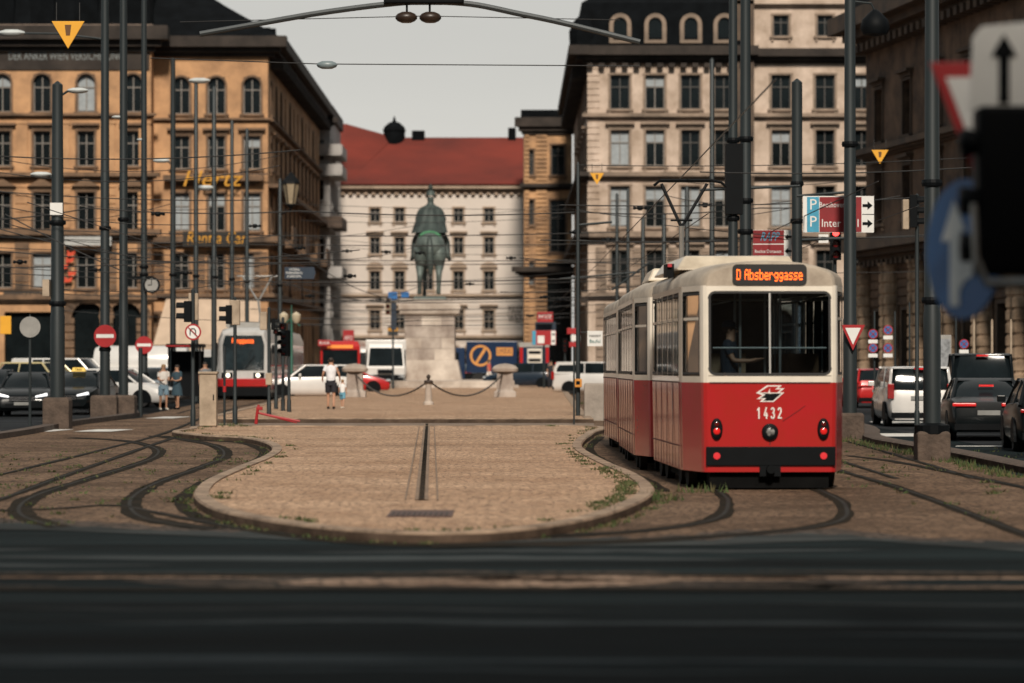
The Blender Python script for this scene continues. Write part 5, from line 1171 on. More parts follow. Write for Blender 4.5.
re_ = [(0, 1), (1, 2), (2, 3), (3, 4), (4, 5), (5, 6), (0, 7), (7, 8), (8, 9), (9, 10), (0, 11), (11, 12), (12, 13), (13, 14), (3, 15), (15, 16), (16, 17), (3, 18), (18, 19), (19, 20)]
rider = link("rider", sk("rider", rv, re_), mo)
b = MB(); q = lambda x, y, z: (x * S, y * S, z * S + zh)
def cape(z, w, y0, dep, n=18): return [q(w * math.cos(a) * (1 + .06 * math.sin(a * 5 + z * 3)), y0 - dep * math.sin(a) * (1 + .1 * math.sin(a * 7 + z * 2)), z) for a in [math.pi * (-.12) + math.pi * 1.24 * k / n for k in range(n + 1)]]
b.loft([cape(2.3, .12, .02, .1), cape(2.22, .26, .02, .17), cape(2.0, .34, 0, .24), cape(1.8, .4, -.02, .34), cape(1.6, .46, -.03, .52)], cap=False, closed=False)
b.build("cloak", M_bro, rider, True)
b = MB(); b.lathe([(.02, 0), (.13 * S, .02), (.1 * S, .1 * S), (.03 * S, .17 * S), (.02, .18 * S)], q(0, .03, 2.55), 12); b.prism([(-.2 * S, 0), (.2 * S, 0), (.15 * S, .09 * S), (0, .16 * S), (-.15 * S, .09 * S)], -.04 * S, .04 * S) if False else None
b.tube([q(0, .03, 2.66), q(0, -.02, 2.76), q(0, -.05, 2.84)], [.05 * S, .06 * S, .02 * S], 8); b.build("hat", M_bro, rider, True)
b = MB()
b.loft([[q(.384 * math.cos(a) * k_, yy, 1.262 + .385 * math.sin(a) * k_) for a in [math.pi * (.22 + .56 * j / 14) for j in range(15)]] for yy in (-.5, -.58, -.66, -.73) for k_ in (math.sqrt(max(.01, 1 - ((yy + .5) / .437) ** 2)),)], cap=False, closed=False)
b.build("verdigris_patch", M_verd, horse, True)

# low stone terrace round the monument, bollards and chain
tw = thing("monument_terrace", "low stone step wall around the foot of the rider monument", "step wall", (X(429, 190), 190, gz(190) + .12))
b = MB(); w2 = (X(514, 190) - X(343, 190)) / 2
b.loft([[(-w2 * c, -1 * c2, z) for c, c2, z in ()] or sq(w2, 0, 0)] * 1 + []) if False else None
b.box(-w2, w2, 0, 24, -.2, .42); b.box(-w2 - .25, w2 + .25, -.3, 24.3, -.2, .16); b.build("step", M_pedl, tw, bevel=.03)
boll = thing("stone_bollard", "large domed stone bollard left of the monument holding the chain", "bollard", at(355, 146, .12))
b = MB(); b.loft([sq(.5, .5, -.1), sq(.5, .5, .25), sq(.38, .38, .32), sq(.36, .36, 1.1)]); b.build("post", M_ped, boll, bevel=.02)
b = MB(); b.lathe([(.3, 1.1), (.58, 1.18), (.6, 1.3), (.5, 1.42), (.3, 1.5), (.02, 1.54)], (0, 0, 0), 16); b.build("cap", M_pedl, boll, True)
copy_tree(boll, label="large domed stone bollard right of the monument holding the chain", loc=at(505, 146, .12))
sb = thing("small_bollard", "short white tapered bollard with a ball finial where the two chains meet", "bollard", at(428.5, 122, .13))
b = MB(); b.lathe([(.2, -.05), (.2, .08), (.14, .14), (.11, .8), (.13, .82), (.1, .9)], (0, 0, 0), 12); b.build("post", M_pedl, sb, True)
b = MB(); b.lathe([(.16, .82), (.18, .86), (.16, .93), (.05, .95), (.05, 1.0), (.09, 1.06), (.06, 1.13), (.01, 1.16)], (0, 0, 0), 12); b.build("finial", M_iron, sb, True)
M_chain = mat("chain_iron", (.09, .08, .07), .6, .5, var=.3)
for x0, Y0, x1, Y1, lb in ((355, 146, 427, 122, "left"), (430, 122, 503, 146, "right")):
    p0, p1 = Vector(at(x0, Y0, 1.2 if Y0 > 130 else 1.0)), Vector(at(x1, Y1, 1.2 if Y1 > 130 else 1.0)); b = MB(); pts = [p0.lerp(p1, k / 46) - Vector((0, 0, .75 * (1 - (2 * k / 46 - 1) ** 2))) for k in range(47)]
    b.tube(pts, [.045 if k % 2 else .028 for k in range(47)], 6); tag(b.build("chain", M_chain), "heavy drooping iron chain on the %s of the small white bollard" % lb, "chain")

# ------------------------------------------------------------------ vehicles
M_tyre = mat("tyre", (.012, .012, .012), .85); M_rim = mat("wheel_rim", (.35, .35, .36), .35, .8, var=.1)
M_cglass = mat("car_window", (.008, .012, .014), .08, var=.4, scale=.8, spec=.15)
def paint(nm, c): return mat("paint_" + nm, c, .25, .1, var=.06, scale=1, coat=.7)
M_plate = mat("number_plate", (.22, .22, .21), .5); M_head = mat("headlight_lens", (.55, .58, .6), .12, .3, coat=.6, var=.2); M_headon = mat("headlight_on", (.8, .8, .8), .3, emit=(.95, .97, 1), estr=.9, var=0)
M_ctail = mat("car_tail_lens", (.3, .008, .008), .2, coat=.6); M_ctailon = mat("car_tail_on", (.5, .01, .01), .2, emit=(1, .04, .04), estr=.2, var=0)
CARS = {'sedan': dict(L=4.75, W=1.84, H=1.45, prof=[(0, .55), (.12, .72), (.9, .9), (1.55, .97), (3.6, 1.0), (4.3, 1.02), (4.7, .9), (4.75, .6)], gh=[1.35, 2.15, 3.45, 4.25]),
        'hatch': dict(L=4.25, W=1.78, H=1.5, prof=[(0, .55), (.1, .72), (.75, .92), (1.3, 1.0), (3.4, 1.04), (4.1, 1.05), (4.22, .8), (4.25, .6)], gh=[1.1, 1.9, 3.6, 4.12]),
        'estate': dict(L=4.6, W=1.82, H=1.6, prof=[(0, .6), (.1, .8), (.9, .98), (1.4, 1.04), (3.5, 1.08), (4.4, 1.08), (4.57, .85), (4.6, .6)], gh=[1.2, 2.0, 4.0, 4.5]),
        'van': dict(L=4.9, W=1.88, H=1.8, prof=[(0, .6), (.08, .85), (.5, 1.0), (1.0, 1.12), (3.5, 1.14), (4.8, 1.14), (4.87, .9), (4.9, .6)], gh=[.75, 1.55, 4.65, 4.86])}
def car(name, label, kind, pmat, loc, rz=0.0, group=None, head=M_head, tail=M_ctail, sign=None, H=None, W=None):
    """local -Y is the front"""
    c = CARS[kind]; Lc, Wc, Hc = c['L'], W or c['W'], H or c['H']; t = thing(name, label, "van" if kind == 'van' else "car", loc, rz, group); hw = Wc / 2; o = -Lc / 2
    def wid(y): k = min(y, Lc - y); return hw * (1 - .16 * max(0, 1 - k / .7) ** 2)
    b = MB(); rings = []
    for y, zt in c['prof']:
        w_ = wid(y); zb = .3 if y in (0, Lc) else .2
        half = [(w_ * .86, zb), (w_ * .97, zb + .1), (w_, .5 if zt > .6 else zb + .15), (w_ * .985, max(zt - .2, zb + .2)), (w_ * .93, max(zt - .05, zb + .26)), (w_ * .8, zt)]
        rings.append([(-x, y + o, z) for x, z in half] + [(x, y + o, z) for x, z in half[::-1]])
    b.loft(rings); body = b.build("body", pmat, t, True)
    y0, y1, y2, y3 = [q + o for q in c['gh']]; zb = 1.0 if kind != 'van' else 1.1; zb = {'sedan': .96, 'hatch': 1.0, 'estate': 1.04, 'van': 1.12}[kind]; bw, tw_ = hw * .9, hw * (.7 if kind != 'van' else .82)
    b = MB(); lo = [(-bw, y0, zb - .06), (bw, y0, zb - .06), (bw, y3, zb - .06), (-bw, y3, zb - .06)]; hi = [(-tw_, y1, Hc - .03), (tw_, y1, Hc - .03), (tw_, y2, Hc - .03), (-tw_, y2, Hc - .03)]
    def rr8(q, c_, z_=0): (xa, ya, za), (xb, yb, _), (xc, yc, _), (xd, yd, _) = q; return [(xa + c_, ya - .03, za), (0, ya - .09, za), (xb - c_, yb - .03, za), (xb, yb + c_, za), (xc, yc - c_, za), (xc - c_, yc + .02, za), (0, yc + .05, za), (xd + c_, yd + .02, za), (xd, yd - c_, za), (xa, ya + c_, za)]
    mid = [tuple(p_ * .48 + q_ * .52 for p_, q_ in zip(u_, v_)) for u_, v_ in zip(lo, hi)]; mid = [(x_ * 1.035, y_ * 1.02, z_) for x_, y_, z_ in mid]
    b.loft([rr8(lo, .14), rr8(mid, .16), rr8(hi, .2)]); b.build("windows", M_cglass, t, True)
    b = MB(); tr_ = tw_ + .03
    b.loft([[(-tr_, y1 - .06, Hc - .06), (tr_, y1 - .06, Hc - .06), (tr_, y2 + .08, Hc - .06), (-tr_, y2 + .08, Hc - .06)], [(-tr_ * .93, y1 + .05, Hc), (tr_ * .93, y1 + .05, Hc), (tr_ * .93, y2 - .05, Hc), (-tr_ * .93, y2 - .05, Hc)]])
    for s in (-1, 1):
        for a_, d_ in ((lo[0], hi[0]), (lo[3], hi[3])): b.tube([(s * abs(a_[0]) * 1.0, a_[1], a_[2]), (s * abs(d_[0]) * 1.01, d_[1], d_[2])], .045, 6)
        ym = (y1 + y2) / 2 + .1; b.tube([(s * bw * 1.0, ym, zb - .05), (s * tw_ * 1.01, ym, Hc - .04)], .04, 6)
        if kind == 'van': b.loft([[(s * bw * 1.01, ym + .5, zb - .05), (s * bw * 1.01, y3, zb - .05), (s * tw_ * 1.02, y2 + .05, Hc - .05), (s * tw_ * 1.02, ym + .5, Hc - .05)], [(s * bw * .98, ym + .5, zb - .05), (s * bw * .98, y3, zb - .05), (s * tw_ * .98, y2 + .05, Hc - .05), (s * tw_ * .98, ym + .5, Hc - .05)]])
    b.build("roof", pmat, t, True)
    for s in (-1, 1):
        for yw in (.85, Lc - .9):
            w_ = MB(); w_.lathe([(.2, -.1), (.3, -.11), (.33, -.07), (.33, .07), (.3, .11), (.2, .1)], (0, 0, 0), 20, 0, 'x'); wo = w_.build("wheel", M_tyre, t, True, loc=(s * (hw - .12), yw + o, .33))
            w_ = MB(); w_.lathe([(.02, -.09), (.06, -.115), (.19, -.09), (.21, -.06), (.21, .06), (.19, .09), (.06, .115), (.02, .09)], (0, 0, 0), 16, 0, 'x'); w_.build("rim", M_rim, wo, True)
        ar = MB()
        for yw in (.85, Lc - .9):
            pts = [(.4 * math.cos(math.pi * k / 12), .38 * math.sin(math.pi * k / 12)) for k in range(13)]; ar.prism([(yw + o + a_, .33 + b_) for a_, b_ in pts] + [(yw + o - .4, .2), (yw + o + .4, .2)], s * (hw - .06), s * (hw + .004), plane='yz')
        ar.build("wheel_arch", M_black, t)
        h_ = MB(); h_.loft([[(s * (hw - .12), yy, .78), (s * (hw - .1), yy, .68), (s * (hw - .5), yy, .62), (s * (hw - .5), yy, .68)] for yy in (-.02, .16)]); h_.build("headlight", head, t, loc=(0, o + .02, 0), bevel=.02)
        h_ = MB(); 
        if kind in ('van', 'estate'): h_.box(s * (hw - .12) - .09, s * (hw - .12) + .09, -.1, .05, .78, 1.2)
        else: h_.box(s * (hw - .36) - .27, s * (hw - .36) + .27, -.1, .03, .8, .88)
        h_.build("tail_light", tail, t, loc=(0, Lc / 2, 0), bevel=.02)
        h_ = MB(); h_.box(s * (hw + .08) - .09, s * (hw + .08) + .09, y0 + .45, y0 + .56, zb, zb + .14); h_.build("mirror", pmat, t, bevel=.02)
    b = MB(); b.box(-.42, .42, o - .015, o + .1, .5, .68); b.box(-.55, .55, o - .01, o + .1, .3, .42); b.build("grille", M_black, t)
    for k in range(3):
        b = MB(); b.box(-.4, .4, o - .02, o - .0155, .53 + k * .05, .545 + k * .05); b.build("grille_bar", M_rim, t)
    b = MB(); b.box(-.26, .26, o - .03, o - .021, .38, .48); b.build("number_plate", M_plate, t)
    b = MB(); b.box(-.26, .26, Lc / 2 - .01, Lc / 2 + .02, .6 if kind != 'van' else .75, .71 if kind != 'van' else .86); b.build("number_plate", M_plate, t)
    b = MB(); b.box(-hw * .85, hw * .85, Lc / 2 - .1, Lc / 2 + .01, .26, .4); b.build("rear_bumper", M_black, t)
    if tail is M_ctailon or kind == 'van':
        b = MB(); b.box(-.17, .17, y3 - .32 if kind != 'van' else y3 - .05, y3 - .26 if kind != 'van' else y3 + .03, Hc - .2 if kind != 'van' else Hc - .09, Hc - .15 if kind != 'van' else Hc - .04); b.build("brake_light", M_ctailon, t)
    if sign == 'taxi':
        b = MB(); b.loft([sq(.24, .09, Hc), sq(.2, .06, Hc + .14)]); so = b.build("taxi_sign", mat("taxi_yellow", (.7, .45, .08), .4, emit=(1, .7, .15), estr=.25), t, bevel=.01, loc=(0, -.3, 0)); lettering("TAXI", .08, M_black, so, (0, -.095, Hc + .07))
    return t
M_cblk = mat("paint_black", (.004, .006, .007), .3, var=.06, coat=.2, spec=.25); M_cwht = paint("white", (.68, .66, .63)); M_cgry = paint("grey_blue", (.16, .2, .23)); M_cred = paint("red", (.45, .015, .015)); M_cslv = paint("silver", (.3, .3, .31)); M_cdk = paint("dark_blue", (.01, .02, .035)); M_cyel = paint("pale_yellow", (.5, .42, .22))
car("parked_car", "black sedan with lit headlamps and chrome grille at the left edge, nearest the camera", 'sedan', M_cblk, at(28, 106), R(4), head=M_headon)
car("parked_car", "black taxi with a yellow roof sign facing the camera left of the no entry signs", 'sedan', M_cblk, at(81, 109.5), R(-6), head=M_headon, sign='taxi')
car("parked_car", "dark car cut off by the left edge of the picture behind the black sedan", 'hatch', M_cblk, at(-6, 116), R(6))
car("parked_car", "pale yellow taxi seen over the roof of the black taxi", 'estate', M_cyel, at(46, 128), R(60), H=1.75)
car("parked_car", "white van parked behind the thick pole at the left", 'van', M_cwht, at(66, 142), R(75), H=1.9)
car("parked_car", "white hatchback passing behind the two no entry signs", 'hatch', M_cwht, at(122, 124), R(70))
car("parked_car", "grey blue hatchback facing the camera between the poles behind the waiting women", 'hatch', M_cgry, at(156, 140), R(0))
car("parked_car", "white estate car driving across behind the man with the child", 'estate', M_cwht, at(311, 150), R(-82))
car("parked_car", "bright red hatchback just right of the pedestal", 'hatch', M_cred, at(452, 222), R(60))
car("parked_car", "silver grey car between the red car and the dark estate", 'sedan', M_cgry, at(477, 222), R(65))
car("parked_car", "dark blue estate car turned side on in front of the blue box truck", 'estate', M_cdk, at(522, 196), R(-100), tail=M_ctailon)
car("parked_car", "white compact van half hidden by the concrete block", 'van', M_cwht, at(601, 168), R(80), H=1.7)
car("parked_car", "red hatchback with open front behind the red tram at the right", 'hatch', M_cred, at(868, 124), R(185))
car("parked_car", "white van seen from behind between the two right hand poles", 'van', M_cwht, at(911, 91), R(179), H=1.68)
car("parked_car", "tall dark van seen from behind beyond the black sedan on the right", 'van', M_cblk, at(979, 96), R(174), H=2.05, W=2.0, tail=M_ctail)
car("parked_car", "black sedan with red tail lights glowing seen from behind at the right", 'sedan', M_cblk, at(981, 76), R(176), tail=M_ctailon)
car("parked_car", "dark car cut off by the right edge of the picture nearest the camera", 'hatch', M_cblk, at(1050, 67), R(176))
car("parked_car", "small red car behind the large left bollard", 'hatch', M_cred, at(350, 170), R(90))
# high brake lamps


def truck(name, label, cmat, bmat, loc, rz, Lb, Wb, Hb, cabH=2.6, emblem=False):
    t = thing(name, label, "truck", loc, rz); hw = Wb / 2
    b = MB(); b.loft([[(-hw * .93, -1.0 - Lb / 2, .5), (hw * .93, -1.0 - Lb / 2, .5), (hw * .95, .9 - Lb / 2, .5), (-hw * .95, .9 - Lb / 2, .5)], [(-hw * .95, -1.05 - Lb / 2, 1.3), (hw * .95, -1.05 - Lb / 2, 1.3), (hw * .96, .9 - Lb / 2, 1.3), (-hw * .96, .9 - Lb / 2, 1.3)], [(-hw * .85, -.75 - Lb / 2, cabH), (hw * .85, -.75 - Lb / 2, cabH), (hw * .88, .9 - Lb / 2, cabH), (-hw * .88, .9 - Lb / 2, cabH)]]); b.build("cab", cmat, t, bevel=.05)
    b = MB(); b.loft([[(-hw * .86, -1.06 - Lb / 2, 1.42), (hw * .86, -1.06 - Lb / 2, 1.42), (hw * .86, -.95 - Lb / 2, 1.42), (-hw * .86, -.95 - Lb / 2, 1.42)], [(-hw * .78, -.82 - Lb / 2, cabH - .25), (hw * .78, -.82 - Lb / 2, cabH - .25), (hw * .78, -.7 - Lb / 2, cabH - .25), (-hw * .78, -.7 - Lb / 2, cabH - .25)]]); b.build("windscreen", M_cglass, t)
    b = MB()
    for s in (-1, 1): b.box(s * hw * .95 - .03, s * hw * .95 + .03, -.4 - Lb / 2, .5 - Lb / 2, 1.4, cabH - .35)
    b.build("side_window", M_cglass, t)
    b = MB(); b.box(-hw, hw, 1.0 - Lb / 2, Lb / 2 + 1, .9, Hb); bx_ = b.build("cargo_box", bmat, t, bevel=.03)
    b = MB(); b.box(-hw * .9, hw * .9, -1.1 - Lb / 2, Lb / 2 + .9, .42, .88); b.build("chassis", M_black, t)
    for s in (-1, 1):
        for yw in (-.2 - Lb / 2, Lb / 2 - .5, Lb / 2 - 1.6):
            b = MB(); b.lathe([(.1, -.12), (.42, -.13), (.46, -.08), (.46, .08), (.42, .13), (.1, .12)], (s * (hw - .15), yw, .46), 16, 0, 'x'); b.build("wheel", M_tyre, t, True)
        b = MB(); b.box(s * hw * .75 - .16, s * hw * .75 + .16, -1.1 - Lb / 2, -1.0 - Lb / 2, .7, .9); b.build("headlight", M_head, t)
    b = MB(); b.box(-.5, .5, -1.12 - Lb / 2, -1.04 - Lb / 2, .95, 1.2); b.build("grille", M_black, t)
    return t, bx_
M_tblue = paint("deep_blue", (.008, .026, .07))
tA, bxA = truck("box_truck", "blue box truck with round orange emblem parked beyond the monument", M_tblue, M_tblue, at(477, 215), R(-90), 3.4, 2.3, 3.0)
eg = MB(); M_org = mat("emblem_orange", (.6, .26, .06), .5)
for k in range(24):
    a0, a1 = 2 * math.pi * k / 24, 2 * math.pi * (k + 1) / 24; eg.loft([[(x, .72 * math.cos(a) * q, .72 * math.sin(a) * q) for a, q in ((a0, .78), (a0, 1), (a1, 1), (a1, .78))] for x in (-.01, .0)])
eg.loft([[(x, yy, zz) for yy, zz in ((-.4, -.5), (-.22, -.55), (.45, .5), (.25, .55))] for x in (-.014, -.012)]); eg.loft([[(x, yy, zz) for yy, zz in ((-.1, .42), (.05, .45), (.12, -.15), (-.0, -.18))] for x in (-.018, -.016)])
eg.build("emblem", M_org, bxA, loc=(1.165, .25, 2.05))
b = MB(); b.box(1.155, 1.17, 1.3, 2.4, 2.05, 2.6); o_ = b.build("side_sign", M_org, bxA); lettering("UMZUG", .3, M_tblue, o_, (1.175, 1.85, 2.33), R(90), width=.9)
tB, bxB = truck("box_truck", "blue box truck with red edge strips and white rear panel seen from behind", M_tblue, M_tblue, at(534, 212), R(180), 4.4, 1.95, 2.85)
b = MB(); b.box(-.5, .45, 3.2, 3.22, 1.5, 2.5); pn = b.build("rear_panel", M_belt, bxB)
for z_ in (1.65, 2.15): b = MB(); b.box(-.42, .38, 3.225, 3.235, z_, z_ + .2); b.build("stripe", M_black, pn)
for s_ in (-1, 1): b = MB(); b.box(s_ * .85 - .1, s_ * .85 + .1, 3.2, 3.22, 1.0, 2.6); b.build("edge_strip", M_cred, bxB)
b = MB(); b.box(-1.0, 1.0, 3.0, 3.24, 2.6, 2.9); b.build("top_rail", M_grey, bxB)
truck("delivery_truck", "white truck facing the camera left of the pedestal", M_cwht, M_cwht, at(386, 196), R(2), 4.5, 2.45, 3.0, cabH=2.75)
truck("delivery_truck", "second white truck half hidden behind the one beside the pedestal", M_cwht, M_cwht, at(372, 212), R(2), 4.5, 2.2, 2.7, cabH=2.5)
tk, bk = truck("tank_truck", "white lorry with rounded body passing behind the poles at the left", M_cwht, M_cwht, at(165, 152), R(85), 4.6, 2.3, 1.5, cabH=2.3)
b = MB(); b.lathe([(.3, -1.2), (.72, -1.1), (.8, -.9), (.8, 3.1), (.72, 3.3), (.3, 3.4)], (0, 0, 1.7), 16, 0, 'y'); b.build("tank", M_cwht, tk, True)
bs = thing("red_bus", "dark windowed red bus with an orange destination strip behind the man and child", "bus", at(344, 205), R(0))
b = MB(); b.loft([sq(1.2, 4.5, .35), sq(1.25, 4.6, 1.0), sq(1.25, 4.6, 2.6), sq(1.1, 4.4, 2.95)]); b.build("body", M_cred, bs, bevel=.06)
b = MB(); b.box(-1.1, 1.1, -4.63, -4.55, 1.15, 2.4); b.box(-1.26, -1.255, -4, 4, 1.4, 2.4); b.box(1.255, 1.26, -4, 4, 1.4, 2.4); b.build("windscreen", M_cglass, bs)
b = MB(); b.box(-.8, .8, -4.64, -4.6, 2.5, 2.7); b.build("destination_display", mat("amber_strip", (.6, .2, .04), .4, emit=(1, .3, .05), estr=.5), bs)
for s_ in (-1, 1): b = MB(); b.box(s_ * .9 - .15, s_ * .9 + .15, -4.64, -4.58, .75, .95); b.build("headlight", M_headon, bs)
bk_ = thing("motorcycle", "motorcycle parked behind the right hand pole beside the white van", "motorcycle", at(944, 100), R(185))
b = MB(); b.lathe([(.2, -.06), (.3, -.06), (.3, .06), (.2, .06)], (0, -.65, .3), 16, 0, 'x'); b.build("wheel", M_tyre, bk_); b = MB(); b.lathe([(.2, -.07), (.3, -.07), (.3, .07), (.2, .07)], (0, .65, .3), 16, 0, 'x'); b.build("wheel", M_tyre, bk_)
b = MB(); b.tube([(0, -.65, .3), (0, -.45, 1.0)], .04, 8); b.tube([(-.35, -.4, 1.05), (.35, -.4, 1.05)], .02, 6); b.loft([[(x * w, y, z) for x, z in ((-.13, .4), (.13, .4), (.16, .75), (.06, .85), (-.06, .85), (-.16, .75))] for y, w in ((-.4, .8), (0, 1.1), (.4, 1), (.8, .5))]); b.build("body", M_cwht, bk_, True, bevel=.01)
b = MB(); b.box(-.14, .14, 0, .7, .8, .9); b.build("saddle", M_black, bk_, bevel=.03)
b = MB(); b.box(-.06, .06, .8, .84, .6, .68); b.build("tail_light", M_ctail, bk_)
# ------------------------------------------------------------------ poles, signals, signs
M_sw = mat("sign_white", (.72, .71, .68), .5, var=.05); M_sr = mat("sign_red", (.34, .012, .015), .45, var=.06); M_sb = mat("sign_blue", (.02, .13, .36), .45, var=.06); M_cy = mat("sign_light_blue", (.05, .3, .45), .5)
M_dkr = mat("sign_dark_red", (.22, .008, .012), .5); M_sback = mat("sign_back", (.3, .29, .27), .5, .3); M_yello = mat("sign_yellow", (.75, .36, .02), .5, var=.05)
M_nb = mat("navy_sign", (.012, .025, .045), .5)
M_lred = mat("red_signal_on", (.8, .02, .02), .3, emit=(1, .06, .05), estr=4, var=0)
def pole(label, px, Y, d, H, block=None, lift=0.0, bands=(), taper=.72, group=None, mt=None, name="catenary_pole"):
    t = thing(name, label, "pole", at(px, Y, lift), 0, group)
    b = MB(); z0 = block[1] if block else 0; b.lathe([(d / 2, z0 - .05), (d / 2, z0 + 2.2), (d / 2 * .93, z0 + 2.25), (d / 2 * taper, H), (.02, H + .1)], (0, 0, 0), 14); b.build("shaft", mt or M_pole, t, True)
    if block:
        b = MB(); w, h = block; b.loft([sq(w / 2, w / 2, -.1), sq(w / 2, w / 2, h * .9), sq(w / 2 * .9, w / 2 * .9, h)]); b.build("base_block", M_conc, t, bevel=.03)
    for z in bands: b = MB(); b.lathe([(d / 2 + .02, z - .06), (d / 2 + .035, z), (d / 2 + .02, z + .06)], (0, 0, 0), 14); b.build("clamp", M_black, t)
    return t
p1 = pole("thick dark catenary pole on a stone block beside the black sedan", 57.5, 87, .4, 9.35, (.72, .85), bands=(3.4, 5.6))
p2 = pole("catenary pole on a stone block carrying the large no entry sign", 105, 103, .33, 15.5, (.85, .72), bands=(2.2, 6.1))
p3 = pole("catenary pole on a stone block just right of the large no entry sign", 123.5, 103.5, .31, 15, (.8, .72), bands=(6.4,))
p4 = pole("dark catenary pole with a black foot carrying the small no entry sign", 144, 126, .29, 16, None, bands=(5.2, 5.5))
b = MB(); b.lathe([(.2, 0), (.2, 1.3), (.15, 1.35)], (0, 0, 0), 14); b.build("black_foot", M_black, p4, True)
b = MB(); b.box(-.75, .35, -.1, .1, 5.0, 5.14); b.build("crossbar", M_black, p4)
poles = {}
for (px, Y, d, top, lab) in [(173, 138, .28, 60, "catenary pole behind the two waiting women"), (196, 140, .24, 80, "catenary pole behind the round turning sign"), (214, 142, .26, 88, "catenary pole at the left edge of the silver tram"),
                        (232, 146, .22, 122, "catenary pole rising behind the middle of the silver tram"), (247, 150, .22, 130, "catenary pole rising behind the right side of the silver tram"), (280, 158, .24, 180, "catenary pole carrying the dark street name sign")]:
    poles[px] = pole(lab, px, Y, d, Z(top, Y) - gz(Y), None, bands=(5.5,))
for (px, Y, d, top, lab) in [(578, 99, .14, 165, "slim grey pole in front of the concrete block with an orange box"), (617, 150, .2, 195, "slim pole behind the rear roof of the articulated tram"), (628, 152, .2, 190, "slim pole beside the window just left of the pantograph"),
                        (643, 140, .24, 218, "short dark pole left of the pantograph arm"), (664, 140, .26, 215, "short dark pole right of the pantograph arm"), (687, 138, .26, 188, "dark pole between the pantograph and the paired tall poles"),
                        (712, 136, .26, 60, "dark pole left of the paired tall poles")]:
    poles[px] = pole(lab, px, Y, d, Z(top, Y) - gz(Y), None, mt=M_pole)
p5 = pole("left one of the paired tall poles behind carriage 1432", 733, 82, .28, 13, None, bands=(5.5, 7.5)); p6 = pole("right one of the paired tall poles behind carriage 1432", 745.5, 83, .34, 13, None, bands=(5.2, 6.0, 7.6))
b = MB(); b.box(-.2, .24, -.24, .24, 5.6, 7.4); b.build("equipment_box", M_black, p5)
p7 = pole("square topped pole right of the red direction sign above the tram roof", 797, 86, .3, Z(85, 86), None, taper=.95, bands=(5.6, 6.6))
p8 = pole("tall pole on a stone block carrying the yield sign beside the tram", 850, 76, .33, 13, (.62, .62), bands=(7.0,))
p9 = pole("tall thick pole on a stone block between the white van and the black sedan", 932, 60, .33, 12.5, (.62, .55), bands=(3.0, 5.2))
b = MB(); b.lathe([(.33, .5), (.33, .66), (.2, .7)], (0, 0, 0), 14); b.build("collar", M_black, p9)
b = MB(); b.tube([(0, 0, 8.8), (.1, -.1, 8.9), (.75, -.2, 8.9)], .04, 6) if False else None
# street lamps: small bright heads on arms
def lamp(par, z, dx, s=1.0, nm="street_lamp_arm"):
    b = MB(); b.tube([(0, 0, z - .1), (dx * .5, 0, z + .08), (dx, 0, z + .1)], .035, 6); o = b.build("lamp_arm", M_pole, par)
    b = MB(); b.sphere((dx, 0, z + .1), .3 * s, 12, 0, (1.25, .6, .35)); b.build("lamp_head", mat("lamp_head", (.5, .53, .52), .4), o, True)
lamp(p1, Z(181, 87) + .0, -.45, .8); lamp(p1, Z(97, 87), .55, .8); lamp(p3, Z(124, 103.5), -.2, .5); lamp(p4, Z(147, 126), -.1, .5); lamp(poles[173], Z(163, 138) - gz(138), -.5, 1.0); lamp(poles[196], Z(83, 140) - gz(140), .15, 1.3); lamp(poles[214], Z(190, 142) - gz(142), -.4, 1.2)
lamp(p2, Z(40, 103), -3.0, 1.2)
b = MB(); b.box(-.17, .17, -.24, -.2, Z(218, 87), Z(206, 87)); b.build("notice_plate", M_sw, p1)
b = MB(); b.box(-.38, -.2, -.2, .15, 3.6, 4.05); b.build("signal_backs", M_beige, p1)

def no_entry(label, px, py, r_px, Y):
    r = r_px * Y / F; t = thing("no_entry_sign", label, "road sign", (X(px, Y), Y, Z(py, Y)))
    b = MB(); b.lathe([(.01, 0), (r, 0), (r, .02), (.01, .02)], (0, 0, 0), 28, 0, 'y'); b.build("disc", M_sr, t)
    b = MB(); b.box(-r * .78, r * .78, -.006, -.001, -r * .16, r * .16); b.build("bar", M_sw, t)
    b = MB(); b.box(-.04, .04, .02, .2, -.05, .05); b.build("bracket", M_grey, t)
no_entry("larger round red no entry sign with white bar, nearer the left edge", 105, 336, 11.2, 102.75); no_entry("smaller round red no entry sign with white bar", 144, 345, 8.8, 125.75)
def disc_sign(name, label, px, py, r_px, Y, rim, face_, extra=None, par=None, tall=None):
    r = r_px * Y / F; t = thing(name, label, "road sign", (X(px, Y), Y, Z(py, Y)))
    b = MB(); b.lathe([(.01, 0), (r, 0), (r, .02), (.01, .02)], (0, 0, 0), 24, 0, 'y'); b.build("disc", rim, t)
    b = MB(); b.lathe([(.01, -.005), (r * .8, -.005), (r * .8, -.001), (.01, -.001)], (0, 0, 0), 24, 0, 'y'); b.build("face", face_, t)
    if extra: extra(t, r)
    return t
def small_post(px, Y, top, label, d=.08, name="sign_post"): 
    return pole(label, px, Y, d, Z(top, Y) - gz(Y), None, taper=.95, mt=M_pole, name=name)
small_post(30, 90, 318, "thin post of the grey sign seen from the back, in front of the black sedan")
disc_sign("round_sign", "grey back of a round sign on a thin post in front of the black sedan", 30, 327, 10.5, 89.9, M_sback, M_sback)
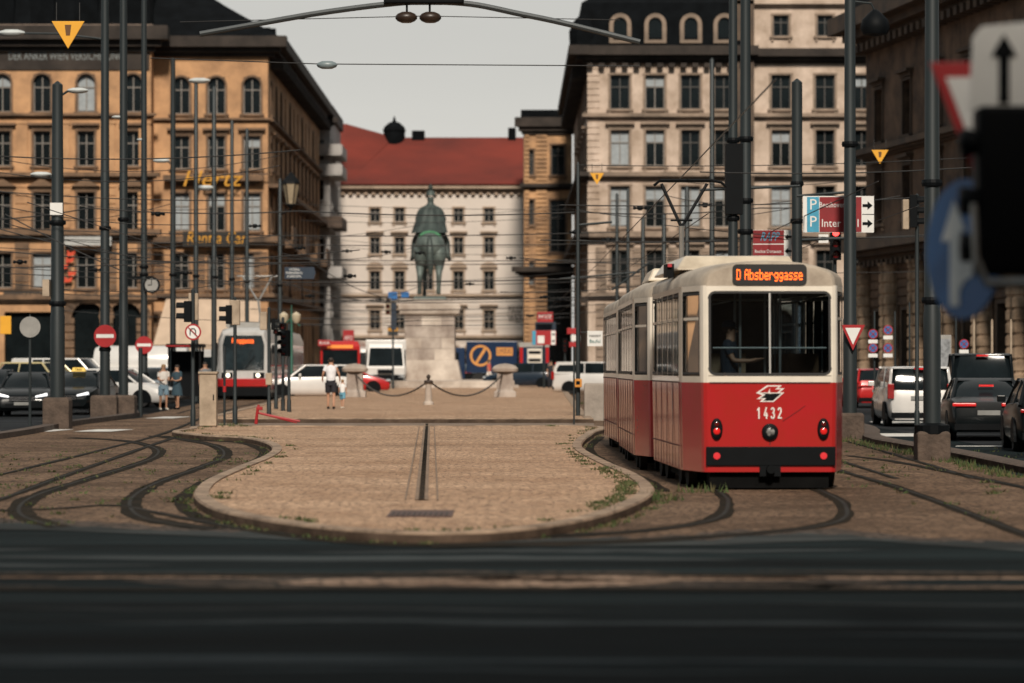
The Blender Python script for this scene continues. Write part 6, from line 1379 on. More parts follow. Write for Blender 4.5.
def uturn(t, r):
    b = MB(); pts = [(-.18 * r / .2, 0, -.1 * r / .2)]; b.tube([(-.35 * r, -.012, -.4 * r), (-.35 * r, -.012, .15 * r), (-.2 * r, -.012, .4 * r), (.15 * r, -.012, .4 * r), (.32 * r, -.012, .15 * r), (.32 * r, -.012, -.25 * r)], .07 * r, 6); b.build("arrow", M_black, t)
    b = MB(); b.tube([(-.55 * r, -.022, .55 * r), (.55 * r, -.022, -.55 * r)], .07 * r, 6); b.build("bar", M_sr, t)
disc_sign("no_turn_sign", "small round red rimmed no turning sign left of the silver tram", 193, 332, 8.2, 85.6, M_sr, M_sw, uturn)
def sig_head(par, x, y, z, dirx, diry=0, n=3, s=1.0, on=None, mt=None, col=None):
    """signal head: housing with n visors that point along (dirx, diry)"""
    a = math.atan2(diry, dirx) + math.pi / 2; e_ = bpy.data.objects.new("signal_head", None)
    b = MB(Matrix.Translation((x, y, z)) @ Matrix.Rotation(a, 4, 'Z')); h = .3 * n * s
    b.box(-.15 * s, .15 * s, -.12 * s, .08 * s, 0, h); o = b.build("signal_head", mt or M_black, par, bevel=.01)
    for k in range(n):
        zc = h - .15 * s - k * .3 * s; c = MB(Matrix.Translation((x, y, z)) @ Matrix.Rotation(a, 4, 'Z'))
        c.loft([[(.11 * s * math.cos(q), yy, zc + .11 * s * math.sin(q)) for q in [math.pi * (-.15) + math.pi * 1.3 * j / 10 for j in range(11)]] for yy in (-.12 * s, -.34 * s)], cap=False, closed=False); c.build("visor", M_black, o)
        c = MB(Matrix.Translation((x, y, z)) @ Matrix.Rotation(a, 4, 'Z')); c.lathe([(.01, -.135 * s), (.1 * s, -.128 * s), (.1 * s, -.11 * s)], (0, 0, zc), 12, 0, 'y'); c.build("lens", M_lred if on == k else M_lens, o)
    return o
def signal(label, px, Y, top, heads, d=.11, lift=0.0):
    t = thing("traffic_light", label, "traffic light", at(px, Y, lift)); H_ = Z(top, Y) - gz(Y) - lift
    b = MB(); b.lathe([(d / 2 * 1.3, 0), (d / 2 * 1.3, .5), (d / 2, .55), (d / 2 * .9, H_), (.01, H_ + .04)], (0, 0, 0), 10); b.build("post", M_pole, t, True)
    for hd in heads: sig_head(t, *hd)
    return t
zz = lambda py, Y: Z(py, Y) - gz(Y)
s1_ = signal("traffic light with two black visors pointing left, on the post behind the beige cabinet", 193, 86.3, 290, [(-.12, 0, zz(322, 86), -1, 0, 2, .95)])
b = MB(); b.box(-.13, .13, .06, .2, zz(320, 86), zz(293, 86)); b.build("housing_back", M_beige, s1_, bevel=.02)
s2_ = signal("traffic light with beige backed head directly in front of the silver tram", 235, 92, 298, [(-.15, 0, zz(324, 92), -1, 0, 2, .9)])
b = MB(); b.box(-.14, .14, -.05, .15, zz(325, 92), zz(300, 92)); b.build("housing_back", M_beige, s2_, bevel=.02)
s3_ = signal("slim signal post with small grey control box at the right side of the silver tram", 269, 100, 308, [(.12, 0, zz(330, 100), 1, 0, 2, .6)])
b = MB(); b.box(-.1, .1, -.12, .1, zz(385, 100), zz(373, 100)); b.build("control_box", M_beige, s3_, bevel=.02); b = MB(); b.box(-.28, -.06, -.1, .1, zz(330, 100), zz(312, 100)); b.build("housing_back", M_beige, s3_, bevel=.02)
s4_ = signal("traffic light with three black visors beside the kerb right of the silver tram", 289, 106, 325, [(-.1, 0, zz(356, 106), -.6, -.8, 3, .95)])
signal("thin signal post just left of the three visor traffic light", 283, 108, 318, [(.0, -.08, zz(330, 108), 0, -1, 1, .8)])
signal("thin leaning height signal post between the tram side and the kerb", 276, 112, 322, [(0, -.08, zz(334, 112), 0, -1, 1, .6)])
mp_ = small_post(224.5, 90, 383, "short red and white marker post in front of the silver tram", .07, "marker_post")
b = MB(); b.lathe([(.05, zz(392, 90)), (.05, zz(386, 90))], (0, 0, 0), 10); b.build("red_band", M_sr, mp_)
small_post(140.5, 105, 362, "short grey post beside the pole with the small no entry sign", .14)
# right side
s5_ = signal("traffic light showing red beside a white arrow plate above the tram roof", 835, 88, 236, [(.0, -.1, Z(263, 88), 0, -1, 3, 1.0, 0)])
b = MB(); b.box(-.47, -.2, -.2, -.18, Z(246, 88), Z(237.5, 88)); o_ = b.build("arrow_plate", M_sw, s5_)
b = MB(); zc = Z(241.7, 88); b.loft([[(-.44, yy, zc), (-.36, yy, zc + .06), (-.36, yy, zc - .06)] for yy in (-.21, -.202)]); b.loft([[(-.23, yy, zc), (-.31, yy, zc + .06), (-.31, yy, zc - .06)] for yy in (-.21, -.202)]); b.box(-.36, -.31, -.209, -.202, zc - .02, zc + .02); b.build("arrow", M_black, o_)
s6_ = signal("traffic light with beige backing in front of the columned building", 917, 84, 195, [(-.1, 0, Z(230, 84), 1, -.2, 3, .95)])
b = MB(); b.box(-.38, -.22, -.1, .2, Z(232, 84), Z(202, 84)); b.build("housing_back", M_beige, s6_, bevel=.02)
signal("small yellow traffic light among the people by the shop signs", 565, 192, 340, [(0, -.1, zz(352, 192), 0, -1, 3, .9)])
def arrow_prism(b, xc, zc, w, y0, y1, sgn):   # left or right arrow
    b.prism([(xc + sgn * w * .5, zc), (xc, zc + w * .42), (xc, zc + w * .14), (xc - sgn * w * .5, zc + w * .14), (xc - sgn * w * .5, zc - w * .14), (xc, zc - w * .14), (xc, zc - w * .42)], y0, y1)
# big red direction sign "Inter..."
Yq = 77.2; k_ = Yq / F
def rect(b, x0, x1, y0_, y1_, Y, ox, oz, d0, d1): b.box(X(x0, Y) - ox, X(x1, Y) - ox, d0, d1, Z(y1_, Y) - oz, Z(y0_, Y) - oz)
q = thing("direction_sign", "wide red direction sign with blue parking end and two black arrows beside the tall pole", "sign", (X(838, Yq), Yq, Z(214, Yq))); ox, oz = X(838, Yq), Z(214, Yq)
b = MB(); rect(b, 803, 874, 196, 232.5, Yq, ox, oz, .0, .04); b.build("panel", M_sw, q)
b = MB(); rect(b, 819.5, 861.5, 197, 232, Yq, ox, oz, -.008, -.001); b.build("red_field", M_dkr, q)
b = MB(); rect(b, 807, 819, 197, 232, Yq, ox, oz, -.009, -.001); bl_ = b.build("blue_field", M_cy, q)
lettering("P", .26, M_sw, bl_, (X(813, Yq) - ox, -.012, Z(205, Yq) - oz)); lettering("P", .26, M_sw, bl_, (X(813, Yq) - ox, -.012, Z(222, Yq) - oz))
lettering("Beethovenpl.", .13, M_sw, q, (X(835, Yq) - ox, -.012, Z(205, Yq) - oz), width=.75)
lettering("Inter", .19, M_sw, q, (X(831, Yq) - ox, -.012, Z(223.5, Yq) - oz), width=.46)
lettering("l", .19, M_sw, q, (X(858, Yq) - ox, -.012, Z(223.5, Yq) - oz))
for py in (205.5, 223.5): b = MB(); arrow_prism(b, X(867.5, Yq) - ox, Z(py, Yq) - oz, .24, -.012, -.004, 1); b.build("arrow", M_black, q)
b = MB(); rect(b, 862.2, 874, 214, 214.7, Yq, ox, oz, -.005, -.001); b.build("divider", M_black, q)
b = MB(); b.box(0, .3, .03, .2, .3, .36); b.box(0, .3, .03, .2, -.36, -.3); b.build("bracket", M_pole, q)
Yr = 87.0; q = thing("direction_sign", "small red direction sign with blue word and two arrows behind the tram roof", "sign", (X(773, Yr), Yr, Z(243, Yr))); ox, oz = X(773, Yr), Z(243, Yr)
b = MB(); rect(b, 753, 791.5, 230, 256, Yr, ox, oz, 0, .04); b.build("panel", M_sw, q)
b = MB(); rect(b, 753, 784, 230.3, 243.5, Yr, ox, oz, -.008, -.001); rect(b, 753, 784, 244.6, 255.6, Yr, ox, oz, -.008, -.001); b.build("red_field", M_dkr, q)
lettering("RAPP", .24, M_cy, q, (X(769, Yr) - ox, -.012, Z(237, Yr) - oz), width=.52, shear=.4); lettering("Rechte Donaustr.", .09, M_sw, q, (X(768.5, Yr) - ox, -.012, Z(251.5, Yr) - oz), width=.74)
for py, sg in ((237, -1), (251, -1)): b = MB(); arrow_prism(b, X(788, Yr) - ox, Z(py, Yr) - oz, .18, -.012, -.004, sg); b.build("arrow", M_black, q)
b = MB(); b.box(.4, .8, .03, .12, -.03, .05); b.build("bracket", M_pole, q)
# yield sign
Yv = 75.7; q = thing("yield_sign", "small red and white yield triangle on the stone based pole beside the tram", "road sign", (X(853, Yv), Yv, Z(335, Yv)))
def tri(w, h, z): return [(-w, z + h * .4), (w, z + h * .4), (0, z - h * .6)]
b = MB(); b.prism(tri(.285, .6, 0), 0, .02); b.build("rim", M_sr, q); b = MB(); b.prism(tri(.185, .4, .01), -.006, -.001); b.build("face", M_sw, q)
# yellow hanging triangles
for px, py, wpx, Y, lb in ((68, 33, 16.5, 60, "yellow triangle sign with dark symbol hanging at the upper left"), (880, 156, 8.5, 100, "yellow triangle sign hanging before the columned building"), (597, 178, 7, 120, "small yellow triangle sign hanging near the corner of the cream building")):
    w_ = wpx * Y / F; q = thing("warning_triangle", lb, "road sign", (X(px, Y), Y, Z(py, Y)))
    b = MB(); b.prism([(-w_, w_ * .72), (w_, w_ * .72), (0, -w_ * .95)], 0, .03); b.build("plate", M_yello, q, bevel=.005)
    b = MB(); b.prism([(-w_ * .2, w_ * .5), (w_ * .2, w_ * .5), (w_ * .12, -w_ * .15), (-w_ * .12, -w_ * .15)], -.006, -.001); b.build("symbol", mat("brown_symbol", (.12, .05, .01), .6), q)
    b = MB(); b.tube([(-w_ * .7, .01, w_ * .72), (-w_ * .7, .01, w_ * .72 + .35)], .01, 5); b.tube([(w_ * .7, .01, w_ * .72), (w_ * .7, .01, w_ * .72 + .35)], .01, 5); b.build("hanger", M_wire, q)
# no parking signs on the right
def nopark(px, py, Y, lb, plate=True):
    def ex(t, r):
        b = MB(); b.tube([(-.5 * r, -.01, .5 * r), (.5 * r, -.01, -.5 * r)], .08 * r, 6); b.tube([(.5 * r, -.01, .5 * r), (-.5 * r, -.01, -.5 * r)], .08 * r, 6); b.build("cross", M_sr, t)
        if plate: b = MB(); b.box(-r * .95, r * .95, 0, .02, -r * 1.9, -r * 1.15); b.build("text_plate", M_sw, t)
    disc_sign("no_stopping_sign", lb, px, py, 4.9, Y, M_sr, M_sb, ex)
for px, lb in ((874.5, "left"), (895, "right")):
    small_post(px, 106.5, 314, "%s of the two thin posts of no stopping signs behind the yield sign" % lb, .07)
nopark(873, 334, 106.3, "upper no stopping sign on the left post behind the yield sign"); nopark(873, 348, 106.3, "lower no stopping sign on the left post behind the yield sign")
nopark(888, 330, 106.4, "upper no stopping sign on the right post behind the yield sign"); nopark(888, 348, 106.4, "lower no stopping sign on the right post behind the yield sign")
small_post(956, 104.5, 320, "thin post of the no stopping sign above the dark van", .07); nopark(964, 344, 104.3, "single no stopping sign above the roof of the dark van")
small_post(909.5, 108, 305, "thin grey post left of the tall thick pole", .07)
for k, px in enumerate((974, 992, 1011)): pole(("left", "middle", "right")[k] + " of the three pale posts in front of the columned building above the dark van", px, 112, .09, zz(322, 112), None, taper=.95, mt=M_beige, name="post")
q = thing("info_panel", "grey framed poster panel right of the tall thick pole", "display panel", at(945, 108)); b = MB(); b.box(-.22, .22, 0, .1, .5, zz(335, 108)); b.build("frame", M_grey, q, bevel=.02); b = MB(); b.box(-.03, .03, .02, .08, -.1, .5); b.build("foot", M_black, q)
b = MB(); b.box(-.17, .17, -.006, -.001, .9, zz(339, 108)); b.build("poster", mat("poster", (.25, .26, .27), .4, var=.5, scale=6), q)
q = thing("notice_board", "small white notice board left of the tram beside the slim grey pole", "sign", (X(595, 101), 101, Z(338.5, 101)))
b = MB(); b.box(-.24, .24, 0, .03, -.24, .24); b.build("board", M_sw, q); lettering("VORNEHM", .07, M_black, q, (0, -.01, .08), width=.36); lettering("Baufol", .11, mat("teal_letters", (.03, .15, .14), .5), q, (0, -.01, -.09), width=.34)
b = MB(); b.tube([(-.5, .05, .2), (.24, .02, .2)], .015, 6); b.build("bracket", M_pole, q)
# street name sign, navy
Yn = 157.5; q = thing("street_name_sign", "dark navy street direction sign with three white lines below the lantern", "sign", (X(300, Yn), Yn, Z(273, Yn)))
b = MB(); w_ = 15.5 * Yn / F; b.prism([(-w_, 6 * Yn / F), (w_ * .9, 6 * Yn / F), (w_, 0), (w_ * .9, -6 * Yn / F), (-w_, -6 * Yn / F)], 0, .04); b.build("panel", M_nb, q)
for k, tx in enumerate(("WIEN", "PARKRING", "KARLSPL")): lettering(tx, .11, M_sw, q, (-.28, -.012, .17 - k * .17), width=(.5, .8, .7)[k])
q = thing("clock", "round station clock mounted on the dark pole above the small no entry sign", "clock", (X(151.5, 125.7), 125.7, Z(285, 125.7)))
b = MB(); b.lathe([(.01, 0), (.33, 0), (.33, .12), (.01, .12)], (0, 0, 0), 24, 0, 'y'); b.build("case", M_black, q, True); b = MB(); b.lathe([(.01, -.006), (.26, -.006), (.26, -.001)], (0, 0, 0), 24, 0, 'y'); b.build("dial", M_sback, q)
b = MB(); b.box(-.015, .015, -.014, -.008, 0, .2); b.box(-.14, 0, -.014, -.008, -.02, .015); b.build("hands", M_black, q)
# beige cabinet, barrier, block, kiosk-like shelter
q = thing("control_cabinet", "tall beige control cabinet at the left tip of the cobbled island", "cabinet", at(208.5, 85, 0)); wc = 8.5 * 85 / F
b = MB(); b.box(-wc, wc, -.2, .2, .12, 1.5); b.build("body", M_beige, q, bevel=.015); b = MB(); b.box(-wc - .03, wc + .03, -.24, .24, 1.5, 1.56); b.build("lid", M_beige, q, bevel=.01); b = MB(); b.box(-wc + .02, wc - .02, -.18, .18, -.05, .12); b.build("plinth", M_conc, q)
b = MB(); b.box(-wc + .03, wc - .03, -.206, -.201, .2, 1.44); dd_ = b.build("door", M_beige, q); b = MB(); b.box(wc - .09, wc - .06, -.225, -.207, .8, .95); b.build("handle", M_black, dd_)
q = thing("barrier", "small red barrier post with a fallen red and white bar behind the beige cabinet", "barrier", G(257, 424, .02)); 
b = MB(); b.tube([(-.03, 0, 0), (.0, 0, .3), (.05, 0, .55)], [.05, .045, .04], 8); b.box(-.02, .16, -.05, .05, .4, .5); b.build("post", M_sr, q, bevel=.01)
b = MB(); b.tube([(.05, 0, .32), (.6, -.1, .2), (1.25, -.2, .08)], .03, 8); b.build("bar", M_sr, q); b = MB(); b.tube([(.08, -.04, .3), (1.2, -.9, .05), (1.9, -1.2, .05)][:2], .02, 6); b.build("bar", M_sr, q)
q = thing("concrete_block", "plain grey concrete block beside the left side of the red tram", "block", at(596, 98, .0)); b = MB(); b.loft([sq(.36, .3, -.05), sq(.36, .3, 1.1), sq(.33, .27, 1.15)]); b.build("block", mat("grey_concrete", (.3, .26, .22), .9, var=.2, scale=2, bump=.3), q, bevel=.02)
q = thing("orange_box", "small orange box strapped low on the slim grey pole", "box", (X(578, 98.8), 98.8, Z(383, 98.8))); b = MB(); b.box(-.12, .12, -.1, .0, -.13, .13); b.build("housing", mat("orange_box", (.55, .22, .03), .5), q, bevel=.015); b = MB(); b.box(-.06, .06, -.108, -.101, -.05, .06); b.build("label_plate", M_black, q)
small_post(574, 92, 375, "thin black rod just left of the orange box", .05)
# tram shelter between the poles on the left
q = thing("tram_shelter", "dark tram shelter with red roof edge left of the silver tram", "shelter", at(192, 134))
b = MB(); b.box(-1.0, .5, -.8, .8, 2.35, 2.5); b.build("roof", M_black, q); b = MB(); b.box(-1.02, .0, -.84, -.8, 2.38, 2.44); b.build("roof_edge", M_sr, q); b = MB()
for x in (-.9, .4):
    for yq in (.65, -.65): b = MB(); b.box(x - .04, x + .04, yq - .05, yq + .05, 0, 2.35); b.build("post", M_black, q)
b = MB(); b.box(-.86, .36, .62, .66, .3, 2.2); b.build("advert_wall", M_black, q)
# lantern with two glass heads, left kerb
q = thing("candelabra_lamp", "old green street lantern with two pale glass globes at the left kerb", "street lamp", at(291.5, 150)); b = MB(); b.lathe([(.16, 0), (.16, .5), (.08, .7), (.06, zz(320, 150)), (.02, zz(305, 150))], (0, 0, 0), 10); b.tube([(-.4, 0, zz(326, 150)), (0, 0, zz(318, 150)), (.4, 0, zz(326, 150))], .04, 6); b.build("post", mat("lamp_green", (.02, .1, .07), .5), q, True)
for s in (-.36, .22): b = MB(); b.lathe([(.08, -.25), (.2, -.1), (.22, .15), (.08, .26), (.01, .3)], (s, 0, zz(318, 150)), 12); b.build("globe", mat("globe_glass", (.5, .42, .3), .4), q, True)
q = thing("wall_lantern_post", "large dark framed lantern on the ochre corner above the navy sign", "lantern", (X(291, 157), 157, Z(192, 157))); b = MB(); b.lathe([(.22, -.6), (.42, .4)], (0, 0, 0), 6); b.build("glass", mat("lantern_glass", (.3, .24, .16), .4), q); b = MB(); b.lathe([(.46, .4), (.42, .5), (.15, .85), (.02, 1.0)], (0, 0, 0), 6); b.lathe([(.05, -.85), (.25, -.65), (.25, -.6)], (0, 0, 0), 6)
for k in range(6): a = math.pi * k / 3; b.tube([(.23 * math.cos(a), .23 * math.sin(a), -.6), (.43 * math.cos(a), .43 * math.sin(a), .4)], .025, 5)
b.tube([(-.55, .6, -1.0), (-.5, .2, -1.1), (0, 0, -.85)], .04, 5); b.build("frame", M_black, q)
# shop signs and hoardings by the far right kerb
def board(px0, px1, py0, py1, Y, m, label, name="shop_sign", text=None, tm=None, post=False, h=None, w=None):
    xc, zc = (X(px0, Y) + X(px1, Y)) / 2, (Z(py0, Y) + Z(py1, Y)) / 2; q = thing(name, label, "sign", (xc, Y, zc)); hw_, hz = abs(X(px1, Y) - X(px0, Y)) / 2, abs(Z(py0, Y) - Z(py1, Y)) / 2
    b = MB(); b.box(-hw_, hw_, 0, .08, -hz, hz); b.build("panel", m, q, bevel=.01)
    if text: lettering(text, h or hz * .9, tm or M_sw, q, (0, -.01, 0), width=w or hw_ * 1.6)
    if post: b = MB(); b.tube([(0, .06, -hz), (0, .06, gz(Y) - zc)], .06, 8); b.build("post", M_pole, q)
    return q
board(537, 553, 312, 322, 200, M_sr, "dark red shop sign with dotted top under the pillared building", text="MODE")
board(535, 556, 322, 333, 201, M_nb, "wide dark green blue fascia just above the red and white direction sign")
q = board(532, 556, 330.5, 345, 190, M_sr, "small red direction sign with white arrow panels near the group of people", post=True)
b = MB(); hz = 7 * 190 / F; b.box(.42, .68, -.012, -.001, -hz, hz); pn = b.build("arrow_panel", M_sw, q)
for zq in (.2, -.2): b = MB(); arrow_prism(b, .55, zq, .22, -.02, -.013, 1); b.build("arrow", M_black, pn)
b = MB(); b.box(-.7, -.48, -.012, -.001, -hz, hz); b.build("blue_panel", M_cy, q); b = MB(); b.box(-.38, .02, -.014, -.002, -hz * .8, hz * .3); b.build("white_panel", M_sw, q)
board(567, 580, 328, 334, 175, M_sr, "red flag shaped sign on the slim pole, upper one", text=None); board(571, 580, 335, 341, 175, M_sw, "white plate between two red ones behind the slim pole"); board(569, 580, 342, 347, 175, M_sr, "red flag shaped sign behind the slim pole, lower one")
board(318, 331, 340, 346, 200, M_sr, "red shop sign at the left kerb above the white car", text="BAR"); board(343, 354, 330, 346, 230, M_sr, "upright red shop sign left of the white truck", text="APO", h=.3)
board(285, 300, 356, 362, 190, M_sw, "pale street stall sign above the white estate car")
board(385, 396, 293, 318, 175, M_nb, "blue flag sign hanging beside the traffic light left of the pedestal") if False else None
q = signal("traffic light with blue plates just left of the pedestal", 393, 185, 295, [(-.28, -.05, zz(315, 185), 0, -1, 3, 1.1, None, M_beige)])
b = MB(); b.box(-.28, .25, -.08, -.04, zz(300, 185), zz(292, 185)); b.build("blue_plate", M_sb, q); b = MB(); b.box(-.12, .2, -.08, -.04, zz(330, 185), zz(303, 185)); b.build("blue_column", M_nb, q)
board(401, 409, 292, 297.5, 186, M_sb, "small blue street plate above the left corner of the pedestal")
board(0, 11, 316, 334, 130, M_yello, "yellow box sign at the left edge above the parked cars", name="yellow_box_sign"); board(203, 222, 357, 368, 152, M_sw, "white shop front panel seen through the shelter")
board(222, 232, 345, 368, 180, M_grey, "grey utility hoarding behind the silver tram") if False else None

# the sign and signal cluster close to the camera on the right edge
Yk = 18.0
def cpos(px, py, Y=Yk): return (X(px, Y), Y, Z(py, Y))
cl = thing("near_traffic_light", "dark traffic light seen from behind close to the camera at the right edge", "traffic light", (X(1052, Yk), Yk, 0))
ox, oz = X(1052, Yk), 0
def cz(py): return Z(py, Yk)
b = MB(); b.lathe([(.06, 0), (.06, cz(25))], (0, .1, 0), 12); b.build("post", M_pole, cl, True)
b = MB(); b.box(X(975, Yk) - ox, X(1046, Yk) - ox, -.12, .12, cz(276), cz(107)); hs_ = b.build("housing", M_black, cl, bevel=.03)
for py in (143, 201, 248):
    b = MB(); c = (X(970 if py != 248 else 971, Yk) - ox, -.02, cz(py)); rr = .08
    b.loft([[(c[0] - h_, c[1] + rr * math.cos(q_), c[2] + rr * math.sin(q_)) for q_ in [2 * math.pi * j / 16 for j in range(16)]] for h_ in (0, .06)]); b.sphere((c[0] - .0, c[1] - .04, c[2]), .074, 14); b.build("visor", M_black, hs_, True)
b = MB(); b.tube([(X(972, Yk) - ox, -.16, cz(262)), (X(983, Yk) - ox, -.16, cz(284)), (X(1046, Yk) - ox, -.16, cz(282))], .028, 8); b.tube([(X(972, Yk) - ox, -.16, cz(262)), (X(970, Yk) - ox, -.15, cz(205))], .018, 8); b.build("bracket", M_alu, cl, True)
M_swl = mat("bright_sign_white", (.85, .84, .8), .5, var=.05); q = thing("ahead_arrow_sign", "white lane sign with a black straight arrow in the upper right corner", "road sign", cpos(1003, 68))
hw_, hz = .19, .235
b = MB(); b.prism([(-hw_ + .02, hz * .72), (-hw_ + .07, hz), (hw_, hz + .03), (hw_, -hz), (-hw_, -hz)], 0, .02); b.build("plate", M_swl, q, bevel=.004)
b = MB(); b.prism([(-.025, -.2), (.035, -.2), (.035, .06), (.075, .06), (.06, .1), (.005, .19), (-.05, .1), (-.065, .06), (-.025, .06)], -.008, -.001); b.build("arrow", M_black, q)
b = MB(); b.box(-.02, .3, .02, .1, -.05, .0); b.build("bracket", M_pole, q)
q = thing("blue_arrow_sign", "large round blue sign with a white upward and curving arrow by the right edge", "road sign", cpos(963, 249, 18.6), R(-66))
r = 70 * 18.6 / F
b = MB(); b.lathe([(.01, 0), (r, 0), (r, .02), (.01, .02)], (0, 0, 0), 40, 0, 'y'); b.build("disc", M_sb, q)
k_ = 1 / math.cos(R(57)) ; u = 18.6 / F
def bp_(px, py): return ((px - 963) * u * k_, -(py - 249) * u)
b = MB(); b.prism([bp_(*p) for p in [(954, 199), (966, 231), (960.5, 231), (961, 262), (964, 276), (970, 272), (974, 276), (966, 280), (960, 290), (960, 306), (950, 306), (950, 240), (941.5, 240)]], -.006, -.001); b.build("arrow", M_swl, q)
b = MB(); b.prism([bp_(*p) for p in [(959, 292), (961, 280), (966, 274), (986, 272), (986, 260), (966, 260), (958, 266)]], -.0065, -.002); b.build("arrow", M_sw, q)
b = MB(); b.tube([(.05, .02, 0), (.5, .15, .1)], .02, 6); b.build("bracket", M_pole, q)
q = thing("yield_sign", "large red bordered yield triangle partly hidden by the white arrow sign at the upper right", "road sign", cpos(979, 110, 18.7), R(-5))
u = 18.7 / F
b = MB(); b.prism([(-49 * u, 48 * u), (49 * u, 48 * u), (0, -80 * u)], 0, .02); b.build("rim", M_sr, q, bevel=.004)
b = MB(); b.prism([(-33 * u, 33 * u), (33 * u, 33 * u), (-0, -55 * u)], -.006, -.001); b.build("face", M_sw, q)
b = MB(); b.box(.0, .5, .02, .06, .05, .1); b.build("bracket", M_pole, q)

# ------------------------------------------------------------------ overhead wires
def wire(pts, r, label, group=None, name="overhead_wire", sag=0.0):
    b = MB(); P_ = []
    for a, c in zip(pts[:-1], pts[1:]):
        a, c = Vector(a), Vector(c); n_ = 12
        for k in range(n_): t = k / n_; P_.append(a.lerp(c, t) - Vector((0, 0, sag * 4 * t * (1 - t))))
    P_.append(Vector(pts[-1])); b.tube(P_, r, 5); return tag(b.build(name, M_wire), label, "wire", group)
def W_(px, py, Y): return (X(px, Y), Y, Z(py, Y))
# thick curved span at the top with its fittings
Yt = 56
b = MB(); pts = smooth_path([Vector(W_(*p, Yt)) for p in ((200, 34), (262, 23), (320, 13), (380, 5), (420, 2), (470, 4), (520, 14), (563, 23), (640, 42))], 6)
b.tube(pts, .05, 8); tag(b.build("span_pipe", mat("dark_pipe", (.04, .047, .05), .5, .3)), "thick bowed dark pipe crossing the sky at the top of the picture", "span pipe")
q = thing("hanging_luminaire", "dark luminaire with two oval lamps hanging from the bowed pipe at the top", "lamp", W_(424, 6, Yt))
b = MB(); b.box(-.7, .7, -.15, .15, .03, .3); b.build("housing", M_black, q, bevel=.03)
for s in (-1, 1): b = MB(); b.sphere((s * .21 - .1, 0, -.2), .17, 14, 0, (1.15, .9, .62)); b.build("lamp_bowl", mat("brown_bowl", (.03, .018, .012), .4), q, True)
b = MB(); b.tube([(-.3, 0, -.1), (-.3, 0, .05)], .02, 5); b.tube([(.1, 0, -.1), (.1, 0, .05)], .02, 5); b.build("stem", M_black, q)
wire([W_(180, 22, Yt), W_(424, 16, Yt), W_(620, 20, Yt)], .008, "fine wire running just below the bowed pipe at the top")
wire([W_(150, 58, 70), W_(320, 64, 70), W_(640, 66, 70)], .012, "thin wire across the sky with a flat insulator at its left")
b = MB(); b.sphere((0, 0, 0), .23, 12, 0, (1, .5, .42)); o_ = b.build("insulator", mat("insulator_grey", (.16, .2, .21), .4), None, True, loc=W_(327, 65, 70)); tag(o_, "flat grey insulator on the thin wire in the sky above the red roof", "insulator")
GW = "thin overhead wires above the tracks and the square"
wire([W_(-60, 221, 100), W_(90, 208, 100), W_(300, 211, 100), W_(580, 212, 100), W_(760, 208, 100), W_(900, 196, 100)], .02, "dark span wire crossing the whole square just above the rider's waist", sag=.12)
random.seed(11)
spans = [(196, 240, 120, 244, 236), (244, 252, 300, 130, 255)]
LW = ["overhead wire level with the red letters of the left building, sloping down to the right", "overhead wire just below the yellow rental lettering", "overhead wire passing behind the rider at the height of the horse's back", "overhead wire crossing at the horse's belly and the third window row",
      "overhead wire just above the round station clock", "overhead wire touching the horse's knees", "overhead wire skimming the top of the stone pedestal", "overhead wire crossing the upper cornice of the pedestal",
      "overhead wire crossing just below the pedestal cornice", "lowest overhead wire, crossing the pedestal shaft above the trucks", "overhead wire from the left edge down to the navy street sign", "overhead wire sloping up from the left edge past the yellow lettering",
      "overhead wire rising to the right above the red tram", "overhead wire rising to the right across the red direction sign", "short overhead wire behind the pantograph", "short overhead wire right of the ochre pillars", "overhead wire across the columned building below the yellow triangle", "overhead wire crossing the left facade below its top window row", "overhead wire crossing the left facade at the second window row",
      "heavy drooping wire at the left edge beside the thick dark pole", "wire sagging from the left edge towards the fourth pole", "short wire between the lantern and the blue signal plates", "wire drooping right of the navy street sign over the man with the child", "longest drooping wire from the navy street sign to the pedestal top"]
for lab, (y0, y1, Y, xa, xb, sg) in zip(LW, [(226, 232, 118, -40, 620, .25), (236, 240, 128, -20, 720, .3), (252, 256, 140, 100, 720, .3), (262, 259, 150, 150, 700, .2), (271, 276, 112, -40, 640, .3), (283, 280, 160, 200, 620, .2), (290, 296, 135, -20, 620, .3), (300, 298, 170, 230, 620, .2),
                                (309, 304, 180, 250, 610, .2), (318, 312, 190, 280, 600, .15), (245, 262, 95, -60, 330, .2), (268, 250, 100, -60, 360, .15), (240, 226, 90, 540, 1060, .2), (205, 186, 86, 560, 1060, .2), (258, 262, 120, 520, 760, .15), (292, 286, 130, 500, 640, .1), (172, 160, 78, 700, 1060, .15), (152, 150, 78, -60, 300, .2), (186, 200, 96, -60, 260, .15), (270, 214, 84, 120, 5, .05), (229, 258, 92, 0, 150, .1), (325, 320, 175, 300, 420, .1), (279, 300, 140, 275, 420, .4), (236, 300, 150, 282, 400, .6)]):
    wire([W_(xa, y0, Y), W_(xb, y1, Y)], .011 + Y * .00006, lab, GW, sag=sg)
random.seed(3)
GL = ("slack thin black wire of the dense web between the left poles and the pedestal", "hair thin wire of the far overhead web in front of the pale palace building")
for k in range(16):
    y0 = 205 + k * 7.6 + random.uniform(-3, 3); Yw = random.uniform(120, 185); xa = random.choice((60, 150, 282, 300)); xb = random.choice((420, 560, 578, 640)); wire([W_(xa, y0, Yw), W_(xb, y0 + random.uniform(-9, 14), Yw)], .012, GL[1], "hair thin wires of the far overhead web", sag=random.uniform(.1, .7))
for k in range(9):
    y0 = 150 + k * 16 + random.uniform(-4, 4); Yw = random.uniform(86, 120); wire([W_(-30, y0, Yw), W_(random.choice((173, 214, 280)), y0 + random.uniform(-12, 26), Yw)], .012, GL[0], "slack wires between the left poles", sag=random.uniform(.1, .6))
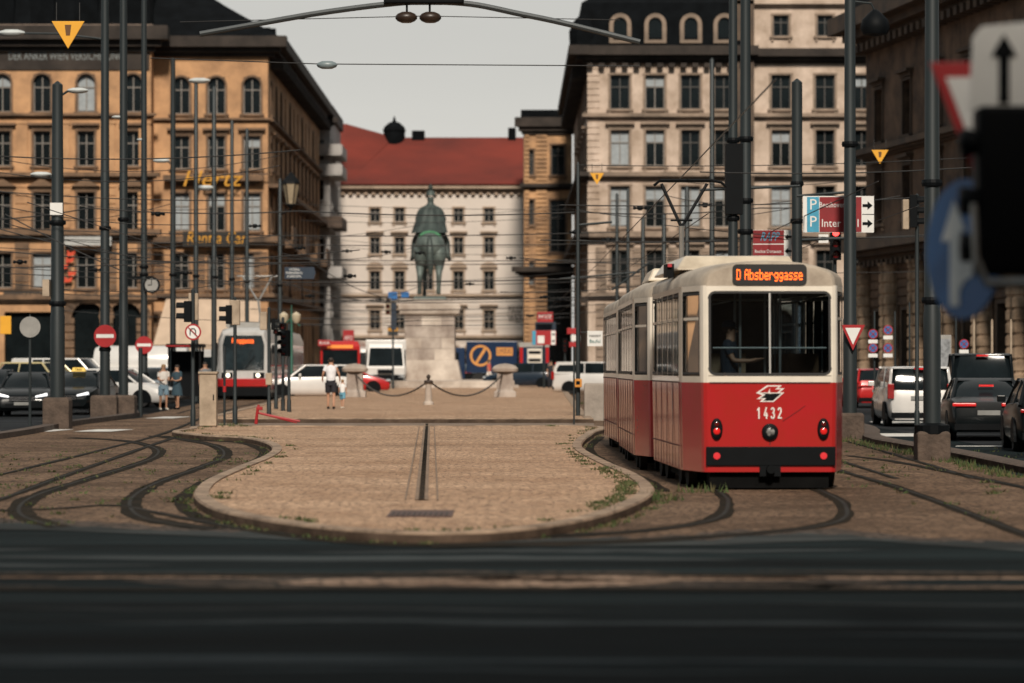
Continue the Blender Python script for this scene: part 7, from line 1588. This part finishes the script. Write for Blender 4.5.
for k in range(8):
    y0 = 165 + k * 15; Yw = random.uniform(84, 120); wire([W_(random.choice((578, 617, 664)), y0, Yw), W_(random.choice((797, 850, 1050)), y0 - random.uniform(-8, 22), Yw)], .012, "thin slack wire between the poles behind the red tram", "slack wires between the right poles", sag=random.uniform(.1, .5))
labc = "contact wire running away above the tram tracks"
for labc, x, Y0 in (('contact wire running over the roof of carriage 1432', 3.1, 40), ('contact wire just right of the pantograph, above the second track', 4.4, 75), ('contact wire over the silver tram, nearer the middle of the square', -10.8, 70), ('contact wire over the silver tram, nearer the left buildings', -12.9, 80), ('contact wire passing the stone based pole with the yield sign', 6.9, 62), ('outermost contact wire on the right, above the road with the white van', 8.9, 70)):
    wire([(x + .2, Y0, 5.35), (x, 120, 5.5), (x - .1, 180, 5.8), (x - 1, 290, 6.2)], .012, labc, "contact wires above the tracks", name="contact_wire")
# little insulators and section fittings on the wires
ib = "small dark insulator threaded on an overhead wire"
for (px, py, Y) in [(347, 251, 140), (386, 252, 140), (511, 258, 140), (300, 248, 128), (350, 276, 112), (420, 253, 140), (545, 297, 135), (560, 300, 135), (575, 232, 118), (470, 284, 160), (380, 300, 170), (310, 296, 135), (608, 240, 100), (640, 208, 100), (705, 205, 100), (560, 318, 180), (530, 316, 180), (255, 226, 118), (222, 262, 150), (186, 273, 112), (158, 214, 100), (95, 270, 112), (20, 262, 100)]:
    b = MB(); b.lathe([(.02, -.22), (.06, -.2), (.03, -.1), (.08, -.05), (.08, .05), (.03, .1), (.06, .2), (.02, .22)], (0, 0, 0), 8, 0, 'x'); tag(b.build("insulator", M_black, None, True, loc=W_(px, py, Y)), ib, "insulator", "insulators on the overhead wires")
# vertical droppers / bracket arms on the right
for (px0, py0, px1, py1, Y, lb) in [(560, 279, 640, 272, 125, "dark bracket arm left of the tram roof"), (578, 225, 612, 222, 99, "short bracket arm high on the slim grey pole"), (650, 262, 612, 290, 118, "slanting bracket above the rear of the articulated tram"), (700, 190, 800, 186, 84, "horizontal arm between the paired tall poles and the square topped pole"), (797, 196, 850, 192, 82, "horizontal arm left of the wide red direction sign"), (797, 240, 850, 238, 86, "horizontal arm behind the red signal lamp")]:
    b = MB(); b.tube([W_(px0, py0, Y), W_(px1, py1, Y)], .04, 6); tag(b.build("bracket_arm", M_pole), lb, "bracket")
# big dark lamp shade upper right
q = thing("street_lamp", "large dark bell lamp hanging beside the tall pole at the upper right", "street lamp", W_(875, 24, 78)); b = MB(); b.lathe([(.05, .35), (.12, .3), (.32, .1), (.36, -.1), (.3, -.25), (.05, -.3)], (0, 0, 0), 16); b.build("shade", M_black, q, True); b = MB(); b.tube([(0, 0, .3), (-.1, 0, .5), (-.55, 0, .55)], .03, 6); b.build("arm", M_pole, q)
